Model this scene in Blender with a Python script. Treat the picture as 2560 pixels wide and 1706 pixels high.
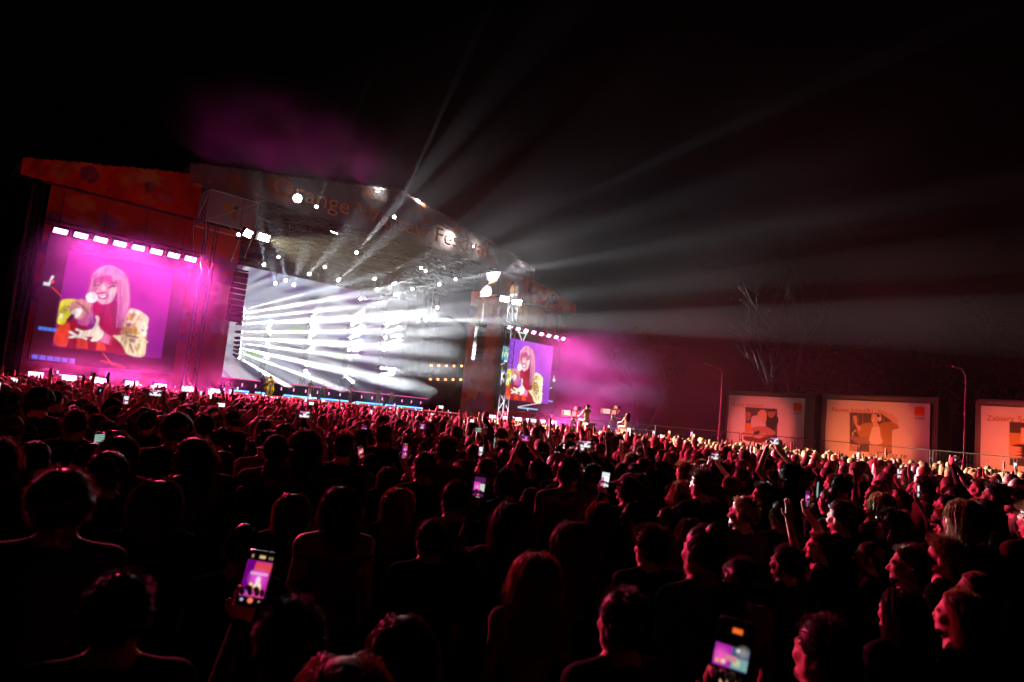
import bpy, bmesh, math, random
import numpy as np
from mathutils import Vector, Matrix, noise as mnoise

sc = bpy.context.scene
for _o in list(bpy.data.objects):
    bpy.data.objects.remove(_o)
COL = sc.collection
RND = random.Random(7)

# ------------------------------------------------------------------ camera
CAM_H = 2.1                       # held up just over the heads
FPX, ROLL, PITCH = 1707.0, math.radians(5.4), math.radians(6.3)
cam_d = bpy.data.cameras.new('camera')
cam_d.sensor_width = 36.0
cam_d.lens = FPX * 36.0 / 2560.0
cam_d.clip_start = 0.05
cam_d.clip_end = 3000
cam_d.dof.use_dof = True
cam_d.dof.focus_distance = 40.0
cam_d.dof.aperture_fstop = 3.4
cam = bpy.data.objects.new('camera', cam_d)
COL.objects.link(cam)
cam.matrix_world = (Matrix.Translation((0, 0, CAM_H)) @ Matrix.Rotation(math.pi / 2 + PITCH, 4, 'X')
                    @ Matrix.Rotation(ROLL, 4, 'Z'))
sc.camera = cam

# ------------------------------------------------------------------ night sky
world = bpy.data.worlds.new('World')
sc.world = world
world.use_nodes = True
wn = world.node_tree
bg = wn.nodes['Background']
sky = wn.nodes.new('ShaderNodeTexSky')
sky.sky_type = 'NISHITA'
sky.sun_disc = False
sky.sun_elevation = math.radians(-4.0)
sky.sun_rotation = math.radians(200)
wn.links.new(sky.outputs[0], bg.inputs[0])
bg.inputs[1].default_value = 0.012
world.cycles.sampling_method = 'NONE'

# ------------------------------------------------------------------ exposure and sampling
sc.view_settings.view_transform = 'Standard'
sc.view_settings.look = 'None'
sc.view_settings.exposure = 0.12
sc.view_settings.gamma = 1.0
cy = sc.cycles
cy.use_denoising = True
cy.use_light_tree = True
cy.max_bounces = 4
cy.diffuse_bounces = 1
cy.glossy_bounces = 2
cy.transmission_bounces = 2
cy.transparent_max_bounces = 6
cy.volume_bounces = 0
cy.sample_clamp_direct = 0
cy.sample_clamp_indirect = 3.0
cy.caustics_reflective = False
cy.caustics_refractive = False
cy.volume_max_steps = 64
cy.volume_step_rate = 4.0
cy.use_adaptive_sampling = True
cy.adaptive_threshold = 0.02

# ================================================================== geometry of the place
def ray(x, y):
    """direction of the photograph's pixel (2560 wide), scaled to one metre of depth"""
    u, v = x - 1280.0, 853.0 - y
    xr = u * math.cos(ROLL) - v * math.sin(ROLL)
    yu = u * math.sin(ROLL) + v * math.cos(ROLL)
    d = Vector((xr, FPX * math.cos(PITCH) - yu * math.sin(PITCH), FPX * math.sin(PITCH) + yu * math.cos(PITCH)))
    return d / d.y

def at(x, y, depth):
    return Vector((0, 0, CAM_H)) + ray(x, y) * depth

TH = math.radians(42.3)           # the stage front runs away to the right
SE = Vector((math.cos(TH), math.sin(TH), 0))
SB = Vector((-math.sin(TH), math.cos(TH), 0))
S0 = Vector((-32.87, 47.85, 0))

def S(s, back, z):
    """stage coordinates: along the front, back into the stage, up"""
    return S0 + SE * s + SB * back + Vector((0, 0, z))

def s_at(x, y, back):
    """point where the pixel's ray meets the stage plane that lies 'back' metres behind the front"""
    d = ray(x, y)
    q = S0 + SB * back
    t = (q.x * SB.x + q.y * SB.y) / (d.x * SB.x + d.y * SB.y)
    return Vector((0, 0, CAM_H)) + d * t

# ================================================================== mesh helpers
class MB:
    """collects shapes for ONE mesh"""
    def __init__(self):
        self.v, self.f = [], []

    def add(self, verts, faces):
        o = len(self.v)
        self.v.extend([tuple(p) for p in verts])
        self.f.extend([tuple(i + o for i in f) for f in faces])
        return self

    def box(self, x0, x1, y0, y1, z0, z1, m=None):
        vs = [Vector((x, y, z)) for z in (z0, z1) for y in (y0, y1) for x in (x0, x1)]
        if m is not None:
            vs = [m @ p for p in vs]
        return self.add(vs, [(0, 2, 3, 1), (4, 5, 7, 6), (0, 1, 5, 4), (2, 6, 7, 3), (0, 4, 6, 2), (1, 3, 7, 5)])

    def tube(self, a, b, r0, r1=None, n=6, caps=True):
        a, b = Vector(a), Vector(b)
        r1 = r0 if r1 is None else r1
        d = (b - a)
        if d.length < 1e-6:
            return self
        d.normalize()
        u = d.orthogonal().normalized()
        w = d.cross(u)
        vs = []
        for c, r in ((a, r0), (b, r1)):
            for k in range(n):
                t = 2 * math.pi * k / n
                vs.append(c + (u * math.cos(t) + w * math.sin(t)) * r)
        fs = [(k, (k + 1) % n, n + (k + 1) % n, n + k) for k in range(n)]
        if caps:
            fs += [tuple(range(n - 1, -1, -1)), tuple(range(n, 2 * n))]
        return self.add(vs, fs)

    def path(self, pts, rs, n=6):
        pts = [Vector(p) for p in pts]
        m = len(pts)
        vs = []
        u = None
        for i, p in enumerate(pts):
            d = (pts[min(i + 1, m - 1)] - pts[max(i - 1, 0)]).normalized()
            if u is None:
                u = d.orthogonal().normalized()
            else:
                u = (u - d * u.dot(d)).normalized()
            w = d.cross(u)
            r = rs[i] if hasattr(rs, '__len__') else rs
            for k in range(n):
                t = 2 * math.pi * k / n
                vs.append(p + (u * math.cos(t) + w * math.sin(t)) * r)
        fs = [(i * n + k, i * n + (k + 1) % n, (i + 1) * n + (k + 1) % n, (i + 1) * n + k) for i in range(m - 1) for k in range(n)]
        fs += [tuple(range(n - 1, -1, -1)), tuple(range((m - 1) * n, m * n))]
        return self.add(vs, fs)

    def lathe(self, prof, n=16, m=None):
        vs, fs = [], []
        for r, z in prof:
            for k in range(n):
                t = 2 * math.pi * k / n
                p = Vector((r * math.cos(t), r * math.sin(t), z))
                vs.append(m @ p if m is not None else p)
        for i in range(len(prof) - 1):
            for k in range(n):
                fs.append((i * n + k, i * n + (k + 1) % n, (i + 1) * n + (k + 1) % n, (i + 1) * n + k))
        fs += [tuple(range(n - 1, -1, -1)), tuple(range((len(prof) - 1) * n, len(prof) * n))]
        return self.add(vs, fs)

    def prism(self, poly, y0, y1, m=None):
        """polygon given in (x, z), thickness in y"""
        n = len(poly)
        vs = [Vector((x, y0, z)) for x, z in poly] + [Vector((x, y1, z)) for x, z in poly]
        if m is not None:
            vs = [m @ p for p in vs]
        fs = [tuple(range(n)), tuple(range(2 * n - 1, n - 1, -1))] + [(i, i + n, (i + 1) % n + n, (i + 1) % n) for i in range(n)]
        return self.add(vs, fs)

    def truss(self, a, b, w=0.5, r=0.035, step=None, tri=False):
        """box truss between two points: chords, rungs and diagonals"""
        a, b = Vector(a), Vector(b)
        d = b - a
        L = d.length
        d.normalize()
        up = Vector((0, 0, 1)) if abs(d.z) < 0.9 else Vector((1, 0, 0))
        u = d.cross(up).normalized()
        v = u.cross(d).normalized()
        h = w / 2
        cs = [u * h + v * h, u * -h + v * h, u * -h - v * h, u * h - v * h]
        if tri:
            cs = [v * h, u * h - v * h, u * -h - v * h]
        n = max(1, int(round(L / (step or w * 1.6))))
        for c in cs:
            self.tube(a + c, b + c, r, n=5)
        k = len(cs)
        for i in range(n):
            p0, p1 = a + d * (L * i / n), a + d * (L * (i + 1) / n)
            for j in range(k):
                c0, c1 = cs[j], cs[(j + 1) % k]
                if i % 2:
                    c0, c1 = c1, c0
                self.tube(p0 + c0, p1 + c1, r * 0.6, n=4, caps=False)
        return self

    def mesh(self, name):
        me = bpy.data.meshes.new(name)
        me.from_pydata(self.v, [], self.f)
        me.update()
        return me

def link(o, parent=None):
    COL.objects.link(o)
    if parent is not None:
        o.parent = parent
    return o

def smooth(me, on=True):
    me.polygons.foreach_set('use_smooth', [on] * len(me.polygons))
    return me

def obj(name, mb, material=None, parent=None, sm=False, matrix=None):
    me = mb.mesh(name) if isinstance(mb, MB) else mb
    if sm:
        smooth(me)
    if material is not None and not len(me.materials):
        me.materials.append(material)
    o = bpy.data.objects.new(name, me)
    link(o, parent)
    if matrix is not None:
        o.matrix_local = matrix
    return o

def tag(o, label=None, cat=None, group=None, kind=None):
    if label: o['label'] = label
    if cat: o['category'] = cat
    if group: o['group'] = group
    if kind: o['kind'] = kind
    return o

def thing(name, label, cat, loc=(0, 0, 0), rz=0.0, group=None):
    o = bpy.data.objects.new(name, None)
    o.empty_display_size = 0.2
    COL.objects.link(o)
    o.location = loc
    o.rotation_euler = (0, 0, rz)
    return tag(o, label, cat, group)

def copy_tree(root, parent=None):
    c = root.copy()
    COL.objects.link(c)
    c.parent = parent
    for ch in list(root.children):
        m = ch.matrix_local.copy()
        k = copy_tree(ch, c)
        k.matrix_local = m
    return c

def aim(loc, direction, rollz=0.0):
    """matrix whose -Z looks along direction"""
    q = Vector(direction).normalized().to_track_quat('-Z', 'Y')
    return Matrix.Translation(loc) @ q.to_matrix().to_4x4()

# ================================================================== materials
def mat(name, col=(0.5, 0.5, 0.5), rough=0.6, metal=0.0, emit=None, estr=0.0, var=0.0, vscale=8.0, bump=0.0, bscale=60.0, spec=0.5, attr=None, sheen=0.0):
    m = bpy.data.materials.new(name)
    m.use_nodes = True
    nt = m.node_tree
    b = nt.nodes['Principled BSDF']
    b.inputs['Base Color'].default_value = (*col, 1)
    b.inputs['Roughness'].default_value = rough
    b.inputs['Metallic'].default_value = metal
    b.inputs['Specular IOR Level'].default_value = spec
    if sheen:
        b.inputs['Sheen Weight'].default_value = sheen
    if emit is not None:
        b.inputs['Emission Color'].default_value = (*emit, 1)
        b.inputs['Emission Strength'].default_value = estr
    if var > 0:
        tc = nt.nodes.new('ShaderNodeTexCoord')
        nz = nt.nodes.new('ShaderNodeTexNoise')
        nz.inputs['Scale'].default_value = vscale
        nz.inputs['Detail'].default_value = 5
        nt.links.new(tc.outputs['Object'], nz.inputs['Vector'])
        mx = nt.nodes.new('ShaderNodeMix')
        mx.data_type = 'RGBA'
        mx.inputs['A'].default_value = (*[c * (1 - var) for c in col], 1)
        mx.inputs['B'].default_value = (*[min(1, c * (1 + var)) for c in col], 1)
        nt.links.new(nz.outputs['Fac'], mx.inputs['Factor'])
        nt.links.new(mx.outputs['Result'], b.inputs['Base Color'])
    if bump > 0:
        tc = nt.nodes.new('ShaderNodeTexCoord')
        nz = nt.nodes.new('ShaderNodeTexNoise')
        nz.inputs['Scale'].default_value = bscale
        nz.inputs['Detail'].default_value = 6
        nt.links.new(tc.outputs['Object'], nz.inputs['Vector'])
        bp = nt.nodes.new('ShaderNodeBump')
        bp.inputs['Strength'].default_value = bump
        nt.links.new(nz.outputs['Fac'], bp.inputs['Height'])
        nt.links.new(bp.outputs['Normal'], b.inputs['Normal'])
    if attr:
        a = nt.nodes.new('ShaderNodeAttribute')
        a.attribute_name = attr
        nt.links.new(a.outputs['Color'], b.inputs['Base Color'])
    return m

def emat(name, col, s):
    m = mat(name, (0.02, 0.02, 0.02), 0.4, emit=col, estr=s)
    m.cycles.emission_sampling = 'NONE'          # the lamp beside it carries the light
    return m

def attr_emat(name, s, attr='Col'):
    """a lit display: every point gives off its own colour"""
    m = mat(name, (0.01, 0.01, 0.01), 0.35)
    nt = m.node_tree
    b = nt.nodes['Principled BSDF']
    a = nt.nodes.new('ShaderNodeAttribute')
    a.attribute_name = attr
    nt.links.new(a.outputs['Color'], b.inputs['Emission Color'])
    b.inputs['Emission Strength'].default_value = s
    m.cycles.emission_sampling = 'NONE'
    return m

# ================================================================== flat pictures: colour per point of a fine grid
class Paint:
    """a picture painted on a grid over the rectangle x0..x1, z0..z1"""
    def __init__(self, x0, x1, z0, z1, step, bg=(0, 0, 0)):
        self.r = (x0, x1, z0, z1)
        self.nx = max(2, int(round((x1 - x0) / step)))
        self.nz = max(2, int(round((z1 - z0) / step)))
        self.step = step
        xs = np.linspace(x0, x1, self.nx + 1)
        zs = np.linspace(z0, z1, self.nz + 1)
        self.X, self.Z = np.meshgrid(xs, zs)
        self.c = np.zeros(self.X.shape + (3,)) + np.array(bg)

    def blend(self, mask, col):
        m = np.clip(mask, 0, 1)[..., None]
        self.c = self.c * (1 - m) + np.array(col) * m

    def sdf(self, pts):
        P = np.array(pts, float)
        X, Z = self.X, self.Z
        d = np.full(X.shape, 1e9)
        ins = np.zeros(X.shape, bool)
        n = len(P)
        for i in range(n):
            a, b = P[i], P[(i + 1) % n]
            e = b - a
            wx, wz = X - a[0], Z - a[1]
            t = np.clip((wx * e[0] + wz * e[1]) / (e @ e + 1e-12), 0, 1)
            d = np.minimum(d, (wx - e[0] * t) ** 2 + (wz - e[1] * t) ** 2)
            c = ((a[1] > Z) != (b[1] > Z)) & (X < (b[0] - a[0]) * (Z - a[1]) / (b[1] - a[1] + 1e-12) + a[0])
            ins ^= c
        return np.where(ins, -1, 1) * np.sqrt(d)

    def poly(self, pts, col, soft=None, alpha=1.0, curve=True):
        if curve and len(pts) > 4:
            pts = spline(pts, 4)
        s = soft or self.step * 0.7
        self.blend(alpha * (0.5 - self.sdf(pts) / (2 * s)), col)

    def line(self, a, b, w, col, alpha=1.0):
        X, Z = self.X, self.Z
        e = np.array(b, float) - np.array(a, float)
        t = np.clip(((X - a[0]) * e[0] + (Z - a[1]) * e[1]) / (e @ e + 1e-12), 0, 1)
        d = np.sqrt((X - a[0] - e[0] * t) ** 2 + (Z - a[1] - e[1] * t) ** 2) - w / 2
        self.blend(alpha * (0.5 - d / (1.4 * self.step)), col)

    def disc(self, x, z, r, col, alpha=1.0, soft=None, rz=None):
        d = np.sqrt(((self.X - x)) ** 2 + ((self.Z - z) * r / (rz or r)) ** 2) - r
        s = soft or self.step * 0.7
        self.blend(alpha * (0.5 - d / (2 * s)), col)

    def rect(self, x0, x1, z0, z1, col, alpha=1.0):
        self.poly([(x0, z0), (x1, z0), (x1, z1), (x0, z1)], col, alpha=alpha, curve=False)

    def mesh(self, name, y=0.0, waves=None):
        nx, nz = self.nx, self.nz
        V = np.stack([self.X, np.full(self.X.shape, y), self.Z], -1).reshape(-1, 3)
        if waves is not None:
            V[:, 1] += waves(V[:, 0], V[:, 2])
        i = np.arange(nx)[None, :] + np.arange(nz)[:, None] * (nx + 1)
        F = np.stack([i, i + 1, i + nx + 2, i + nx + 1], -1).reshape(-1, 4)
        me = np_mesh(name, V, F)
        a = me.color_attributes.new('Col', 'FLOAT_COLOR', 'POINT')
        a.data.foreach_set('color', np.concatenate([self.c.reshape(-1, 3), np.ones((len(V), 1))], 1).astype(np.float32).ravel())
        return me

def spline(pts, k):
    P = np.array(pts, float)
    n = len(P)
    out = []
    for i in range(n):
        p0, p1, p2, p3 = P[i - 1], P[i], P[(i + 1) % n], P[(i + 2) % n]
        for j in range(k):
            t = j / k
            out.append(0.5 * (2 * p1 + (p2 - p0) * t + (2 * p0 - 5 * p1 + 4 * p2 - p3) * t * t + (3 * p1 - p0 - 3 * p2 + p3) * t ** 3))
    return out

def np_mesh(name, V, F, smooth_on=False):
    """quads or triangles from arrays"""
    V = np.ascontiguousarray(V, np.float32)
    F = np.ascontiguousarray(F, np.int32)
    k = F.shape[1]
    me = bpy.data.meshes.new(name)
    me.vertices.add(len(V))
    me.vertices.foreach_set('co', V.ravel())
    me.loops.add(F.size)
    me.loops.foreach_set('vertex_index', F.ravel())
    me.polygons.add(len(F))
    me.polygons.foreach_set('loop_start', np.arange(0, F.size, k, dtype=np.int32))
    me.polygons.foreach_set('loop_total', np.full(len(F), k, np.int32))
    if smooth_on:
        me.polygons.foreach_set('use_smooth', np.ones(len(F), bool))
    me.update(calc_edges=True)
    return me

def text_mesh(body, size, name='lettering', thick=0.0):
    cu = bpy.data.curves.new(name, 'FONT')
    cu.body = body
    cu.size = size
    cu.extrude = thick
    cu.resolution_u = 4
    o = bpy.data.objects.new(name, cu)
    COL.objects.link(o)
    dg = bpy.context.evaluated_depsgraph_get()
    me = bpy.data.meshes.new_from_object(o.evaluated_get(dg))
    me.name = name
    bpy.data.objects.remove(o)
    bpy.data.curves.remove(cu)
    co = np.empty(len(me.vertices) * 3, np.float32)
    me.vertices.foreach_get('co', co)
    co = co.reshape(-1, 3)
    co = np.stack([co[:, 0], -co[:, 2], co[:, 1]], 1)      # letters stand upright in x, z
    me.vertices.foreach_set('co', np.ascontiguousarray(co).ravel())
    me.update()
    return me, float(co[:, 0].max() - co[:, 0].min()), float(co[:, 2].max())

# ================================================================== ground
M = {}
M['asphalt'] = mat('asphalt', (0.045, 0.042, 0.04), 0.85, var=0.35, vscale=3.0, bump=0.3, bscale=30)
M['black'] = mat('black_metal', (0.02, 0.02, 0.022), 0.45, 0.3, var=0.3, vscale=12)
M['alu'] = mat('aluminium', (0.55, 0.55, 0.57), 0.38, 0.9, var=0.2, vscale=20)
M['alu_dark'] = mat('dull_aluminium', (0.06, 0.06, 0.065), 0.65, 0.3, var=0.3, vscale=14)
M['tarp'] = mat('dark_tarpaulin', (0.014, 0.014, 0.016), 0.7, var=0.3, vscale=1.5, bump=0.2, bscale=4)
M['deck'] = mat('stage_plywood', (0.06, 0.055, 0.05), 0.35, var=0.4, vscale=2.0)
M['skirt'] = mat('black_skirt_cloth', (0.018, 0.018, 0.02), 0.9, var=0.3, vscale=5)
g = MB()
g.add([(-900, -300, 0), (900, -300, 0), (900, 1500, 0), (-900, 1500, 0)], [(0, 1, 2, 3)])
tag(obj('ground', g, M['asphalt']), kind='structure')

STM = Matrix.Translation(S0) @ Matrix.Rotation(TH, 4, 'Z')       # stage frame
def sthing(name, label, cat, s, back, z, group=None):
    return thing(name, label, cat, S(s, back, z), TH, group)
def cloth_mat(name, rough=0.85, transl=0.25, transp=0.0):
    """printed fabric: the picture's colours, a little light through it"""
    m = bpy.data.materials.new(name)
    m.use_nodes = True
    nt = m.node_tree
    nt.nodes.clear()
    out = nt.nodes.new('ShaderNodeOutputMaterial')
    a = nt.nodes.new('ShaderNodeAttribute')
    a.attribute_name = 'Col'
    d = nt.nodes.new('ShaderNodeBsdfDiffuse')
    t = nt.nodes.new('ShaderNodeBsdfTranslucent')
    mx = nt.nodes.new('ShaderNodeMixShader')
    mx.inputs[0].default_value = transl
    nt.links.new(a.outputs['Color'], d.inputs[0])
    nt.links.new(a.outputs['Color'], t.inputs[0])
    nt.links.new(d.outputs[0], mx.inputs[1])
    nt.links.new(t.outputs[0], mx.inputs[2])
    last = mx
    if transp > 0:
        tp = nt.nodes.new('ShaderNodeBsdfTransparent')
        m2 = nt.nodes.new('ShaderNodeMixShader')
        m2.inputs[0].default_value = transp
        nt.links.new(mx.outputs[0], m2.inputs[1])
        nt.links.new(tp.outputs[0], m2.inputs[2])
        last = m2
    nt.links.new(last.outputs[0], out.inputs[0])
    return m
M['cloth'] = cloth_mat('printed_cloth')
M['mesh_banner'] = cloth_mat('printed_mesh_banner', transl=0.35, transp=0.28)

# ------------------------------------------------------------------ the main stage: deck, riser, towers, roof
CS = 25.9
stage = sthing('main_stage', 'big concert stage with pitched roof and lit mesh banner over its front', 'stage', CS, 0, 0)
def SL(s, back, z):
    return Vector((s - CS, back, z))
def sbox(s0, s1, b0, b1, z0, z1):
    return MB().box(s0 - CS, s1 - CS, b0, b1, z0, z1)
obj('deck', sbox(13, 39, 0, 15, 1.78, 1.98), M['deck'], stage)
sk = MB()
for i in range(52):                                            # pleated skirt under the deck edge
    a = 13 + 0.5 * i
    sk.add([SL(a, 0.05, 0.01), SL(a + .25, 0.13, 0.01), SL(a + .5, 0.05, 0.01), SL(a, 0.05, 1.77), SL(a + .25, 0.11, 1.77), SL(a + .5, 0.05, 1.77)], [(0, 1, 4, 3), (1, 2, 5, 4)])
obj('deck_skirt', sk, M['skirt'], stage)
edge = obj('deck_edge_strip', sbox(13.0, 38.8, -0.05, -0.004, 1.86, 1.96), emat('red_led_strip', (1, 0.10, 0.12), 0.9), stage)
obj('riser', sbox(14.5, 37.5, 5.5, 13.5, 1.985, 3.25), M['skirt'], stage)
obj('riser_edge_strip', sbox(14.5, 37.5, 5.44, 5.495, 3.16, 3.24), emat('pink_led_strip', (1, 0.12, 0.4), 1.1), stage)
for a, b in ((14.9, 17.2), (17.8, 18.8), (20.6, 24.0), (24.4, 27.4), (28.4, 31.6), (32.0, 36.8)):
    obj('blue_light_strip', sbox(a, b, 5.30, 5.36, 2.03, 2.17), emat('blue_led_strip', (0.10, 0.38, 1.0), 3.2), stage)
pk = emat('pink_tube_lamp', (1, 0.22, 0.5), 4.0)
for i in range(18):
    s = 15.3 + i * 1.25
    obj('riser_tube_light', MB().tube(SL(s, 5.40, 2.55), SL(s, 5.40, 2.82), 0.035), pk, stage)

# towers
for s, b in ((9.6, -2.0), (9.6, 4.0), (9.6, 12.5), (42.3, -2.0), (42.3, 4.0), (42.3, 12.5)):
    t = MB().truss(SL(s, b, 0), SL(s, b, 18.3), 0.75, 0.04, step=0.9)
    t.box(s - CS - .6, s - CS + .6, b - .6, b + .6, 0, .25)
    obj('tower', t, M['alu_dark'], stage)

# roof: gable tarpaulin and trusses
def roofz(s, top=22.6, eave=19.1, half=18.6):
    return top - (top - eave) * abs(s - CS) / half
rv, rf = [], []
NS = 24
for b in (-2.3, 3, 8, 14.5):
    for i in range(NS + 1):
        s = 7.3 + (44.5 - 7.3) * i / NS
        rv.append(SL(s, b, roofz(s) - 0.10 + 0.12 * math.sin(i * 2.3 + b)))
for j in range(3):
    for i in range(NS):
        k = j * (NS + 1) + i
        rf.append((k, k + 1, k + NS + 2, k + NS + 1))
obj('roof_tarpaulin', MB().add(rv, rf), M['tarp'], stage)
for b in (-2.0, 2.5, 7.5, 12.5):
    t = MB()
    t.truss(SL(7.6, b, 18.3), SL(CS, b, 21.8), 0.9, 0.04, step=1.3)
    t.truss(SL(CS, b, 21.8), SL(44.2, b, 18.3), 0.9, 0.04, step=1.3)
    obj('roof_truss', t, M['alu_dark'], stage)
    t = MB().truss(SL(9.6, b, 17.9), SL(42.3, b, 17.9), 0.8, 0.04, step=1.1)
    obj('roof_truss', t, M['alu_dark'], stage)
for s in (9.6, 17.5, 34.2, 42.3):
    obj('roof_truss', MB().truss(SL(s, -2.0, 17.0), SL(s, 13, 17.0), 0.7, 0.035, step=1.1), M['alu_dark'], stage)
# hung lighting trusses
for b, z in ((1.0, 15.9), (4.0, 15.2), (7.0, 15.6), (10.0, 15.0)):
    t = MB().truss(SL(14.5, b, z), SL(37.5, b, z), 0.5, 0.03, step=0.7)
    for s in (16, 21, 26, 31, 36):
        t.tube(SL(s, b, z + .25), SL(s, b, 17.5), 0.015, n=4)
    obj('lighting_truss', t, M['alu_dark'], stage)

# front mesh banner with its lettering
P = Paint(7.2, 44.6, 17.6, 22.75, 0.12, (0.24, 0.20, 0.22))
rr = random.Random(3)
def blob(P, x, z, r, col, n=7, al=1.0, rr=rr):
    """a cloud-like printed shape"""
    pts = []
    for i in range(n * 2):
        t = math.pi * i / n
        q = r * (0.72 + 0.36 * rr.random() + (0.14 if i % 2 else -0.12))
        pts.append((x + q * math.cos(t) * 1.25, z + q * math.sin(t) * 0.8))
    P.poly(pts, col, alpha=al)
for x, z, r in ((10.6, 18.6, .9), (14.2, 19.35, 1.05), (14.7, 18.6, .8), (28.6, 21.6, .55), (29.3, 20.4, .5), (36.9, 18.9, .9), (38.0, 18.4, .8), (33.2, 20.5, .45), (22.4, 21.3, .5)):
    blob(P, x, z, r, (0.45, 0.17, 0.09))
for i in range(60):
    x = rr.uniform(8, 44); z = rr.uniform(17.8, 22.3)
    P.disc(x, z, rr.uniform(.05, .13), (0.72, 0.22, 0.10), 0.8)
for k in range(1, 13):
    P.line((7.2 + k * 2.9, 17.6), (7.2 + k * 2.9, 22.7), .05, (.10, .085, .09), .7)
for k in range(14):
    P.poly([(8 + k * 2.7, 17.7), (8.3 + k * 2.7, 17.7), (9.6 + k * 2.7, 22.5), (9.2 + k * 2.7, 22.5)], (.17, .14, .155), alpha=.35, soft=.2, curve=False)
mb = P.mesh('mesh_banner', 0.0, lambda x, z: 0.07 * np.sin(x * 1.1) * np.sin(z * 2.0) + .05 * np.sin(x * 3.7 + z * 1.3) * np.sin(z * 3.1))
# trim to the gable outline
bm = bmesh.new(); bm.from_mesh(mb)
kill = [v for v in bm.verts if v.co.z > roofz(v.co.x) or (v.co.z < 17.72 and 12.7 < v.co.x < 39.6)]
bmesh.ops.delete(bm, geom=kill, context='VERTS')
for v in bm.verts:
    v.co.x -= CS; v.co.y += -2.62
bm.to_mesh(mb); bm.free()
smooth(mb)
ban = obj('roof_banner', mb, M['mesh_banner'], stage)
M['letter'] = mat('orange_print', (0.95, 0.40, 0.14), 0.8, var=0.1)
def wordline(txt, s0, s1, z0, h, parent):
    me, w, hh = text_mesh(txt, 1.0)
    co = np.empty(len(me.vertices) * 3, np.float32); me.vertices.foreach_get('co', co); co = co.reshape(-1, 3)
    xn = (co[:, 0] - co[:, 0].min()) / w
    co[:, 2] = co[:, 2] * h
    co[:, 0] = s0 + (s1 - s0) * xn - CS
    co[:, 2] += z0
    co[:, 1] = -2.72
    me.vertices.foreach_set('co', np.ascontiguousarray(co).ravel()); me.update()
    return obj('lettering', me, M['letter'], parent)
wordline('Orange Warsaw Festival', 13.7, 37.2, 18.65, 2.1, ban)
# hem of the banner
hm = MB()
hm.tube(SL(7.4, -2.66, 19.08), SL(CS, -2.66, 22.6), 0.05, n=6).tube(SL(CS, -2.66, 22.6), SL(44.4, -2.66, 19.08), 0.05, n=6)
hm.tube(SL(12.7, -2.66, 17.72), SL(39.6, -2.66, 17.72), 0.045, n=6)
obj('banner_hem', hm, M['alu_dark'], ban)

# corner cages under the roof: printed cloth round a tube frame
def cage(s0, s1, b0, b1, z0, z1, label):
    t = thing('corner_banner_cage', label, 'banner', S((s0 + s1) / 2, (b0 + b1) / 2, z0), TH)
    w, d, h = (s1 - s0) / 2, (b1 - b0) / 2, z1 - z0
    def face(name, n0, flip):
        P = Paint(-n0, n0, 0, h, 0.1, (0.52, 0.47, 0.52))
        r2 = random.Random(int(s0 * 7 + n0 * 100))
        blob(P, -0.2 * n0, h * .55, .55, (0.75, 0.42, 0.12), rr=r2)
        P.disc(0.15 * n0, h * .62, .2, (0.16, 0.11, 0.13))
        P.poly([(.05, h * .5), (.3, h * .5), (.34, h * .22), (.05, h * .24)], (0.62, 0.20, 0.16))
        blob(P, 0.55 * n0, h * .2, .4, (0.7, 0.42, 0.34), rr=r2)
        for i in range(16):
            P.disc(r2.uniform(-n0, n0), r2.uniform(0, h), r2.uniform(.04, .1), (0.80, 0.50, 0.08), .9)
        return P.mesh(name, 0)
    a = obj('cloth_panel', face('cage_front', w, 0), M['mesh_banner'], t)
    a.matrix_local = Matrix.Translation((0, -d, 0))
    for sx in (-1, 1):
        c = obj('cloth_panel', face('cage_side', d, 0), M['mesh_banner'], t)
        c.matrix_local = Matrix.Translation((sx * w, 0, 0)) @ Matrix.Rotation(math.pi / 2, 4, 'Z')
    f = MB()
    e = 0.06
    C = [Vector((x, y, z)) for z in (0, h) for x, y in ((-w - e, -d - e), (w + e, -d - e), (w + e, d + e), (-w - e, d + e))]
    for i in range(4):
        f.tube(C[i], C[(i + 1) % 4], .045); f.tube(C[4 + i], C[4 + (i + 1) % 4], .045); f.tube(C[i], C[4 + i], .045)
        f.tube(C[i], C[4 + (i + 1) % 4], .03)
        f.tube(C[i] , C[i] + Vector((0.4 * (1 if C[i].x < 0 else -1), .3, -2.2)), .03)
    obj('tube_frame', f, M['alu'], t)
    return t
cage(9.0, 12.7, -2.45, 0.4, 15.0, 17.5, 'printed cloth cage hung at the left corner of the stage roof')
cage(39.7, 42.9, -2.45, 1.2, 15.0, 17.6, 'printed cloth cage glowing white at the right corner of the stage roof')

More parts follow.
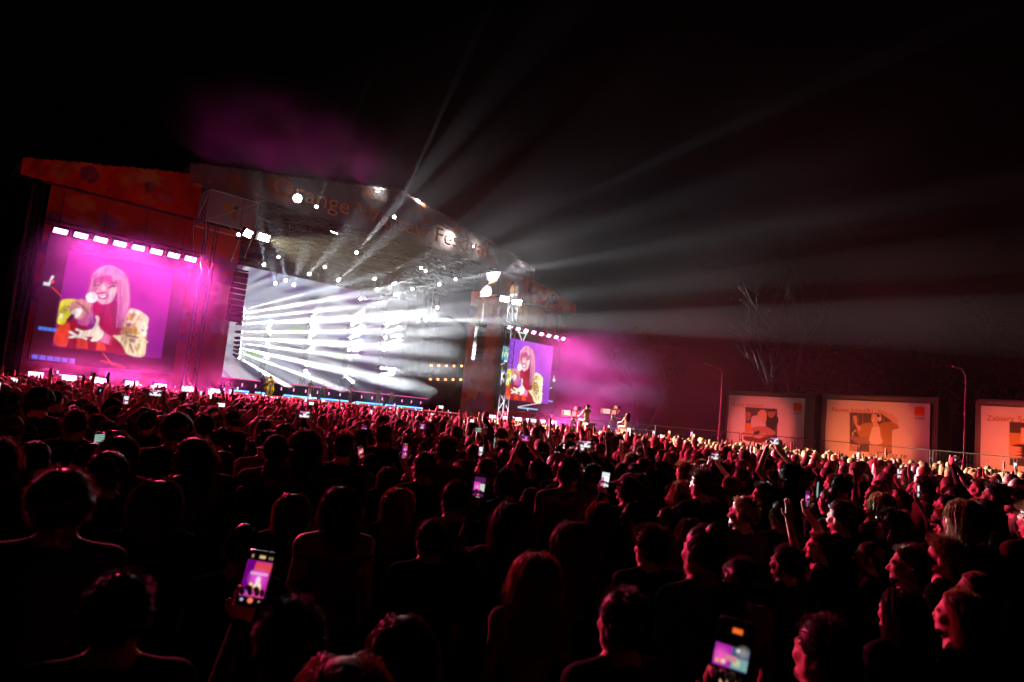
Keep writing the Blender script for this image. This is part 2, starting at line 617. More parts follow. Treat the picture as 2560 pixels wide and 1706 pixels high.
# ------------------------------------------------------------------ the two wings with printed cloth
def wing(mirror, label):
    f = (lambda s: 51.6 - s) if mirror else (lambda s: s)
    t = sthing('stage_wing', label, 'stage wing', f(6), 0, 0)
    o0 = f(6)
    seed = random.Random(11 if mirror else 5)
    # back wall cloth
    a, b = sorted((f(-0.8), f(13.0)))
    P = Paint(a - o0, b - o0, 0.6, 15.5, 0.13, (0.52, 0.09, 0.035))
    for i in range(26):
        blob(P, seed.uniform(a - o0, b - o0), seed.uniform(1, 15), seed.uniform(.6, 1.5), seed.choice([(0.62, 0.22, 0.08), (0.60, 0.28, 0.30), (0.66, 0.36, 0.10), (0.44, 0.10, 0.06), (0.30, 0.14, 0.28), (0.6, .32, .36)]), al=.85, rr=seed)
    for i in range(9):
        x, z, r = seed.uniform(a - o0, b - o0), seed.uniform(2, 14.5), seed.uniform(.3, .75)
        P.disc(x, z, r, (0.16, 0.08, 0.16))
        for k in range(4):
            P.line((x - r * .1 + k * r * .28, z - r * .6), (x - r * .1 + k * r * .28, z + r * .6), .05, (0.45, 0.22, 0.26))
    for i in range(70):
        x, z = seed.uniform(a - o0, b - o0), seed.uniform(1, 15)
        w = seed.uniform(.06, .3)
        P.rect(x, x + w, z, z + w, (0.5, 0.2, 0.16), .6)
    wv = obj('cloth_wall', P.mesh('wing_cloth', 0.9, lambda x, z: .06 * np.sin(x * 2.1 + z * .3) + .03 * np.sin(x * 5.3)), M['cloth'], t, sm=True)
    # canopy fascia
    P = Paint(min(f(-2.8), f(8.9)) - o0, max(f(-2.8), f(8.9)) - o0, 15.45, 19.0, 0.11, (0.62, 0.07, 0.025))
    for i in range(16):
        blob(P, seed.uniform(-9, 3.2) if not mirror else seed.uniform(-3, 9), seed.uniform(15.7, 18.8), seed.uniform(.5, 1.2), seed.choice([(0.62, 0.24, 0.08), (0.64, 0.40, 0.12), (0.46, 0.10, 0.05), (0.55, 0.25, 0.24)]), al=.6, rr=seed)
    for x, z, r in ((1.2, 16.7, .62), (5.2, 16.95, .42), (3.6, 17.0, .5)):
        xx = f(x) - o0
        if r == .5:
            P.disc(xx, z, r, (0.66, 0.34, 0.06), .8, soft=.2)
            continue
        P.disc(xx, z, r, (0.12, 0.05, 0.09))
        for k in range(4):
            P.line((xx + k * r * .26, z - r * .6), (xx + k * r * .26, z + r * .6), .06, (0.40, 0.16, 0.16))
    me = P.mesh('fascia', -0.3, lambda x, z: .07 * np.sin(x * 1.4) + .05 * np.sin(x * 3.9 + z * 2.1) + .03 * np.sin(x * 9 - z * 5))
    bm = bmesh.new(); bm.from_mesh(me)
    def top(sx):
        s = f(sx + o0) if mirror else sx + o0
        return 16.75 + (s + 2.8) * (18.9 - 16.75) / 10.2
    bmesh.ops.delete(bm, geom=[v for v in bm.verts if v.co.z > top(v.co.x)], context='VERTS')
    bm.to_mesh(me); bm.free()
    fa = obj('canopy_fascia', me, M['cloth'], t, sm=True)
    # canopy roof and frame
    xs = [f(-2.8) - o0, f(8.9) - o0]
    zt = [16.7, 19.1]
    r = MB()
    r.add([(xs[0], -.28, zt[0]), (xs[1], -.28, zt[1]), (xs[1], 7, zt[1]), (xs[0], 7, zt[0])], [(0, 1, 2, 3)])
    obj('canopy_roof', r, M['tarp'], t)
    tr = MB()
    for s in (-1.4, 13.0 - 3.9):
        tr.truss((f(s) - o0, 1.6, 0), (f(s) - o0, 1.6, 15.4), .7, .04, step=.9)
    tr.truss((f(-1.6) - o0, 0.1, 15.7), (f(9) - o0, .1, 15.7), .55, .035)
    tr.truss((f(-1.4) - o0, 4.6, 0), (f(-1.4) - o0, 4.6, 15.4), .7, .04, step=.9)
    tr.truss((f(-1.4) - o0, 1.6, 15.2), (f(-1.4) - o0, 4.6, 15.2), .6, .04, step=.9)
    obj('support_truss', tr, M['alu_dark'], t)
    # dark soft goods beside the tower
    sg = MB()
    n = 14
    for i in range(n):
        y0, y1 = 1.2 + i * .42, 1.2 + (i + 1) * .42
        o1, o2 = .05 * (i % 2), .05 * ((i + 1) % 2)
        x = f(-1.9) - o0
        sg.add([(x + o1, y0, 0.3), (x + o2, y1, 0.3), (x + o2, y1, 15), (x + o1, y0, 15)], [(0, 1, 2, 3)])
    obj('side_curtain', sg, M['skirt'], t)
    return t
wing(False, 'left stage wing in orange printed cloth holding the bigger pink-hazed screen')
wing(True, 'right stage wing in red and orange printed cloth beside the narrow screen')

# ------------------------------------------------------------------ LED screens with the singer's close-up
TR = lambda x, y: (120 + x / 5.6, 640 + y / 5.6)
def vz(x, y):
    w = s_at(*TR(x, y), 0.0)
    return ((w - S0).dot(SE), w.z)
PORT = []
def pp(col, pts, soft=None, alpha=1.0, curve=True):
    PORT.append((col, [vz(*q) for q in pts], soft, alpha, curve))
pink, pale, cream = (0.72, 0.16, 0.42), (0.95, 0.55, 0.68), (1.0, 0.86, 0.72)
pp(pink, [(870, 122), (740, 150), (660, 210), (615, 300), (585, 400), (555, 520), (530, 640), (560, 800), (470, 860), (435, 940), (540, 1000), (640, 850), (700, 800), (900, 760), (960, 900), (985, 1000), (1010, 1110), (1060, 1000), (1105, 900), (1150, 810), (1168, 700), (1172, 560), (1160, 380), (1110, 245), (1000, 165)])
pp((0.58, 0.06, 0.30), [(600, 420), (640, 300), (900, 270), (1000, 420), (990, 640), (940, 760), (700, 760), (640, 700), (600, 560)])
pp((0.50, 0.0, 0.05), [(680, 640), (760, 690), (880, 660), (985, 630), (1000, 800), (1040, 1000), (1030, 1105), (920, 1120), (800, 1060), (700, 900), (640, 760)])
pp((0.34, 0.01, 0.03), [(880, 680), (980, 640), (1000, 800), (1040, 1000), (960, 1060), (900, 860)])
pp((0.96, 0.62, 0.66), [(640, 375), (632, 480), (680, 560), (700, 620), (760, 668), (820, 675), (900, 640), (955, 560), (990, 470), (980, 400), (930, 335), (780, 320), (660, 340)])
pp((0.62, 0.12, 0.32), [(620, 300), (760, 268), (910, 270), (990, 320), (985, 400), (900, 425), (800, 395), (700, 405), (628, 400)], soft=.22, alpha=.85)
pp((0.66, 0.16, 0.32), [(700, 420), (640, 440), (640, 500), (690, 560), (700, 500), (730, 460)], soft=.12, alpha=.7)
pp((0.70, 0.22, 0.34), [(830, 470), (840, 560), (850, 620), (880, 560), (870, 480), (900, 430), (850, 430)], soft=.12, alpha=.6)
pp((1, 0.80, 0.76), [(745, 430), (785, 385), (818, 440), (812, 485), (770, 475)], soft=.07)
pp((0.55, 0.12, 0.24), [(745, 478), (780, 492), (815, 490), (810, 502), (775, 502), (742, 490)], soft=.05, alpha=.8)
pp((1, 0.80, 0.76), [(880, 470), (950, 445), (975, 480), (935, 565), (890, 595)], soft=.14, alpha=.9)
pp((0.50, 0.03, 0.20), [(690, 520), (760, 505), (840, 520), (845, 580), (780, 615), (710, 580)])
pp((1, .93, .92), [(720, 540), (835, 525), (825, 575), (770, 590), (730, 565)], curve=False)
pp((0.5, .05, .22), [(720, 553), (835, 540), (833, 549), (722, 563)], curve=False)
pp((0.95, 0.6, 0.66), [(740, 605), (800, 610), (850, 600), (830, 650), (770, 655)])
pp((0.40, 0.05, 0.22), [(650, 402), (690, 392), (722, 400), (720, 410), (690, 402), (652, 414)], curve=False)
pp((0.40, 0.05, 0.22), [(870, 428), (915, 405), (962, 410), (960, 420), (915, 416), (874, 440)], curve=False)
pp(pale, [(640, 262), (720, 175), (870, 128), (1000, 180), (1085, 260), (1120, 380), (1040, 330), (960, 340), (930, 360), (900, 275), (800, 255), (700, 255)])
pp((0.86, 0.3, 0.58), [(860, 150), (880, 150), (930, 350), (915, 350)], curve=False, alpha=.7)
pp((0.86, 0.3, 0.58), [(760, 170), (775, 165), (720, 255), (705, 258)], curve=False, alpha=.6)
pp((0.98, 0.62, 0.78), [(1060, 300), (1130, 360), (1150, 560), (1120, 760), (1080, 880), (1050, 700), (1040, 480)], alpha=.8)
pp((0.20, 0.02, 0.10), [(655, 372), (700, 356), (735, 368), (733, 376), (700, 366), (657, 382)], curve=False, alpha=.7)
pp((0.20, 0.02, 0.10), [(862, 392), (915, 368), (965, 372), (964, 382), (915, 380), (865, 402)], curve=False, alpha=.7)
pp((0.15, 0.01, 0.08), [(662, 412), (695, 398), (730, 408), (726, 422), (695, 412), (668, 424)], alpha=.9)
pp((0.15, 0.01, 0.08), [(868, 438), (912, 414), (958, 418), (955, 432), (912, 430), (872, 452)], alpha=.9)
_rh = random.Random(8)
for i in range(150):
    u = _rh.random()
    x0_, y0_ = 770 + u * 230, 140 + 110 * abs(u - .45)
    x1_, y1_ = 612 + u * 530, 255 + 120 * abs(u - .5)
    cl_ = _rh.choice([(0.45, 0.05, 0.25), (0.55, 0.08, 0.30), (1, .74, .82), (.95, .5, .66)])
    PORT.append(('line', vz(x0_, y0_), vz(x1_, y1_), _rh.uniform(.02, .05), cl_, .45))
    if u < .12 or u > .70:
        x2_, y2_ = (585 - 30 * _rh.random(), 640) if u < .12 else (985 + (u - .70) * 600, 640)
        x3_, y3_ = (500 + 160 * _rh.random(), 940) if u < .12 else (960 + (u - .70) * 480, 1000)
        PORT.append(('line', vz(x1_, y1_), vz(x2_, y2_), _rh.uniform(.02, .05), cl_, .5)); PORT.append(('line', vz(x2_, y2_), vz(x3_, y3_), _rh.uniform(.02, .05), cl_, .4))
for x in (1000, 1025, 1070, 1110):
    pp((0.74, 0.16, 0.46), [(x, 420), (x + 10, 420), (x - 22, 1000), (x - 30, 1000)], curve=False, alpha=.6)
pp((0.40, 0.01, 0.02), [(140, 980), (260, 900), (380, 880), (440, 960), (560, 995), (600, 1100), (620, 1190), (780, 1200), (900, 1120), (1000, 1200), (1130, 1385), (830, 1345), (680, 1330), (400, 1300), (230, 1275), (95, 1225)])
pp((0.90, 0.10, 0.01), [(150, 1000), (300, 940), (320, 1020), (270, 1265), (98, 1220)])
pp((0.90, 0.12, 0.01), [(700, 1190), (800, 1240), (835, 1325), (680, 1322)])
pp((0.80, 0.09, 0.01), [(410, 1130), (560, 1180), (575, 1305), (410, 1295)])
pp((0.72, 0.05, 0.02), [(830, 1130), (930, 1110), (900, 1260), (840, 1230)])
pp((0.80, 0.76, 0.0), [(190, 632), (320, 598), (425, 620), (345, 680), (320, 760), (332, 820), (270, 900), (230, 960), (138, 938), (160, 800)])
pp((0.45, 0.40, 0.0), [(170, 780), (220, 700), (320, 700), (325, 740), (230, 800), (170, 840)], alpha=.7)
pp((1, .95, .55), [(170, 800), (240, 800), (220, 880), (160, 880)], alpha=.8)
pp((1.0, 0.90, 0.58), [(1170, 738), (1290, 760), (1380, 820), (1428, 880), (1405, 1000), (1390, 1150), (1360, 1405), (1130, 1380), (1060, 1260), (1000, 1190), (920, 1112), (1040, 1100), (1080, 960), (1110, 850)])
for q in ([(1110, 850), (1240, 840), (1200, 900), (1100, 905)], [(1060, 1020), (1160, 960), (1250, 985), (1250, 1080), (1040, 1090)], [(1230, 920), (1300, 820), (1310, 850), (1250, 950)], [(1290, 1200), (1310, 1260), (1260, 1360), (1235, 1300)]):
    pp((0.70, 0.48, 0.02), q)
for q in ([(1170, 1160), (1265, 1185), (1255, 1222), (1165, 1195)], [(1110, 1098), (1290, 1135), (1285, 1155), (1110, 1122)], [(1150, 1230), (1180, 1240), (1220, 1370), (1180, 1340)], [(1100, 930), (1190, 940), (1150, 1000), (1110, 980)]):
    pp((0.45, 0.12, 0.16), q, curve=False, alpha=.9)
for i in range(46):
    a_, b_ = _rh.uniform(1050, 1400), _rh.uniform(780, 1390)
    if a_ < 1000 + (b_ - 1190) * .55 + 40 or a_ < 1110 - (b_ - 850) * .25:
        continue
    r_ = _rh.uniform(8, 30); an = _rh.uniform(0, 3)
    pp(_rh.choice([(.80, .60, .05), (.62, .40, .05), (.95, .80, .30), (.50, .20, .15), (1, .97, .85)]), [(a_ + r_ * math.cos(an + t_) * (1.6 if k_ % 2 else .8), b_ + r_ * math.sin(an + t_)) for k_, t_ in enumerate((0, 1.2, 2.4, 3.7, 5.1))], alpha=.75)
for i in range(26):
    a_, b_ = _rh.uniform(165, 330), _rh.uniform(640, 930)
    r_ = _rh.uniform(6, 18)
    pp(_rh.choice([(.95, .92, .30), (.45, .42, .0), (1, 1, .6), (.7, .66, .0)]), [(a_ + r_ * math.cos(t_), b_ + r_ * .6 * math.sin(t_)) for t_ in (0, 1.2, 2.4, 3.7, 5.1)], alpha=.6)
pp((0.85, 0.25, 0.48), [(800, 1068), (900, 1120), (862, 1242), (740, 1202)], curve=False)
pp(cream, [(430, 1110), (480, 1055), (610, 1030), (660, 985), (690, 900), (675, 850), (700, 832), (735, 875), (720, 950), (742, 1010), (792, 1070), (765, 1150), (690, 1198), (605, 1190), (640, 1135), (520, 1135), (420, 1150)])
for a, b in (((320, 1065), (420, 1120)), ((415, 1030), (500, 1065)), ((320, 1138), (430, 1125)), ((490, 1140), (545, 1160))):
    PORT.append(('line', vz(*a), vz(*b), .17, (1, .95, .92)))
pp((0.78, 0.38, 0.34), [(330, 660), (400, 620), (480, 600), (560, 640), (620, 680), (575, 760), (520, 840), (470, 885), (400, 880), (340, 780)])
for i in range(4):
    PORT.append(('line', vz(400 + i * 40, 640 + i * 22), vz(480 + i * 32, 690 + i * 40), .06, (.35, .08, .12)))
pp((1, .94, .92), [(335, 790), (400, 735), (470, 735), (492, 775), (445, 850), (385, 860)])
pp((1, 1, 1), [(540, 560), (595, 508), (655, 505), (705, 550), (690, 625), (640, 655), (575, 640)])
pp((.7, .5, .55), [(575, 545), (690, 600), (685, 608), (570, 555)], curve=False, alpha=.6)
pp((0.03, 0.0, 0.02), [(268, 890), (350, 808), (388, 840), (312, 918)], curve=False)

def led_screen(s0, off, mirrored, label):
    t = sthing('led_screen', label, 'screen', s0 + 4.65, 0.3, 2.7)
    o0 = s0 + 4.65
    P = Paint(s0, s0 + 9.3, 2.95, 12.0, 0.055, (0.004, 0.002, 0.005))
    w0, w1 = 0.80 + off, 8.0 + off
    # video window
    gx = np.clip((P.X - w0) / (w1 - w0), 0, 1)
    gz = np.clip((P.Z - 4.0) / 7.1, 0, 1)
    tl, tr_, bl, br = np.array((0.34, 0.10, 0.80)), np.array((0.80, 0.16, 0.80)), np.array((0.42, 0.10, 0.62)), np.array((0.26, 0.08, 0.62))
    bg0 = None
    if not mirrored:
        tl, tr_, bl, br = [np.array(q_) for q_ in ((.42, .03, .42), (.60, .04, .46), (.26, .02, .30), (.32, .02, .38))]  # magenta of the haze painted into the left screen's background
    bgc = ((tl * (1 - gx[..., None]) + tr_ * gx[..., None]) * gz[..., None] + (bl * (1 - gx[..., None]) + br * gx[..., None]) * (1 - gz[..., None]))
    win = (P.X > w0) & (P.X < w1) & (P.Z > 4.02) & (P.Z < 11.05)
    P.c[win] = bgc[win]
    for q in PORT:
        if q[0] == 'line':
            P.line((q[1][0] + off, q[1][1]), (q[2][0] + off, q[2][1]), q[3], q[4], q[5] if len(q) > 5 else 1.0)
        else:
            P.poly([(x + off, z) for x, z in q[1]], q[0], q[2], q[3], q[4])
    # strands, folds and skin tone break the areas up; then the LED pixel raster
    rn = np.random.default_rng(5)
    def streak(kx, kz):
        a = rn.normal(size=(P.c.shape[0] // kz + 2, P.c.shape[1] // kx + 2))
        xi = np.arange(P.c.shape[1]) / kx; zi = np.arange(P.c.shape[0]) / kz
        x0_, z0_ = xi.astype(int), zi.astype(int)
        fx, fz = (xi - x0_)[None, :], (zi - z0_)[:, None]
        return (a[z0_][:, x0_] * (1 - fx) + a[z0_][:, x0_ + 1] * fx) * (1 - fz) + (a[z0_ + 1][:, x0_] * (1 - fx) + a[z0_ + 1][:, x0_ + 1] * fx) * fz
    sat = np.abs(P.c - bgc).max(2) > .06
    vary = 1 + .13 * streak(2, 16) + .07 * streak(5, 5) + .10 * streak(14, 14)
    P.c = np.where((sat & win)[..., None], P.c * np.clip(vary, .35, 1.7)[..., None], P.c)
    P.c = np.where((~sat & win)[..., None], P.c * np.clip(1 + .10 * streak(24, 24) + .04 * streak(9, 9), .6, 1.4)[..., None], P.c)
    P.c = np.where(win[..., None], np.clip(P.c, 0, None) ** 1.25, P.c)
    for _ in range(1):
        q_ = np.pad(P.c, ((1, 1), (1, 1), (0, 0)), mode='edge')
        P.c = (q_[:-2, 1:-1] + q_[2:, 1:-1] + q_[1:-1, :-2] + q_[1:-1, 2:] + 6 * q_[1:-1, 1:-1]) / 10
    # graphics round the window
    if not mirrored:
        for i in range(6):
            P.rect(-.30 + i * .45, .06 + i * .45, 2.98, 3.28, (0.05, 0.16, 1.0))
        for i in range(4):
            P.rect(-.2 + i * .28, .04 + i * .28, 5.05, 5.28, (0.04, 0.25, 1.0))
        P.line((.2, 8.15), (.80, 7.65), .06, (1, .10, .02)); P.line((4.0, 3.92), (4.75, 3.12), .07, (1, .10, .02)); P.line((3.95, 3.35), (5.6, 3.02), .07, (1, .10, .02))
        P.rect(-.36, .05, 8.2, 8.45, (.75, 1, .85)); P.line((-.02, 8.35), (.1, 8.9), .14, (.75, 1, .95)); P.disc(.12, 8.9, .09, (.9, 1, 1)); P.disc(.16, 8.55, .12, (.9, .1, .05))
    else:
        m = off
        P.line((m + 2.0, 12.0), (m + 2.6, 11.1), .13, (.9, 1, .9)); P.line((m + 3.3, 11.95), (m + 2.9, 11.1), .13, (.9, 1, .9)); P.line((m + 1.9, 11.9), (m + 3.35, 11.9), .13, (.9, 1, .9))
        P.rect(s0 + .05, m + .75, 8.75, 9.35, (.55, .85, .62)); P.rect(s0 + .05, m + .75, 8.45, 8.75, (.05, .5, .9)); P.rect(s0 + .1, m + .75, 9.4, 10.0, (.05, .35, .38))
        for k in range(4):
            P.line((s0 + .2 + k * .17, 9.45), (s0 + .2 + k * .17, 9.95), .06, (.5, .9, .9))
        P.rect(s0 + .4, m + .75, 8.2, 8.4, (.95, 1, .95)); P.line((s0 + .0, 7.85), (s0 + .5, 8.05), .09, (.9, .95, .8))
        P.line((m + 3.0, 3.3), (m + 6.4, 4.0), .08, (.85, .9, .9)); P.rect(m + 3.0, m + 6.3, 3.15, 3.3, (.25, .65, .95)); P.line((m + 4.6, 3.15), (m + 4.65, 2.96), .12, (.8, .95, 1))
        P.rect(m + 7.9, m + 8.7, 4.3, 4.5, (.15, .4, 1)); P.disc(m + 8.6, 7.0, .22, (.95, .95, .95)); P.line((m + 8.6, 7.0), (m + 8.55, 7.5), .1, (.95, .95, .95)); P.line((m + 8.1, 5.95), (m + 8.35, 6.05), .1, (.9, .95, .9))
    me = P.mesh('video_picture', 0, None)
    p = obj('video_picture', me, attr_emat('led_video' + ('_right' if mirrored else '_left'), 1.05 if mirrored else 0.8), t)
    p.matrix_local = Matrix.Translation((-o0, 0, -2.7))
    b = MB().box(-4.75, 4.75, .03, .3, .15, 9.4)
    obj('panel_housing', b, M['black'], t)
    f = MB()
    for x in (-4.2, -1.4, 1.4, 4.2):
        f.tube((x, .45, 9.3), (x, .45, 12.6), .03, n=5)
    f.truss((-4.7, .5, .3), (4.7, .5, .3), .3, .02).truss((-4.7, .5, 9.2), (4.7, .5, 9.2), .3, .02)
    obj('hanging_frame', f, M['alu_dark'], t)
    return t
led_screen(-0.4, 0.0, False, 'big left LED screen showing singer with microphone washed in magenta haze')
led_screen(43.35, 43.6, True, 'narrow looking right LED screen showing same singer on violet background')

# ------------------------------------------------------------------ LED back wall of the stage
def back_wall():
    t = sthing('led_back_wall', 'glowing white and violet LED wall at the back of the stage', 'screen', 26, 12.5, 3.25)
    P = Paint(-12, 12, 0.1, 11.6, 0.11, (0.2, 0.17, 0.3))
    X, Z = P.X, P.Z
    def nz(sx, sz, ox, ang=0):
        ca, sa = math.cos(ang), math.sin(ang)
        return np.array([[mnoise.fractal((float(a * ca - b * sa) * sx + ox, float(a * sa + b * ca) * sz, ox * 1.7), 1.0, 2.0, 4) for a, b in zip(ra, rb)] for ra, rb in zip(X[::3, ::3], Z[::3, ::3])])
    def up(a):
        a = np.repeat(np.repeat(a, 3, 0), 3, 1)[:X.shape[0], :X.shape[1]]
        for _ in range(3):
            p = np.pad(a, 1, mode='edge')
            a = (p[:-2, 1:-1] + p[2:, 1:-1] + p[1:-1, :-2] + p[1:-1, 2:] + p[1:-1, 1:-1]) / 5
        return a
    n1, n2 = up(nz(.10, .42, 3.0, .12)), up(nz(.25, .5, 9.0))
    w = np.clip(n1 * 1.3 + 0.75 * np.exp(-((X + 11) / 4.5) ** 2 - ((Z - 5) / 4.5) ** 2) - .08, 0, 1)
    pu = np.clip(0.5 + n2 * 1.3, 0, 1)
    base = np.array((0.05, 0.05, 0.13)) * (1 - pu[..., None]) + np.array((0.22, 0.08, 0.34)) * pu[..., None]
    P.c = base * (1 - w[..., None]) + np.array((0.95, 0.96, 1.0)) * w[..., None]
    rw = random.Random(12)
    for i in range(46):                                          # stage light beams painted into the wall picture, bursting from the left
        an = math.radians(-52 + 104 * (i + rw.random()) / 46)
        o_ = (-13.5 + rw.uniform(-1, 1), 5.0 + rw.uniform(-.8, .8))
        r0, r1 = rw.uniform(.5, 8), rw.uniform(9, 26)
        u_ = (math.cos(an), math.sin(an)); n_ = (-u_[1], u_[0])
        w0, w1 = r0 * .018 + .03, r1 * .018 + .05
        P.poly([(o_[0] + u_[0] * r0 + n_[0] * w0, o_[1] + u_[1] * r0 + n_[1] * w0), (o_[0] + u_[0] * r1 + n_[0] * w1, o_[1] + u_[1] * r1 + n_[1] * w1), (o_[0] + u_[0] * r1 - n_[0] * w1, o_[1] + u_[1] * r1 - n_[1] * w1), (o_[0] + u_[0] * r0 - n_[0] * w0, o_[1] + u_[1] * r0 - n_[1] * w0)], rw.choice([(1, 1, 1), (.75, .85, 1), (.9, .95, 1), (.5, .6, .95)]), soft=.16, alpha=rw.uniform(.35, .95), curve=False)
    P.c *= np.clip(1.15 - .9 * np.clip((X - 2) / 10, 0, 1), .25, 1)[..., None]
    for x, z in ((-6.8, 2.2), (-2.4, 5.5), (3, 3.4)):
        P.rect(x, x + 1.6, z, z + .9, (.5, .8, .3), .5)
    p = obj('wall_picture_and_beams', P.mesh('wall_picture_and_beams', 0), attr_emat('led_wall', 0.75), t)
    obj('wall_housing', MB().box(-12.1, 12.1, .03, .4, 0, 11.7), M['black'], t)
back_wall()
# black drape behind everything on stage
dr = MB()
for i in range(70):
    a = 10.2 + .45 * i
    dr.add([(a, .12 * (i % 2), 2), (a + .45, .12 * ((i + 1) % 2), 2), (a + .45, .12 * ((i + 1) % 2), 17.3), (a, .12 * (i % 2), 17.3)], [(0, 1, 2, 3)])
d = obj('stage_backdrop_drape', dr, M['skirt'])
d.matrix_world = STM @ Matrix.Translation((0, 13.6, 0))
tag(d, 'black pleated drape closing the back of the stage behind the LED wall', 'drape')

# ================================================================== lamps (each carries its own light)
K_PINK, K_BEAM, K_WHITE, K_BANNER = 1.0, 26.0, 0.5, 0.62
PINK = (1.0, 0.035, 0.15)
ROSE = (1.0, 0.03, 0.11)
def lamp(name, kind, energy, col, matrix, parent=None, **kw):
    ld = bpy.data.lights.new(name, kind)
    ld.energy = energy
    ld.color = col
    for k, v in kw.items():
        setattr(ld, k, v)
    o = bpy.data.objects.new(name, ld)
    COL.objects.link(o)
    if parent is not None:
        o.parent = parent
        o.matrix_parent_inverse = Matrix.Identity(4)
        bpy.context.view_layer.update()
        o.matrix_local = parent.matrix_world.inverted() @ matrix
    else:
        o.matrix_world = matrix
    return o

# --- pink wash panels over the screens and along the ground
ph_me = MB().box(-.46, .46, -.02, .30, -.22, .22).box(-.5, .5, .08, .16, .22, .27).tube((-.55, .1, -.05), (-.55, .1, .42), .02).tube((.55, .1, -.05), (.55, .1, .42), .02).mesh('panel_housing')
ph_me.materials.append(M['black'])
lens_me = MB().box(-.42, .42, -.05, -.025, -.18, .18).mesh('panel_lens')
lens_me.materials.append(emat('pink_lamp_face', (1.0, 0.30, 0.72), 14.0))
def panel(s, back, z, tilt, label, group, e, spread=150, col=PINK, yaw=0.0):
    t = sthing('wash_light', label, 'stage light', s, back, z, group)
    bpy.context.view_layer.update()
    h = obj('housing', ph_me, None, t)
    l = obj('lamp_face', lens_me, None, h)
    h.rotation_euler = (tilt, 0, yaw)
    d = (-SB * math.cos(yaw) + SE * math.sin(yaw)) * math.cos(tilt) - Vector((0, 0, 1)) * math.sin(tilt)
    p = t.location - SB * 0.12
    q = (-(-d)).normalized()
    mtx = Matrix.Translation(p + d * .03) @ q.to_track_quat('-Z', 'Y').to_matrix().to_4x4()
    lamp('lamp_light', 'AREA', e * K_PINK, col, mtx, t, shape='RECTANGLE', size=.8, size_y=.34, spread=math.radians(spread))
    return t
for i in range(8):
    panel(i * 1.257, -0.55, 12.1, math.radians(33), 'bright pink wash light in the row of eight above the left screen', 'wash lights above the left screen', 3100, 76, PINK, .15)
for i in range(8):
    panel(43.4 + i * 1.27, -0.55, 12.1, math.radians(33), 'bright pink wash light in the row of eight above the right screen', 'wash lights above the right screen', 2000, 104, PINK, .35)
for i in range(7):
    panel(i * 2.01, -0.4, 1.88, math.radians(3), 'bright pink wash light just over the heads below the left screen', 'wash lights below the left screen', 4200, 80, ROSE)
for s in (42.2, 44.2, 46.2, 47.9, 50.1, 52.1):
    panel(s, -0.4, 1.88, math.radians(3), 'bright pink wash light just over the heads below the right screen', 'wash lights below the right screen', 2600, 80, ROSE)
for nm, s0, s1, z in (('left', -1.0, 9.8, 12.6), ('right', 42.4, 53.2, 12.6)):
    t = sthing('lamp_bar', 'black lamp bar carrying the pink wash lights above the %s screen' % nm, 'truss', (s0 + s1) / 2, -0.4, z)
    obj('bar_tubes', MB().truss((-(s1 - s0) / 2, 0, 0), ((s1 - s0) / 2, 0, 0), .3, .025), M['black'], t)
    hg = MB()
    for x in (-4.5, -1.5, 1.5, 4.5):
        hg.tube((x, 0, .15), (x, .1, 3.1), .012, n=4)
    obj('hanging_cables', hg, M['black'], t)

# --- white beam lights: moving heads on towers and on drop pipes
head_mb = MB().lathe([(.05, .30), (.15, .27), (.17, .10), (.15, -.05), (.16, -.16), (.15, -.19)], 12)
head_mb.box(-.24, -.19, -.08, .08, -.06, .34).box(.19, .24, -.08, .08, -.06, .34).box(-.24, .24, -.1, .1, .34, .44)
head_me = smooth(head_mb.mesh('beam_head'), False)
head_me.materials.append(M['black'])
bl_me = MB().lathe([(.001, -.235), (.08, -.23), (.125, -.215), (.135, -.195)], 14).mesh('beam_lens')
bl_me.materials.append(emat('white_beam_lens', (1.0, 0.98, 0.94), 60.0))
c2 = lambda x, y: (440 + x / 2.24, 360 + y / 2.24)
c3 = lambda x, y: (900 + x / 2.375, 440 + y / 2.375)
D0 = -ray(708, 806).normalized()
def beam(p, d, label, group, e, deg=2.6, col=(0.92, 0.96, 1.0), drop=None, blend=0.25):
    t = thing('beam_light', label, 'stage light', p, 0, group)
    t.matrix_world = aim(p, d)
    bpy.context.view_layer.update()
    h = obj('lamp_head', head_me, None, t)
    obj('lens', bl_me, None, h)
    lamp('lamp_light', 'SPOT', e * K_BEAM, col, aim(Vector(p) + Vector(d).normalized() * .26, d), t, spot_size=math.radians(deg), spot_blend=blend, shadow_soft_size=.07)
    return t
rb = random.Random(21)
def jit(d, a):
    return (Vector(d) + Vector((rb.gauss(0, a), rb.gauss(0, a), rb.gauss(0, a)))).normalized()
colsA = [(765, 975), (760, 1013), (755, 1050), (750, 1085), (740, 1160), (730, 1235), (725, 1270)]
colsB = [(990, 975), (985, 1013), (980, 1048), (978, 1085), (970, 1120), (967, 1155), (963, 1190), (950, 1300)]
colsC = [(1188, 950), (1185, 985), (1180, 1018), (1176, 1052), (1172, 1085), (1168, 1120), (1164, 1155), (1150, 1255), (1150, 1292)]
colsD = [(528, 1013), (525, 1060), (518, 1130), (510, 1200), (497, 1282)]
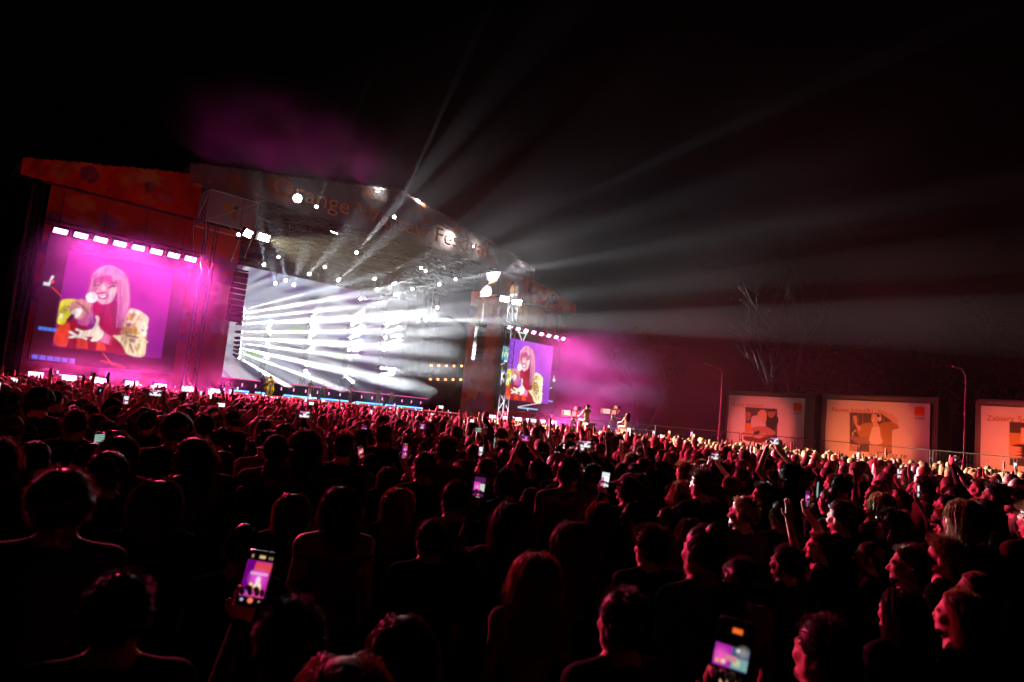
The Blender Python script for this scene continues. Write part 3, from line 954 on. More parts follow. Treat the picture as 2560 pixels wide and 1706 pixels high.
for L, nm in ((colsD, 'leftmost'), (colsA, 'second'), (colsB, 'third'), (colsC, 'rightmost')):
    ps = [s_at(*c2(*q), 8.5) for q in L]
    for p in ps:
        beam(p, jit(D0 + Vector((0, 0, .06 if 5.2 < p.z < 11.5 else 0)), .012), 'white beam light stacked on the %s lamp tower of the stage' % nm, 'beam lights on the %s tower' % nm, (1.0 if p.z > 5 else .6) * dict(leftmost=7000, second=14000, third=24000, rightmost=26000)[nm] * 1.5, 2.6)
    top = max(p.z for p in ps) + .6
    base = Vector((ps[0].x, ps[0].y, 1.98)) + SB * .55
    tw = thing('lamp_tower', '%s of the four slim lamp towers standing on the stage' % nm, 'lamp tower', base, TH)
    obj('tower_frame', MB().truss((0, 0, 0), (0, 0, top - 1.98), .35, .022, step=.5).box(-.4, .4, -.3, .4, 0.01, .12), M['black'], tw)
hung = [c2(*q) for q in ((575, 632), (493, 678), (1010, 610), (832, 690), (745, 730), (660, 790), (1110, 757), (1218, 783), (1227, 843), (1033, 868), (1135, 892), (908, 765), (615, 766), (557, 782))]
hung += [c3(*q) for q in ((85, 612), (198, 640), (387, 565), (565, 615), (308, 670), (207, 705), (110, 757), (98, 677))]
for q in hung:
    p = s_at(*q, 4.5)
    t = beam(p, jit(D0, .014), 'white beam light hung on a drop pipe under the stage roof', 'beam lights under the stage roof', 36000, 1.2)
    pipe = MB().tube((p.x, p.y, p.z + .3), (p.x, p.y, 15.6), .018, n=5)
    po = obj('drop_pipe', pipe, M['black'], t)
    po.matrix_parent_inverse = t.matrix_world.inverted()
# side lights on the left ladder that sweep across the stage, and long throws that leave it to the right
lad = sthing('lamp_ladder', 'tall lamp ladder at the left inside of the stage opening', 'lamp tower', 13.9, 6.0, 1.98)
lf = MB()
for x in (-.3, .3):
    lf.tube((x, .35, 0), (x, .35, 13.5), .03)
for k in range(20):
    lf.tube((-.3, .35, .5 + k * .66), (.3, .35, .5 + k * .66), .02)
obj('ladder_tubes', lf, M['black'], lad)
for x1, y1, x2, y2, b2, e, dg in ((606, 775, 1080, 655, 1, 4000, 1.6), (605, 785, 1120, 700, .5, 8000, 2.4), (604, 797, 1160, 740, .5, 11000, 1.8), (602, 810, 1170, 783, 0, 13000, 2.8), (600, 830, 1170, 830, 0, 13000, 2.0), (598, 846, 1160, 878, 0, 13000, 2.8),
                                  (597, 858, 1120, 925, .5, 12000, 2.0), (596, 870, 1040, 968, 1, 11000, 2.8), (595, 880, 900, 990, 1.5, 9000, 2.0), (594, 892, 760, 990, 2, 6000, 2.6)):
    p, q = s_at(x1, y1, 7.0), s_at(x2, y2, b2)
    beam(p, q - p, 'white side light on the left ladder sweeping across the stage', 'side lights on the left ladder', e * 9, dg * 2.3, blend=1.0)
for x1, y1, bk, x2, y2, dep, e, dg in ((1062, 800, -3, 2400, 812, 25, 42000, 3.4), (1096, 712, -3, 1850, 580, 36, 26000, 2.0), (1050, 672, -3, 1900, 285, 36, 24000, 1.6), (1090, 770, -3, 2200, 660, 30, 30000, 2.8),
                                       (985, 545, -3.3, 1080, 335, 45, 14000, 1.1), (790, 520, -3.3, 870, 330, 46, 7000, 1.5), (597, 590, -3.3, 592, 340, 42, 4000, 1.0)):
    p, q = s_at(x1, y1, bk), at(x2, y2, dep)
    t = beam(p, q - p, 'strong white beam light throwing far out over the crowd', 'long throw lights of the stage', e * (4.6 if x2 == 2400 else 2.6), dg * .85)
    if p.z > 9:
        po = obj('drop_pipe', MB().tube((p.x, p.y, p.z + .3), (p.x, p.y, 17.8), .018, n=5), M['black'], t)
    else:
        po = obj('stand_pipe', MB().tube((p.x, p.y, p.z - .3), (p.x, p.y, 1.98), .025, n=5), M['black'], t)
    po.matrix_parent_inverse = t.matrix_world.inverted()
# --- round white floods on the roof truss, facing out
fl_me = MB().lathe([(.12, .35), (.36, .28), (.42, 0), (.40, -.04)], 16).mesh('flood_housing'); fl_me.materials.append(M['black'])
fd_me = MB().lathe([(.001, -.06), (.37, -.055), (.385, -.045)], 18).mesh('flood_face'); fd_me.materials.append(emat('white_flood_face', (1.0, 0.97, 0.88), 30.0))
for q, back, sc_, e, dirpx in ((c2(680, 305), -3.1, .9, 9000, None), (c2(1130, 262), -1.4, .6, 5000, None), (c2(1352, 322), -1.4, .7, 6000, None), (c3(523, 367), -1.4, .75, 8000, None), (c3(672, 420), -1.4, .35, 1500, None)):
    p = s_at(*q, back)
    d = (Vector((2, 10, 1.5)) - p).normalized()
    t = thing('flood_light', 'round white flood lamp fixed to the roof truss, shining through the banner', 'flood light', p, 0, 'flood lamps on the roof truss')
    t.matrix_world = aim(p, d) @ Matrix.Scale(sc_, 4)
    bpy.context.view_layer.update()
    h = obj('housing', fl_me, None, t)
    obj('lamp_face', fd_me, None, h)
    lamp('lamp_light', 'SPOT', e * K_WHITE, (1, .95, .82), aim(p + d * .1, d), t, spot_size=math.radians(100), spot_blend=1.0, shadow_soft_size=.3)
# --- blinders in the corner cages: they flood the crowd on the right with warm white
def blinder(p, target, e, deg, label, cells=4, col=(1, .88, .55)):
    d = (Vector(target) - p).normalized()
    t = thing('blinder_light', label, 'stage light', p, 0)
    t.matrix_world = aim(p, d)
    bpy.context.view_layer.update()
    b = MB().box(-.5, .5, -.35, .35, -.05, .25)
    h = obj('housing', b, M['black'], t)
    if p.z < 16:
        ar = obj('bracket_arm', MB().tube(p + Vector((0, 0, .3)), p + SB * 2.0 + Vector((0, 0, .75)), .04).tube(p + Vector((0, 0, .3)), p - d * .1, .03), M['black'], t)
        ar.matrix_parent_inverse = t.matrix_world.inverted()
    for i in range(cells):
        for j in (-1, 1):
            c = MB().lathe([(.001, -.08), (.10, -.075), (.115, -.055)], 12, Matrix.Translation((-.38 + i * .25, j * .16, 0)))
            obj('lamp_cell', c, emat('blinder_cell', tuple(.5 + .5 * c for c in col), 60.0), h)
    lamp('lamp_light', 'SPOT', e * K_WHITE, col, aim(p + d * .12, d), t, spot_size=math.radians(deg), spot_blend=.35, shadow_soft_size=.25)
blinder(S(39.0, -4.2, 14.3), (9, 34, 1.5), 40000, 18, 'glaring blinder lamp below the right corner cage of the stage')
blinder(S(40.8, -4.2, 14.3), (3, 50, 1.5), 40000, 18, 'second glaring blinder lamp under the right corner cage, nearer the wing')
blinder(S(12.9, -4.2, 14.4), (16, 28, 1.5), 850000, 29, 'blinder lamp burning below the left corner cage of the stage')
blinder(S(11.6, -4.2, 14.4), (4, 48, 1.6), 50000, 20, 'upper blinder lamp burning in front of the left corner cage')
# --- added unseen lamps: one brightens the singer, the rest tint the roof smoke magenta
blinder(S(19.5, -3.3, 16.6), s_at(672, 970, .9), 30000, 5, 'small added follow spot, unseen on the roof edge, aimed at the singer', 2)
for k_, s_ in enumerate((9.0, 13.5, 18.0, 22.5)):
    blinder(S(s_, -1.0, roofz(s_) + .35), S(s_ + 1, -3, 34), 2200, 160, 'unseen magenta wash lamp added on the stage roof, %s from the left' % ('first', 'second', 'third', 'fourth')[k_], 2, (1, .03, .36))
# --- amber dots at the right back of the stage
am_me = MB().lathe([(.001, -.03), (.12, -.02), (.14, .0), (.12, .2)], 12).mesh('amber_lamp'); am_me.materials.append(emat('amber_lamp_face', (1, .30, .10), 5.0))
for r_, yy in ((0, 1127), (1, 1208)):
    for i in range(5):
        p = s_at(*c3((425 if r_ == 0 else 420) + i * 45, yy + i * .6), 9.0)
        t = obj('amber_lamp', am_me)
        t.matrix_world = aim(p, -SB)
        tag(t, 'small amber lamp in the %s row of five at the right back of the stage' % ('upper', 'lower')[r_], 'lamp', 'amber lamps in the %s row' % ('upper', 'lower')[r_])
rk = thing('lamp_rack', 'dark rack holding two rows of amber lamps at the right of the stage', 'rack', s_at(*c3(512, 1300), 9.3), TH)
rkf = MB()
for x in (-2.6, -1.3, 0, 1.3, 2.6):
    rkf.tube((x, 0, -2.2), (x, 0, 6.5), .04)
for z in (3.4, 1.7):
    rkf.tube((-2.7, 0.05, z), (2.7, .05, z), .04)
obj('rack_tubes', rkf, M['black'], rk)

# ================================================================== right side of the field: banner boxes, fence, street lamps, trees
BU = Vector((.676, -.737, 0)).normalized()
BN = Vector((BU.y * -1, BU.x, 0))            # away from the camera
BN = Vector((.737, .676, 0)).normalized()
B0 = Vector((17.1, 52.6, 0))
BRZ = math.atan2(BU.y, BU.x)
def b_at(px, py, off=0.0):
    """(along, up) where the pixel's ray meets the banner plane, moved 'off' metres towards the field"""
    d = ray(px, py)
    q = B0 - BN * off
    t = (q.x * BN.x + q.y * BN.y) / (d.x * BN.x + d.y * BN.y)
    w = Vector((0, 0, CAM_H)) + d * t
    return (w - B0).dot(BU), w.z
M['box_cloth'] = mat('grey_box_cladding', (0.13, 0.115, 0.10), .9, var=.25, vscale=1.2, bump=.3, bscale=5)
M['print_orange'] = mat('orange_banner_print', (0.50, 0.05, 0.004), .7)
M['print_dark'] = mat('dark_banner_print', (0.012, 0.008, 0.008), .7)
M['banner'] = cloth_mat('printed_banner', transl=.05)
WH = (0.74, 0.70, 0.66)
def banner_box(x0, x1, top, bx0, bx1, btop, label, blabel, crop, picture, texts, flood):
    """a clad box with a printed banner hung on its front"""
    o0 = B0 + BU * ((x0 + x1) / 2)
    t = thing('banner_box', label, 'box', o0, BRZ)
    w = (x1 - x0) / 2
    bm = bmesh.new()
    r = bmesh.ops.create_cube(bm, size=1.0)
    for v in r['verts']:
        v.co = Vector((v.co.x * 2 * w, (v.co.y + .5) * 2.6, (v.co.z + .5) * top))
    bmesh.ops.bevel(bm, geom=[e for e in bm.edges], offset=.12, segments=3, affect='EDGES')
    me = bpy.data.meshes.new('cladding'); bm.to_mesh(me); bm.free()
    obj('cladding', me, M['box_cloth'], t, sm=False)
    b = thing('banner', blabel, 'banner', o0, BRZ)
    xo = (x0 + x1) / 2
    f = lambda x, y: (lambda q: (q[0] - xo, q[1]))(b_at(*crop(x, y), .06))
    P = Paint(bx0 - xo, bx1 - xo, .55, btop, .035, WH)
    picture(P, f)
    ph = random.Random(int(x0 * 10)).uniform(0, 6)
    wv = lambda x, z: .018 * np.sin(x * 2.3 + ph + z * .8) + .012 * np.sin(x * 5 + z * 3 + ph) + .02 * np.sin((x + z) * 1.7 + ph)
    p = obj('printed_sheet', P.mesh('printed_sheet', -.10, wv), M['banner'], b, sm=True)
    for txt, a, c, mat_ in texts:
        me, tw, th = text_mesh(txt, 1.0)
        (ax, az), (cx, cz) = f(*a), f(*c)
        k = (cx - ax) / tw
        co = np.empty(len(me.vertices) * 3, np.float32); me.vertices.foreach_get('co', co); co = co.reshape(-1, 3)
        X = (co[:, 0] - co[:, 0].min()) * k + ax
        Z = co[:, 2] * k + az + (cz - az) * (co[:, 0] - co[:, 0].min()) / tw
        Y = -.10 + wv(X, Z) - .012
        me.vertices.foreach_set('co', np.stack([X, Y, Z], 1).astype(np.float32).ravel()); me.update()
        obj('lettering', me, M[mat_], p)
    rp = MB()
    for sx in (-1, 1):
        for z in (btop - .05, 1.2):
            ex = bx0 - xo if sx < 0 else bx1 - xo
            rp.tube((ex, -.1, z), (ex + sx * .35, -.03, z + .35), .012, n=4)
    obj('tie_cords', rp, M['black'], b)
    # flood lamp on the ground in front of it
    fp = o0 + BU * flood[3] - BN * 5.0 + Vector((0, 0, .35))
    tg = o0 + BU * flood[4] + Vector((0, 0, flood[5]))
    d = (tg - fp).normalized()
    l = thing('ground_flood', 'ground flood lamp behind the fence lighting the %s' % flood[0], 'flood light', fp, 0)
    l.matrix_world = aim(fp, d)
    bpy.context.view_layer.update()
    obj('housing', MB().box(-.25, .25, -.18, .18, -.02, .16).box(-.29, -.26, -.05, .05, -.15, .25).box(.26, .29, -.05, .05, -.15, .25), M['black'], l)
    obj('lamp_face', MB().box(-.22, .22, -.15, .15, -.04, -.022), emat('flood_face', flood[1], 12.0), l)
    lamp('lamp_light', 'SPOT', flood[2] * K_BANNER, flood[1], aim(fp + d * .08, d), l, spot_size=math.radians(flood[6]), spot_blend=.45, shadow_soft_size=.25)

def pic1(P, f):
    q = lambda pts, c, **k: P.poly([f(*p) for p in pts], c, **k)
    q([(585, 435), (1300, 480), (1305, 1215), (940, 1240), (575, 1140)], (.13, .09, .09), curve=False)
    q([(590, 540), (700, 560), (700, 700), (590, 760)], (.30, .18, .17), curve=False); q([(640, 560), (690, 555), (700, 620), (650, 640)], (.6, .15, .1))
    q([(585, 800), (720, 800), (740, 950), (580, 970)], (.60, .22, .07), curve=False)
    q([(1040, 700), (1120, 600), (1280, 620), (1325, 770), (1210, 970), (1080, 890)], (.06, .05, .05))
    q([(1090, 490), (1240, 490), (1250, 600), (1180, 680), (1100, 640)], (.42, .22, .13)); q([(1080, 480), (1250, 470), (1255, 540), (1085, 540)], (.10, .06, .05))
    q([(850, 600), (900, 520), (980, 498), (1050, 540), (1062, 650), (1040, 770), (960, 720), (880, 690)], (.66, .44, .26))
    q([(930, 570), (1000, 545), (1035, 590), (1015, 660), (960, 680)], (.68, .42, .30))
    q([(725, 670), (860, 630), (950, 720), (1030, 780), (1025, 880), (900, 900), (725, 890)], (.62, .50, .46))
    q([(740, 900), (1040, 880), (1200, 960), (1250, 1050), (900, 1120), (740, 1050)], (.40, .22, .16)); q([(760, 1000), (900, 960), (900, 1050), (800, 1090)], (.08, .05, .06))
    q([(515, 1010), (720, 960), (760, 1060), (700, 1110), (560, 1110)], (.55, .32, .22)); q([(760, 1090), (980, 1020), (1040, 1060), (880, 1160), (780, 1130)], (.58, .34, .24))
    q([(555, 1100), (800, 1130), (1000, 1180), (930, 1250), (580, 1195)], (.16, .07, .06))
    q([(1675, 345), (1855, 355), (1855, 535), (1675, 525)], (.80, .14, .005), curve=False); q([(1690, 495), (1840, 505), (1840, 515), (1690, 505)], (.75, .5, .35), curve=False, alpha=.6)
def pic2(P, f):
    q = lambda pts, c, **k: P.poly([f(*p) for p in pts], c, **k)
    q([(622, 380), (1405, 408), (1395, 1140), (625, 1085)], (.14, .10, .08), curve=False)
    for x in (680, 780, 860, 1250):
        q([(x, 400), (x + 14, 400), (x + 10, 620), (x - 4, 620)], (.34, .26, .22), curve=False, alpha=.7)
    q([(640, 960), (820, 980), (760, 1080), (630, 1080)], (.56, .42, .36), curve=False)
    for i in range(5):
        q([(650, 980 + i * 20), (800, 1010 + i * 15), (800, 1016 + i * 15), (650, 986 + i * 20)], (.25, .12, .1), curve=False)
    q([(665, 760), (720, 700), (745, 700), (745, 715), (690, 760), (700, 810), (670, 800)], (.6, .5, .45))
    q([(820, 620), (940, 570), (1060, 590), (1050, 720), (960, 900), (830, 850), (755, 730)], (.42, .25, .10))
    q([(1165, 610), (1380, 548), (1480, 580), (1525, 670), (1410, 712), (1390, 900), (1380, 1095), (1240, 1085), (1190, 900)], (.40, .24, .09))
    q([(1050, 640), (1165, 640), (1192, 800), (1212, 950), (978, 965), (992, 830)], (.70, .62, .56))
    q([(1030, 430), (1055, 395), (1130, 400), (1150, 500), (1130, 560), (1162, 625), (1110, 650), (1065, 640), (1050, 585), (1020, 520)], (.66, .42, .30))
    q([(1035, 415), (1100, 380), (1180, 405), (1205, 470), (1160, 520), (1120, 425), (1060, 400)], (.07, .04, .03))
    q([(1030, 520), (1070, 512), (1065, 540), (1038, 545)], (.85, .75, .7))
    q([(1145, 470), (1200, 465), (1210, 520), (1170, 545), (1145, 520)], (.72, .66, .60)); q([(1100, 384), (1190, 420), (1200, 470), (1190, 470), (1170, 425), (1100, 394)], (.72, .66, .6))
    q([(690, 455), (750, 440), (765, 520), (760, 600), (830, 640), (800, 725), (740, 640), (700, 540)], (.66, .42, .30))
    q([(1125, 330), (1220, 345), (1400, 420), (1512, 520), (1470, 592), (1370, 520), (1240, 425), (1170, 390)], (.68, .44, .32))
    q([(630, 820), (960, 840), (1010, 965), (760, 965), (630, 850)], (.30, .20, .18), curve=False)
    q([(975, 965), (1212, 975), (1245, 1105), (985, 1115)], (.58, .46, .40), curve=False)
    for i in range(6):
        q([(990 + i * 42, 975), (998 + i * 42, 975), (985 + i * 46, 1105), (976 + i * 46, 1105)], (.3, .15, .12), curve=False)
    q([(1815, 275), (2005, 283), (2005, 447), (1815, 438)], (.80, .14, .005), curve=False); q([(1830, 412), (1990, 420), (1990, 430), (1830, 422)], (.75, .5, .35), curve=False, alpha=.6)
def pic3(P, f):
    q = lambda pts, c, **k: P.poly([f(*p) for p in pts], c, **k)
    q([(942, 620), (2200, 700), (2200, 1420), (942, 1330)], (.10, .07, .06), curve=False)
    q([(942, 800), (1140, 810), (1140, 720), (2200, 780), (2200, 1200), (942, 1090)], (.55, .30, .08), curve=False)
    q([(1130, 720), (1500, 740), (1500, 1000), (1130, 960)], (.72, .5, .36))
    q([(990, 1000), (1100, 985), (1700, 1050), (1700, 1260), (1000, 1200)], (.05, .04, .04), curve=False)
    for y in (1045, 1085, 1135, 1190):
        q([(942, y - 25), (1090, y - 15), (1145, y + 5), (1090, y + 22), (942, y + 20)], (.70, .42, .28))
    q([(942, 1235), (2200, 1310), (2200, 1420), (942, 1330)], (.07, .05, .05), curve=False)
    q([(2350, 480), (2540, 490), (2540, 690), (2350, 680)], (.80, .14, .005), curve=False)
ca1 = lambda x, y: (1800 + x / 9.05, 970 + y / 9.05)
ca2 = lambda x, y: (2040 + x / 7.353, 980 + y / 7.353)
ca3 = lambda x, y: (2380 + x / 6.533, 960 + y / 6.533)
X = lambda c, x, y: b_at(*c(x, y), .06)[0]
PINKRED, ORANGE = (1, .125, .12), (1, .185, .055)
w3 = X(ca2, 2100, 210) - X(ca2, 215, 140)
banner_box(X(ca1, 150, 60), X(ca1, 2200, 150), b_at(*ca1(150, 50))[1], X(ca1, 213, 165), X(ca1, 1935, 275), b_at(*ca1(213, 162), .06)[1],
           'grey clad box behind the fence carrying the pinkish banner', 'pink-lit banner with heading and photo of a fair-haired person', ca1, pic1,
           (('Każdy koncert', (288, 418), (985, 440), 'print_orange'), ('tu jest', (1680, 592), (1852, 600), 'print_dark'), ('szeruj z 5G', (945, 1308), (1530, 1345), 'print_dark')),
           ('pinkish banner', PINKRED, 2600, -.6, -.6, 2.5, 58))
banner_box(X(ca2, 97, 30), X(ca2, 2290, 90), b_at(*ca2(97, 20))[1], X(ca2, 208, 140), X(ca2, 2105, 210), b_at(*ca2(208, 138), .06)[1],
           'grey clad box behind the fence carrying the orange-lit laptop banner', 'orange-lit banner with photo of a woman in headphones with a laptop', ca2, pic2,
           (('Nowe kawałki', (295, 365), (1048, 392), 'print_orange'), ('tu jest', (1815, 500), (2003, 508), 'print_dark'), ('nadrobisz ze', (975, 1180), (1672, 1225), 'print_dark')),
           ('laptop banner', ORANGE, 2500, -.4, -.4, 2.5, 64))
x3 = X(ca3, 480, 360)
banner_box(X(ca3, 372, 250), x3 + w3 + .9, b_at(*ca3(372, 240))[1], x3, x3 + w3, b_at(*ca3(480, 358), .06)[1],
           'grey clad box cut by the right edge carrying the third banner', 'orange-lit banner cut by the right edge with hand holding a phone', ca3, pic3,
           (('Zabierz', (570, 598), (1020, 622), 'print_orange'), ('5G', (1078, 627), (1275, 639), 'print_orange')),
           ('banner at the right edge', ORANGE, 2500, -1.0, -1.0, 2.5, 64))

# --- fence panels
FP = Vector((18.4, 40.0, 0))
M['fence'] = mat('dull_fence_wire', (0.07, 0.065, 0.06), .75, .1, var=.3, vscale=9)
fr_mb = MB()
for x in (-1.72, 1.72):
    fr_mb.tube((x, 0, .08), (x, 0, 2.45), .024, n=6)
for z in (.2, 1.1, 2.43):
    fr_mb.tube((-1.72, 0, z), (1.72, 0, z), .018 if z < 2 else .022, n=6)
fr_me = fr_mb.mesh('fence_frame'); fr_me.materials.append(M['fence'])
inf = MB()
for i in range(1, 23):
    inf.tube((-1.72 + i * .15, 0, .2), (-1.72 + i * .15, 0, 2.43), .0035, n=3, caps=False)
inf_me = inf.mesh('fence_wires'); inf_me.materials.append(M['fence'])
ft = MB().box(-.11, .11, -.3, .3, 0, .12).mesh('fence_foot'); ft.materials.append(M['tarp'])
cl = MB().box(-.06, .06, -.03, .03, -.03, .03).mesh('clamp'); cl.materials.append(M['fence'])
for i in range(-9, 5):
    p = FP + BU * (i * 3.58 + .4)
    t = thing('fence_panel', 'wire fence panel at the right edge of the field, one of a long row', 'fence', p, BRZ, 'fence panels along the right of the field')
    obj('frame', fr_me, None, t); obj('wire_infill', inf_me, None, t)
    obj('foot', ft, None, t).location = (-1.78, 0, 0)
    for z in (.7, 2.0):
        obj('clamp', cl, None, t).location = (-1.78, 0, z)

# --- street lamps
M['pole'] = mat('galvanised_pole', (0.13, 0.125, 0.115), .7, .2, var=.2, vscale=6)
def street_lamp(px, pytop, dep, label, arm):
    top = at(px, pytop, dep)
    t = thing('street_lamp', label, 'street lamp', (top.x, top.y, 0), 0)
    h = top.z
    obj('pole', MB().path([(0, 0, 0), (0, 0, 2.2), (0, 0, 2.25), (0, 0, h - .5)], [.11, .10, .075, .05], 10), M['pole'], t)
    obj('arm', MB().path([(0, 0, h - .5), (-.12 * arm, 0, h - .15), (-.6 * arm, 0, h + .12), (-1.1 * arm, 0, h + .22)], [.05, .045, .04, .035], 8), M['pole'], t)
    obj('luminaire', MB().lathe([(.02, -.42), (.10, -.36), (.14, -.1), (.13, .25), (.06, .34)], 10, Matrix.Translation((-1.35 * arm, 0, h + .24)) @ Matrix.Rotation(-math.pi / 2 + .15, 4, 'Y') @ Matrix.Diagonal((.55, 1, 1, 1))), M['pole'], t)
    obj('base_plate', MB().box(-.2, .2, -.2, .2, 0, .04).tube((0, 0, .04), (0, 0, .3), .13, n=10), M['pole'], t)
street_lamp(1808, 922, 57, 'unlit street lamp left of the pinkish banner', 1.0)
street_lamp(2415, 930, 45, 'unlit street lamp between the laptop banner and the right edge', .45)

# --- trees in the dark beyond
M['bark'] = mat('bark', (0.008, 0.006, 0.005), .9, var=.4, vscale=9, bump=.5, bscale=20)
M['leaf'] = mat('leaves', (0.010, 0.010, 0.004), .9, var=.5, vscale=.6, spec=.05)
def tree(px, pytop, dep, spread, label, seed, stems=3, leaves=3500, sparse=False, hmin=None):
    rt = random.Random(seed)
    top = at(px, pytop, dep)
    h = top.z
    t = thing('tree', label, 'tree', (top.x, top.y, 0), 0)
    tr = MB()
    tips = []
    def grow(p, d, L, r, lev):
        n = 4
        pts, rs = [p], [r]
        for i in range(n):
            d = (d + Vector((rt.gauss(0, .12), rt.gauss(0, .12), rt.gauss(.04, .06)))).normalized()
            p = p + d * (L / n)
            pts.append(p); rs.append(r * (1 - .55 * (i + 1) / n))
        tr.path(pts, rs, 6 if lev == 0 else 5 if lev == 1 else 3)
        tips.extend(pts[2:] if lev else [])
        if lev < 3:
            for k in range(rt.choice([3, 4])):
                i = rt.randint(1 + (lev == 0), n)
                a = rt.uniform(0, 6.28)
                nd = (d + Vector((math.cos(a), math.sin(a), rt.uniform(-.1, .5))) * rt.uniform(.45, .9)).normalized()
                grow(pts[i], nd, L * rt.uniform(.45, .62), rs[i] * .6, lev + 1)
    for s in range(stems):
        a = 6.28 * s / stems + rt.uniform(-.4, .4)
        grow(Vector((.25 * math.cos(a), .25 * math.sin(a), 0)), Vector((.16 * math.cos(a) * (stems > 1), .16 * math.sin(a) * (stems > 1), 1)).normalized(), h * .62, h * .014 + .05, 0)
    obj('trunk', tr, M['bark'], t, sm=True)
    nl = leaves
    idx = [rt.randrange(len(tips)) for _ in range(nl)]
    base = np.array([tips[i] for i in idx])
    rg = np.random.default_rng(seed)
    c = base + rg.normal(size=(nl, 3)) * (.035 * h * spread)
    c[:, 2] = np.maximum(c[:, 2], .6)
    u = rg.normal(size=(nl, 3)); u /= np.linalg.norm(u, axis=1, keepdims=True)
    v = rg.normal(size=(nl, 3)); v -= u * (u * v).sum(1, keepdims=True); v /= np.linalg.norm(v, axis=1, keepdims=True)
    sz = rg.uniform(.10, .22, (nl, 1))
    V = np.stack([c - u * sz - v * sz * .1, c - v * sz * .55, c + u * sz, c + v * sz * .55], 1).reshape(-1, 3)
    F = np.arange(nl * 4).reshape(-1, 4)
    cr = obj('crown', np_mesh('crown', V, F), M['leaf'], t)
    tag(cr, kind='stuff')
tree(1965, 670, 88, 1.0, 'tall many-stemmed tree barely seen above the pinkish banner', 5, 4, 900)
tree(2045, 905, 80, 1.3, 'low dark tree above the gap between the two banners', 8, 2, 3000)
tree(2140, 890, 76, 1.3, 'dim leafy tree above the laptop banner', 9, 2, 3400)
tree(2330, 860, 82, 1.3, 'almost black tree left of the second street lamp', 12, 2, 3000)
tree(2520, 830, 70, 1.3, 'almost black tree at the right edge', 14, 2, 3000)
tree(1620, 860, 120, 1.3, 'faint tree in the haze right of the stage', 15, 2, 2600)

# --- dark scaffold tower left of the left wing
t = sthing('scaffold_tower', 'dark scaffold tower at the left edge beside the orange wing', 'scaffold', -5.2, 1.0, 0)
for x in (-1.2, 1.2):
    for y in (-1.0, 1.4):
        obj('upright', MB().truss((x, y, 0), (x, y, 11.5), .35, .03, step=.6), M['alu_dark'], t)
for k in range(5):
    obj('platform', MB().box(-1.3, 1.3, -1.1, 1.5, 2.2 * k + 1.9, 2.2 * k + 2.0), M['deck'], t)
    b = MB().tube((-1.2, -1.0, 2.2 * k + .2), (1.2, -1.0, 2.2 * k + 2.0), .03).tube((1.2, -1, 2.2 * k + .2), (-1.2, -1, 2.2 * k + 2.0), .03)
    obj('cross_brace', b, M['alu_dark'], t)
bx = thing('loudspeaker', 'small pale loudspeaker on the dark scaffold tower', 'loudspeaker', S(-4.6, -.2, 6.41), TH)
obj('cabinet', MB().prism([(-.3, 0), (.3, 0), (.24, .75), (-.24, .75)], -.25, .25), mat('pale_cabinet', (.45, .42, .40), .6), bx)
obj('grille', MB().box(-.22, .22, -.27, -.252, .06, .68), M['black'], bx)

# --- line array and truss in front of the left proscenium
la = sthing('line_array', 'hanging loudspeaker column at the left edge of the stage opening', 'loudspeaker', 12.7, -1.0, 7.2)
for k in range(9):
    a = -.05 - .03 * k
    y = -.02 * k * k * .3
    b = MB().prism([(-.55, -.2), (.55, -.2), (.55, .2), (-.55, .2)], -.25, .3, Matrix.Translation((0, .25 * math.sin(-a * 3), 4.4 - k * .46)) @ Matrix.Rotation(-a, 4, 'X'))
    cb = obj('speaker_cabinet', b, M['black'], la)
    obj('grille', MB().box(-.48, .48, -.275, -.262, -.15, .15, Matrix.Translation((0, .25 * math.sin(-a * 3), 4.4 - k * .46)) @ Matrix.Rotation(-a, 4, 'X')), M['alu_dark'], cb)
obj('flying_frame', MB().box(-.5, .5, -.3, .4, 4.7, 4.8).tube((0, 0, 4.8), (0, 0, 8.2), .03), M['black'], la)
la2 = sthing('line_array', 'hanging loudspeaker column at the right edge of the stage opening', 'loudspeaker', 38.9, -1.0, 7.2)
for k in range(9):
    a = -.05 - .03 * k
    mtx = Matrix.Translation((0, .25 * math.sin(-a * 3), 4.4 - k * .46)) @ Matrix.Rotation(-a, 4, 'X')
    cb = obj('speaker_cabinet', MB().prism([(-.55, -.2), (.55, -.2), (.55, .2), (-.55, .2)], -.25, .3, mtx), M['black'], la2)
    obj('grille', MB().box(-.48, .48, -.275, -.262, -.15, .15, mtx), M['alu_dark'], cb)
obj('flying_frame', MB().box(-.5, .5, -.3, .4, 4.7, 4.8).tube((0, 0, 4.8), (0, 0, 8.2), .03), M['black'], la2)
# sub-woofer stacks and crowd barrier under the screens
for s, nm in ((10.4, 'left'), (41.4, 'right')):
    t = sthing('subwoofer_stack', 'black stack of bass loudspeakers at the %s foot of the stage' % nm, 'loudspeaker', s, -.8, 0)
    for i in range(2):
        for j in range(2):
            c = obj('cabinet', MB().box(-1.1 + i * 1.12, -.02 + i * 1.12, -.5, .5, .01 + j * .62, .61 + j * .62), M['black'], t)
            obj('grille', MB().box(-1.04 + i * 1.12, -.08 + i * 1.12, -.53, -.502, .06 + j * .62, .56 + j * .62), M['alu_dark'], c)

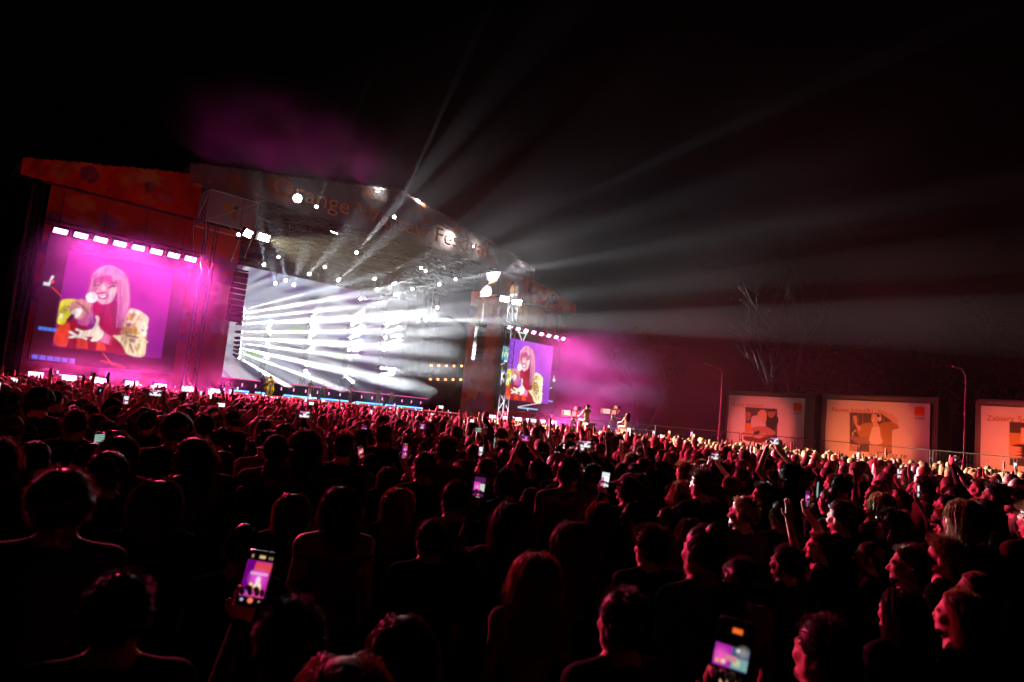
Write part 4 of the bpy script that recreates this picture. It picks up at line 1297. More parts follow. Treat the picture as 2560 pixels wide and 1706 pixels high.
# ================================================================== people: smooth bodies grown from a distance field
class Field:
    """union of rounded cones and ellipsoids, blended; polygonised on a stretched grid"""
    def __init__(self):
        self.p = []

    def cone(self, a, b, r0, r1=None, k=0.03):
        self.p.append(('c', np.array(a, float), np.array(b, float), float(r0), float(r0 if r1 is None else r1), k))
        return self

    def ell(self, c, r, k=0.03, sub=False):
        self.p.append(('s' if sub else 'e', np.array(c, float), np.array(r, float), 0, 0, k))
        return self

    def one(self, q, X, Y, Z):
        if q[0] == 'c':
            a, b = q[1], q[2]
            e = b - a
            L = e @ e + 1e-12
            wx, wy, wz = X - a[0], Y - a[1], Z - a[2]
            t = np.clip((wx * e[0] + wy * e[1] + wz * e[2]) / L, 0, 1)
            return np.sqrt((wx - e[0] * t) ** 2 + (wy - e[1] * t) ** 2 + (wz - e[2] * t) ** 2) - (q[3] + (q[4] - q[3]) * t)
        c, r = q[1], q[2]
        x, y, z = (X - c[0]) / r[0], (Y - c[1]) / r[1], (Z - c[2]) / r[2]
        k0 = np.sqrt(x * x + y * y + z * z)
        k1 = np.sqrt((x / r[0]) ** 2 + (y / r[1]) ** 2 + (z / r[2]) ** 2) + 1e-9
        return k0 * (k0 - 1) / k1

    def bbox(self, q, m):
        if q[0] == 'c':
            r = max(q[3], q[4]) + m
            return np.minimum(q[1], q[2]) - r, np.maximum(q[1], q[2]) + r
        return q[1] - q[2] - m, q[1] + q[2] + m

    def comb(self, d, n, q):
        k = q[5]
        if q[0] == 's':
            n = -n
            h = np.clip(k - np.abs(d - n), 0, None) / k
            return np.maximum(d, n) + h * h * k * 0.25
        h = np.clip(k - np.abs(d - n), 0, None) / k
        return np.minimum(d, n) - h * h * k * 0.25

    def ev(self, P, off=0.0):
        d = np.full(len(P), 0.2)
        for q in self.p:
            lo, hi = self.bbox(q, 0.08)
            m = np.all((P >= lo) & (P <= hi), 1)
            if m.any():
                d[m] = self.comb(d[m], self.one(q, P[m, 0], P[m, 1], P[m, 2]), q)
        return d - off

    def grid(self, xs, ys, zs):
        G = np.full((len(xs), len(ys), len(zs)), 0.2)
        for q in self.p:
            lo, hi = self.bbox(q, 0.08)
            i0, i1 = np.searchsorted(xs, lo[0]), np.searchsorted(xs, hi[0])
            j0, j1 = np.searchsorted(ys, lo[1]), np.searchsorted(ys, hi[1])
            k0, k1 = np.searchsorted(zs, lo[2]), np.searchsorted(zs, hi[2])
            if i1 <= i0 or j1 <= j0 or k1 <= k0:
                continue
            X, Y, Z = xs[i0:i1, None, None], ys[None, j0:j1, None], zs[None, None, k0:k1]
            G[i0:i1, j0:j1, k0:k1] = self.comb(G[i0:i1, j0:j1, k0:k1], self.one(q, X, Y, Z), q)
        return G

    def mesh(self, xs, ys, zs, off=0.0, cut=None, project=2):
        xs, ys, zs = (np.asarray(a, float) for a in (xs, ys, zs))
        G = self.grid(xs, ys, zs) - off
        if cut is not None:
            G = np.maximum(G, cut(xs[:, None, None], ys[None, :, None], zs[None, None, :]))
        return nets(G, xs, ys, zs, (lambda P: self.ev(P, off)) if (project and cut is None) else None, project)

def nets(G, xs, ys, zs, ev=None, project=2):
    """surface nets on a rectilinear grid"""
    I = G < 0
    c = [I[a:I.shape[0] - 1 + a, b:I.shape[1] - 1 + b, e:I.shape[2] - 1 + e] for a in (0, 1) for b in (0, 1) for e in (0, 1)]
    s = sum(q.astype(np.int8) for q in c)
    act = (s > 0) & (s < 8)
    idx = np.full(act.shape, -1, np.int64)
    ci, cj, ck = np.nonzero(act)
    idx[ci, cj, ck] = np.arange(len(ci))
    acc = np.zeros((len(ci), 3)); cnt = np.zeros(len(ci))
    for ax in range(3):
        o = [0, 1]
        for u in o:
            for v in o:
                d0 = [0, 0, 0]; d1 = [0, 0, 0]
                oth = [a for a in range(3) if a != ax]
                d0[oth[0]] = d1[oth[0]] = u; d0[oth[1]] = d1[oth[1]] = v
                d1[ax] = 1
                g0 = G[ci + d0[0], cj + d0[1], ck + d0[2]]; g1 = G[ci + d1[0], cj + d1[1], ck + d1[2]]
                m = (g0 < 0) != (g1 < 0)
                t = np.where(m, g0 / (g0 - g1 + 1e-12), 0)
                p0 = np.stack([xs[ci + d0[0]], ys[cj + d0[1]], zs[ck + d0[2]]], 1)
                p1 = np.stack([xs[ci + d1[0]], ys[cj + d1[1]], zs[ck + d1[2]]], 1)
                acc += np.where(m[:, None], p0 + (p1 - p0) * t[:, None], 0)
                cnt += m
    V = acc / np.maximum(cnt, 1)[:, None]
    if ev is not None:
        for _ in range(project):
            d = ev(V)
            h = 0.004
            g = np.stack([ev(V + np.eye(3)[a] * h) - ev(V - np.eye(3)[a] * h) for a in range(3)], 1) / (2 * h)
            g2 = (g * g).sum(1)
            st = np.where(g2[:, None] > 0.05, g * (d / np.maximum(g2, .05))[:, None], 0)
            ln = np.linalg.norm(st, axis=1, keepdims=True)
            V = V - st * np.minimum(1, 0.012 / np.maximum(ln, 1e-9))
    F = []
    for ax in range(3):
        A = np.take(I, range(I.shape[ax] - 1), ax); B = np.take(I, range(1, I.shape[ax]), ax)
        e = A != B
        i, j, k = np.nonzero(e)
        ij = [i, j, k]
        oth = [a for a in range(3) if a != ax]
        ok = (ij[oth[0]] > 0) & (ij[oth[1]] > 0) & (ij[oth[0]] < idx.shape[oth[0]]) & (ij[oth[1]] < idx.shape[oth[1]])
        i, j, k = i[ok], j[ok], k[ok]
        q = []
        for u, v in ((-1, -1), (0, -1), (0, 0), (-1, 0)):
            d = [i.copy(), j.copy(), k.copy()]
            d[oth[0]] = d[oth[0]] + u; d[oth[1]] = d[oth[1]] + v
            q.append(idx[d[0], d[1], d[2]])
        q = np.stack(q, 1)
        ins = A[i, j, k]
        flip = ins if ax != 1 else ~ins
        q[~flip] = q[~flip][:, ::-1]
        F.append(q)
    F = np.concatenate(F)
    F = F[(F >= 0).all(1)]
    return V, F

def rotz(v, a, c=(0, 0, 0)):
    ca, sa = math.cos(a), math.sin(a)
    x, y = v[0] - c[0], v[1] - c[1]
    return (c[0] + x * ca - y * sa, c[1] + x * sa + y * ca, v[2])

def add_head(F, yaw=0.0, tilt=0.0, dz=0.0):
    """face looks to +y; the head turns about the neck"""
    def T(p):
        x, y, z = p
        z0 = 1.50
        y2 = y * math.cos(tilt) - (z - z0) * math.sin(tilt)
        z2 = z0 + y * math.sin(tilt) + (z - z0) * math.cos(tilt)
        q = rotz((x, y2, z2), yaw)
        return (q[0], q[1], q[2] + dz)
    F.cone(T((0, -.012, 1.43)), T((0, 0, 1.53)), .058, .054, .04)
    F.ell(T((0, -.014, 1.628)), (.077, .096 if abs(yaw) < .6 else .088, .093), .02)
    F.ell(T((0, .030, 1.572)), (.060, .064, .083), .03)
    F.cone(T((-.012, .078, 1.510)), T((.012, .078, 1.510)), .020, .020, .03)
    F.cone(T((-.048, .012, 1.545)), T((-.022, .066, 1.512)), .022, .018, .03)
    F.cone(T((.048, .012, 1.545)), T((.022, .066, 1.512)), .022, .018, .03)
    F.cone(T((0, .092, 1.603)), T((0, .112, 1.572)), .008, .012, .014)
    F.cone(T((-.011, .098, 1.566)), T((.011, .098, 1.566)), .009, .009, .010)
    F.cone(T((-.034, .083, 1.622)), T((.034, .083, 1.622)), .011, .011, .02)
    F.ell(T((-.043, .066, 1.580)), (.020, .018, .016), .03).ell(T((.043, .066, 1.580)), (.020, .018, .016), .03)
    F.ell(T((-.031, .100, 1.604)), (.014, .012, .009), .012, True).ell(T((.031, .100, 1.604)), (.014, .012, .009), .012, True)
    F.cone(T((-.016, .090, 1.541)), T((.016, .090, 1.541)), .007, .007, .008).cone(T((-.014, .088, 1.530)), T((.014, .088, 1.530)), .008, .008, .006)
    for sx in (-1, 1):
        F.ell(T((sx * .079, -.006, 1.585)), (.010, .018, .030), .012)
    return T

def add_hand(F, w, d, n, curl=0.5, side=1, spread=0.35):
    """palm from the wrist w along d; n is the back of the hand; fingers curl to the palm side"""
    w, d, n = Vector(w), Vector(d).normalized(), Vector(n).normalized()
    x = d.cross(n).normalized() * side
    n = x.cross(d).normalized() * side
    pc = w + d * .045
    for o in (-.026, 0, .026):
        F.cone(w + x * o * .6 + d * .01, w + x * o + d * .078, .017, .016, .015)
    for i, (o, L) in enumerate(((-.032, .066), (-.011, .078), (.011, .073), (.031, .056))):
        a = w + x * o + d * .082
        dd = (d + x * (o * spread * 6)).normalized()
        p1 = a + (dd * math.cos(curl * .7) - n * math.sin(curl * .7)) * L * .45
        p2 = p1 + (dd * math.cos(curl * 1.7) - n * math.sin(curl * 1.7)) * L * .32
        p3 = p2 + (dd * math.cos(curl * 2.4) - n * math.sin(curl * 2.4)) * L * .25
        F.cone(a, p1, .0092, .0088, .006).cone(p1, p2, .0088, .008, .004).cone(p2, p3, .008, .007, .004)
    t0 = w + x * -.026 + d * .022
    t1 = t0 + (x * -.75 + d * .65 - n * (.2 + curl * .4)).normalized() * .038
    t2 = t1 + (x * -.35 + d * .85 - n * (.2 + curl * .5)).normalized() * .032
    F.cone(t0, t1, .0125, .0105, .01).cone(t1, t2, .0105, .0085, .004)

def person_field(arms, yaw=0.0, tilt=0.0, wide=1.0, female=False, legs='stand', hands=True, lean=0.0):
    """arms: for each side (elbow, wrist, hand direction, back-of-hand, curl) or None for hanging"""
    F = Field()
    sh = (.178 if female else .195) * wide
    wt = (.115 if female else .135) * wide
    F.ell((0, -.005, 1.27), (.150 * wide, .098, .17), .08)
    F.ell((0, 0.005, 1.10), (wt, .088, .15), .08)
    F.ell((0, -.005, .95), (.158 * wide, .112, .12), .08)
    if female:
        F.ell((-.07, .075, 1.27), (.058, .05, .055), .05).ell((.07, .075, 1.27), (.058, .05, .055), .05)
    else:
        F.ell((0, .035, 1.30), (.14 * wide, .075, .09), .06)
    for sx in (-1, 1):
        F.cone((sx * .03, -.015, 1.455), (sx * (sh - .01), -.005, 1.405), .048, .052, .06)
        F.cone((sx * .10, -.02, 1.33), (sx * (sh - .02), -.01, 1.385), .07, .055, .06)
    T = add_head(F, yaw, tilt)
    for sx, a in zip((-1, 1), arms):
        s0 = Vector((sx * sh, -.005, 1.395))
        if a is None:
            a = (Vector((sx * (sh + .045), -.02, 1.12)), Vector((sx * (sh + .03), .05, .88)), Vector((0, .15, -1)), Vector((sx, 0, 0)), .5)
        e, w, hd, hn, cu = a
        F.cone(s0, e, .052 * (1 if not female else .85), .040 * (1 if not female else .85), .04)
        F.cone(e, w, .040 * (1 if not female else .85), .026, .02)
        if hands:
            add_hand(F, w, hd, hn, cu, sx)
    if legs == 'stand':
        for sx in (-1, 1):
            F.cone((sx * .088, 0, .90), (sx * .10, .015, .50), .090, .060, .05)
            F.cone((sx * .10, .015, .50), (sx * .105, -.02, .10), .058, .038, .03)
            F.cone((sx * .105, -.045, .042), (sx * .115, .13, .034), .040, .032, .03)
    elif legs == 'stride':
        for sx, f in ((-1, .16), (1, -.14)):
            F.cone((sx * .09, 0, .90), (sx * .13, f, .50), .085, .060, .05)
            F.cone((sx * .13, f, .50), (sx * .16, f * 1.1 - .10, .10), .058, .038, .03)
            F.cone((sx * .16, f * 1.1 - .12, .042), (sx * .175, f * 1.1 + .05, .034), .040, .032, .03)
    elif legs == 'sit':
        for sx in (-1, 1):
            F.cone((sx * .09, 0, .90), (sx * .13, .42, .90), .090, .062, .05)
            F.cone((sx * .13, .42, .90), (sx * .14, .36, .50), .058, .038, .03)
            F.cone((sx * .14, .33, .46), (sx * .15, .50, .455), .038, .032, .03)
    return F, T

def lines(lo, hi, base, fine):
    """grid lines: base spacing, finer inside the given bands (lo, hi, step)"""
    out = [lo]
    while out[-1] < hi:
        p = out[-1]
        st = base
        for a, b, f in fine:
            if a - base * .5 <= p < b:
                st = min(st, f)
        out.append(p + st)
    return np.array(out)

SKIN, TOP, TROUS, SHOE = 0, 1, 2, 3
def cloth_rand(name, cols, rough=0.85, bumpy=True):
    """fabric whose colour differs from person to person"""
    m = mat(name, (0.1, 0.1, 0.1), rough, bump=0.6 if bumpy else 0, bscale=14, spec=0.04 if bumpy else 0.3)
    nt = m.node_tree
    oi = nt.nodes.new('ShaderNodeObjectInfo')
    cr = nt.nodes.new('ShaderNodeValToRGB')
    cr.color_ramp.interpolation = 'CONSTANT'
    el = cr.color_ramp.elements
    while len(el) > 1:
        el.remove(el[-1])
    el[0].position = 0; el[0].color = (*cols[0], 1)
    for i, c in enumerate(cols[1:], 1):
        e = el.new(i / len(cols)); e.color = (*c, 1)
    nt.links.new(oi.outputs['Random'], cr.inputs['Fac'])
    nt.links.new(cr.outputs['Color'], nt.nodes['Principled BSDF'].inputs['Base Color'])
    return m
M['skin'] = cloth_rand('skin', [(0.52, 0.30, 0.21), (0.60, 0.37, 0.27), (0.44, 0.25, 0.17), (0.56, 0.34, 0.25), (0.30, 0.16, 0.10)], 0.6, False)
M['top'] = cloth_rand('shirt_fabric', [(0.012, 0.012, 0.012), (0.02, 0.018, 0.016), (0.010, 0.010, 0.010), (0.06, 0.05, 0.045), (0.025, 0.022, 0.022), (0.014, 0.014, 0.014), (0.22, 0.17, 0.13), (0.05, 0.015, 0.012), (0.015, 0.016, 0.012)])
M['trous'] = mat('denim', (0.03, 0.035, 0.06), 0.8, var=0.3, vscale=30)
M['shoe'] = mat('shoe_leather', (0.03, 0.03, 0.03), 0.5)

def body_mesh(name, F, dense=1.0, arms_fine=(), zmax=1.76, xr=.30, y0=-.2, y1=.24, sleeves='short', seat=False):
    """one continuous surface; the faces know what they wear"""
    fx = [(-.105, .105, .0088 / dense)] + [(a - .075, a + .075, .0062) for a, _, _ in arms_fine]
    fy = [(-.13, .135, .0095 / dense)] + [(b - .075, b + .075, .0062) for _, b, _ in arms_fine]
    fz = [(1.47, 1.73, .0088 / dense), (1.0, 1.47, .016 / dense)] + [(c - .03, c + .19, .0062) for _, _, c in arms_fine]
    xs = lines(-xr, xr, .022 / dense, fx); ys = lines(y0, y1, .020 / dense, fy); zs = lines(-.02, zmax, .030 / dense, fz)
    V, Q = F.mesh(xs, ys, zs)
    me = np_mesh(name, V, Q, True)
    C = V[Q].mean(1)
    mi = np.full(len(Q), SKIN, np.int32)
    nr = np.hypot(C[:, 0], C[:, 1] + .008)
    neck = np.where(nr < .082, 1.445 + np.clip(-C[:, 1], -.1, .1) * .30, 1.52) if sleeves != 'strap' else np.full(len(C), 1.36)
    low = .93 if not seat else .98
    r = np.abs(C[:, 0])
    torso = (C[:, 2] < neck) & (C[:, 2] > low)
    zone = F.armzone(C) if hasattr(F, 'armzone') else np.zeros(len(C))
    mi[torso & (zone < (.55 if sleeves == 'short' else 2 if sleeves == 'long' else .05))] = TOP
    if sleeves == 'long':
        mi[(zone > 0) & (zone < .97)] = TOP
    elif sleeves == 'short':
        mi[(zone > 0) & (zone < .32)] = TOP
    mi[(C[:, 2] <= low) & (zone <= 0)] = TROUS
    mi[(C[:, 2] <= .085) & (zone <= 0)] = SHOE
    me.polygons.foreach_set('material_index', mi)
    for k in ('skin', 'top', 'trous', 'shoe'):
        me.materials.append(M[k])
    return me

def arm_zone(F, arms, sh):
    """0 off the arm, else the share of the way from shoulder to fingertip"""
    segs = []
    for sx, a in zip((-1, 1), arms):
        s0 = np.array((sx * sh, -.005, 1.395))
        if a is None:
            e, w = np.array((sx * (sh + .045), -.02, 1.12)), np.array((sx * (sh + .03), .05, .88))
            h = np.array((0, .15, -1.)); h /= np.linalg.norm(h)
        else:
            e, w = np.array(a[0], float), np.array(a[1], float); h = np.array(a[2], float); h = h / np.linalg.norm(h)
        segs.append((s0, e, w, w + h * .18))
    def z(C):
        best = np.full(len(C), 9.0); out = np.zeros(len(C))
        for s in segs:
            tot = 0
            for i, (lo, hi, rad) in enumerate(((.001, .5, .075), (.5, .96, .06), (.98, 1.2, .1 if s[3][2] > 1.2 else .062))):
                a, b = s[i], s[i + 1]
                e = b - a
                t = np.clip(((C - a) @ e) / (e @ e), 0, 1)
                d = np.linalg.norm(C - a - t[:, None] * e, axis=1)
                m = (d < rad) & (d < best) & ((t > .25) | (i > 0))
                out[m] = lo + (hi - lo) * t[m]
                best[m] = d[m]
        return out
    F.armzone = z

V3 = Vector
# arm poses (left, right); every raised hand closes round something or is open
def pose(kind, female):
    sh = .178 if female else .195
    up = dict(
        phone_r=(None, (V3((sh + .06, .20, 1.30)), V3((.10, .36, 1.60)), V3((-.10, .10, 1)), V3((.35, .9, .0)), .95)),
        phone_high=((V3((-sh - .10, .16, 1.62)), V3((-.085, .28, 1.86)), V3((.15, .05, 1)), V3((-.6, .7, 0)), .95), (V3((sh + .10, .16, 1.62)), V3((.085, .28, 1.86)), V3((-.15, .05, 1)), V3((.6, .7, 0)), .95)),
        hand_up=(None, (V3((sh + .09, .08, 1.62)), V3((sh + .05, .14, 1.88)), V3((.05, .05, 1)), V3((0, -1, 0)), .18)),
        fist_up=((V3((-sh - .08, .08, 1.62)), V3((-sh - .02, .12, 1.88)), V3((0, .05, 1)), V3((0, -1, 0)), 1.15), None),
        both_up=((V3((-sh - .16, .06, 1.58)), V3((-sh - .12, .12, 1.85)), V3((-.1, .05, 1)), V3((0, -1, 0)), .2), (V3((sh + .16, .06, 1.58)), V3((sh + .12, .12, 1.85)), V3((.1, .05, 1)), V3((0, -1, 0)), .2)),
        clap=((V3((-sh - .05, .22, 1.28)), V3((-.05, .38, 1.50)), V3((.25, .1, 1)), V3((-1, .2, 0)), .15), (V3((sh + .05, .22, 1.28)), V3((.05, .38, 1.50)), V3((-.25, .1, 1)), V3((1, .2, 0)), .15)),
        down=(None, None))
    return up[kind]
FINE = dict(phone_r=((.095, .38, 1.60),), phone_high=((-.08, .30, 1.86), (.08, .30, 1.86)), hand_up=((.25, .15, 1.88),), fist_up=((-.21, .13, 1.88),), both_up=((-.32, .13, 1.85), (.32, .13, 1.85)), clap=((-.04, .40, 1.5), (.04, .40, 1.5)), down=())
EXT = dict(phone_r=(.32, .55, 1.83), phone_high=(.36, .46, 2.09), hand_up=(.38, .26, 2.12), fist_up=(.38, .26, 2.12), both_up=(.46, .26, 2.1), clap=(.32, .60, 1.76), down=(.30, .24, 1.76))
BODY = {}
def body(kind, female=False, yaw=0.0, tilt=0.0, wide=1.0, sleeves='short', dense=1.0):
    key = (kind, female, round(yaw, 2), round(tilt, 2), wide, sleeves, dense)
    if key not in BODY:
        ar = pose(kind, female)
        F, T = person_field(ar, yaw, tilt, wide, female)
        arm_zone(F, ar, (.178 if female else .195) * wide)
        e = EXT[kind]
        BODY[key] = (body_mesh('body', F, dense, FINE[kind], e[2], e[0], -.2, e[1], sleeves), T)
    return BODY[key]

# ------------------------------------------------------------------ hair: a solid inner mass and many loose strands
def hair_mat(name, col, sheen=0.5):
    m = bpy.data.materials.new(name)
    m.use_nodes = True
    nt = m.node_tree
    b = nt.nodes['Principled BSDF']
    oi = nt.nodes.new('ShaderNodeObjectInfo')
    mx = nt.nodes.new('ShaderNodeMix'); mx.data_type = 'RGBA'
    mx.inputs['A'].default_value = (*[c * .6 for c in col], 1)
    mx.inputs['B'].default_value = (*[min(1, c * 1.5) for c in col], 1)
    nt.links.new(oi.outputs['Random'], mx.inputs['Factor'])
    nt.links.new(mx.outputs['Result'], b.inputs['Base Color'])
    b.inputs['Roughness'].default_value = 0.42
    b.inputs['Specular IOR Level'].default_value = 0.6
    t = nt.nodes.new('ShaderNodeBsdfTranslucent')
    nt.links.new(mx.outputs['Result'], t.inputs[0])
    ms = nt.nodes.new('ShaderNodeMixShader'); ms.inputs[0].default_value = .35
    nt.links.new(b.outputs[0], ms.inputs[1]); nt.links.new(t.outputs[0], ms.inputs[2])
    nt.links.new(ms.outputs[0], nt.nodes['Material Output'].inputs[0])
    return m
HAIRC = dict(dark=hair_mat('dark_hair', (0.028, 0.015, 0.009)), brown=hair_mat('brown_hair', (0.09, 0.040, 0.018)), fair=hair_mat('fair_hair', (0.30, 0.16, 0.07)), red=hair_mat('red_hair', (0.20, 0.06, 0.018)))
HC = np.array((0, -.014, 1.628)); HR = np.array((.080, .100, .097))
def hair_mesh(style, n, width, seed, T):
    """inner mass + strands, placed on the head by T"""
    rg = np.random.default_rng(seed)
    F = Field()
    front = (lambda x, y, z: (y - .072) + (1.668 - z) * .55)         # keep the face free
    long_ = dict(long=1.22, wavy=1.24, bob=1.46, pony=1.5, bun=1.5, curly=1.5, short=1.53, buzz=1.55, crop=1.53, bald=9)[style]
    th = dict(long=.010, wavy=.016, bob=.012, pony=.006, bun=.006, curly=.022, short=.008, buzz=.001, crop=.014)[style]
    F.ell(HC, HR + th, .02)
    if style in ('long', 'wavy', 'bob'):
        F.ell((0, -.040, 1.55), (.084, .070, .12), .05)
        if style != 'bob':
            F.ell((0, -.095, 1.38), (.085 if style == 'long' else .105, .035, .16), .05)
    if style == 'bun':
        F.ell((0, -.085, 1.715), (.045, .045, .042), .02)
    if style == 'curly':
        for _ in range(40):
            v = rg.normal(size=3); v /= np.linalg.norm(v); v[2] = abs(v[2]) * .9 - .12
            F.ell(HC + v * (HR + .012), np.full(3, rg.uniform(.020, .034)), .02)
    st = .011 if n > 1200 else .017
    xs, ys, zs = np.arange(-.16, .161, st), np.arange(-.22, .161, st), np.arange(1.18, 1.80, st)
    def cut(x, y, z):
        f = (y - .060) + np.clip(1.672 - z, -.02, .3) * .9           # forehead and face
        low = (1.535 + np.clip(y + .06, 0, .2) * .75) - z               # nape and ears for short hair
        if style in ('long', 'wavy', 'bob'):
            f = (y - .055) + np.clip(1.668 - z, -.02, .3) * .42
            low = np.full_like(low, -1.0) + (x * 0)
        return np.maximum(f, low)
    V, Q = F.mesh(xs, ys, zs, cut=cut)
    verts = [V]; faces = [Q]
    base = len(V)
    # strands
    m = n
    v = rg.normal(size=(m * 3, 3)); v /= np.linalg.norm(v, axis=1, keepdims=True)
    p = HC + v * (HR + th * .6)
    f = (p[:, 1] - .058) + np.clip(1.672 - p[:, 2], -.02, .3) * .9
    low = (1.54 + np.clip(p[:, 1] + .06, 0, .2) * .75) - p[:, 2]
    ok = (f < 0) & (low < 0)
    if style in ('long', 'wavy', 'bob'):
        ok &= (p[:, 1] < .055)
    p = p[ok][:m]
    m = len(p)
    nrm = (p - HC) / HR; nrm /= np.linalg.norm(nrm, axis=1, keepdims=True)
    K = dict(long=8, wavy=8, bob=6, pony=6, bun=5, curly=6, short=3, buzz=2, crop=4)[style]
    L = dict(long=.40, wavy=.38, bob=.20, pony=.10, bun=.09, curly=.050, short=.032, buzz=.008, crop=.05)[style] * rg.uniform(.75, 1.2, m)
    pts = [p]
    cur = p.copy()
    ph = rg.uniform(0, 6.28, m); fr = rg.uniform(25, 45, m)
    step = L / K
    wild = rg.normal(size=(m, 3))
    for k in range(K):
        q = (cur - HC) / (HR + th + .004)
        rad = np.linalg.norm(q, axis=1)
        nn = q / HR; nn /= np.linalg.norm(nn, axis=1, keepdims=True)
        if style in ('short', 'buzz', 'crop', 'curly'):
            out = dict(short=.55, buzz=1.0, crop=.75, curly=.8)[style]
            back = np.array((0, -.7, -.35)) if style != 'crop' else np.array((0, .2, .6))
            d = nn * out + back * (1 - out) + wild * (.22 if style != 'curly' else .40)
            if style == 'curly':
                d = d + np.stack([np.sin(ph + k * 2.1), np.cos(ph + k * 2.1), np.sin(ph * 2 + k * 1.7)], 1) * .8
        elif style in ('pony', 'bun'):
            tgt = np.array((0, -.115, 1.66)) if style == 'pony' else np.array((0, -.085, 1.70))
            d = tgt - cur; d /= np.linalg.norm(d, axis=1, keepdims=True)
            d = d - nn * (d * nn).sum(1, keepdims=True) * (rad[:, None] < 1.1)
            d = d + wild * .06
        else:
            g = np.zeros((m, 3)); g[:, 2] = -1
            g[:, 0] += np.sign(cur[:, 0]) * .25 * (cur[:, 2] > 1.66)
            g[:, 1] += -.25 * (cur[:, 2] > 1.60)
            tan = g - nn * (g * nn).sum(1, keepdims=True)
            tn = np.linalg.norm(tan, axis=1, keepdims=True)
            near = (rad < 1.06) & (cur[:, 2] > 1.56)
            d = np.where(near[:, None], tan / np.maximum(tn, .15) + nn * (1.02 - rad[:, None]) * 4, g)
            d = d + wild * (.05 if style == 'long' else .14)
            if style == 'wavy':
                d = d + np.stack([np.sin(ph + k * 1.6), np.cos(ph + k * 1.6) * .5, np.zeros(m)], 1) * .45
            fr_ = (cur[:, 1] > .02) & (cur[:, 2] > 1.40)
            d[:, 0] += np.where(fr_, np.sign(cur[:, 0]) * .9, 0); d[:, 1] += np.where(fr_, -.75, 0)
            d[:, 1] += np.where((cur[:, 2] < 1.47) & (cur[:, 1] > -.10), -.5, 0)
            d[:, 0] += np.where((cur[:, 2] < 1.45) & (np.abs(cur[:, 0]) < .1), np.sign(cur[:, 0]) * .12, 0)
        d /= np.linalg.norm(d, axis=1, keepdims=True)
        cur = cur + d * step[:, None]
        pts.append(cur)
    pts = np.stack(pts, 1)                                                # m, K+1, 3
    if style != 'buzz':                                                   # locks: strands gather towards a few leaders
        nl = max(30, m // 26)
        lead = rg.choice(m, nl, replace=False)
        near_ = np.argmin(((p[:, None, :] - p[None, lead, :]) ** 2).sum(2), 1) if m * nl < 4e5 else np.concatenate([np.argmin(((p[a:a + 500, None, :] - p[None, lead, :]) ** 2).sum(2), 1) for a in range(0, m, 500)])
        tt = np.linspace(0, 1, K + 1)[None, :, None] ** 1.3
        loose = (rg.random(m) < .12)[:, None, None]
        tgt_ = pts[lead][near_] + (pts[:, :1] - p[lead][near_][:, None, :]) * .35
        pts = pts + (tgt_ - pts) * tt * np.where(loose, 0, .62)
    sd = rg.normal(size=(m, 3)); t = pts[:, -1] - pts[:, 0]; t /= np.linalg.norm(t, axis=1, keepdims=True)
    sd -= t * (sd * t).sum(1, keepdims=True); sd /= np.linalg.norm(sd, axis=1, keepdims=True)
    tap = np.linspace(1, .25, K + 1)[None, :, None]
    A = pts - sd[:, None, :] * width * tap / 2; B = pts + sd[:, None, :] * width * tap / 2
    R = np.stack([A, B], 2).reshape(-1, 3)
    i0 = (np.arange(m)[:, None] * (K + 1) + np.arange(K)[None, :]).ravel() * 2 + base
    faces.append(np.stack([i0, i0 + 1, i0 + 3, i0 + 2], 1))
    verts.append(R)
    base += len(R)
    if style == 'pony':                                                   # the tail itself
        mm = n // 2
        u = rg.normal(size=(mm, 3)) * np.array((.016, .014, .014)) + np.array((0, -.125, 1.665))
        KK = 8
        P2 = [u]; c = u.copy(); w2 = rg.normal(size=(mm, 3)) * .10
        for k in range(KK):
            g = np.array((0, -.85 + k * .16, -.25 - k * .25)); g = g / np.linalg.norm(g)
            dd = g + w2; dd /= np.linalg.norm(dd, axis=1, keepdims=True)
            c = c + dd * .040; P2.append(c)
        P2 = np.stack(P2, 1)
        s2 = rg.normal(size=(mm, 3)); s2 /= np.linalg.norm(s2, axis=1, keepdims=True)
        w_ = width * 1.6
        A = P2 - s2[:, None, :] * w_ / 2; B = P2 + s2[:, None, :] * w_ / 2
        R = np.stack([A, B], 2).reshape(-1, 3)
        i0 = (np.arange(mm)[:, None] * (KK + 1) + np.arange(KK)[None, :]).ravel() * 2 + base
        faces.append(np.stack([i0, i0 + 1, i0 + 3, i0 + 2], 1)); verts.append(R)
    V = np.concatenate(verts)
    # carry the whole thing with the head's turn
    o = np.array(T((0, 0, 0))); B3 = np.stack([np.array(T(tuple(e))) - o for e in np.eye(3)], 1)
    V = V @ B3.T + o
    me = np_mesh('hair', V, np.concatenate(faces), True)
    return me
HAIR = {}
def hair(style, colour, yaw, tilt, T, near, seed, parent):
    """the strands are shared by everyone with that cut; the colour belongs to the person"""
    k0 = (style, round(yaw, 2), round(tilt, 2), near, seed % 2)
    if k0 not in HAIR:
        n = dict(near=2900, mid=600)[near]
        HAIR[k0] = hair_mesh(style, n, .0020 if near == 'near' else .0055, seed % 2 + 17, T)
        HAIR[k0].materials.append(HAIRC['dark'])
    o = obj('hair', HAIR[k0], None, parent)
    o.material_slots[0].link = 'OBJECT'
    o.material_slots[0].material = HAIRC[colour]
    return o
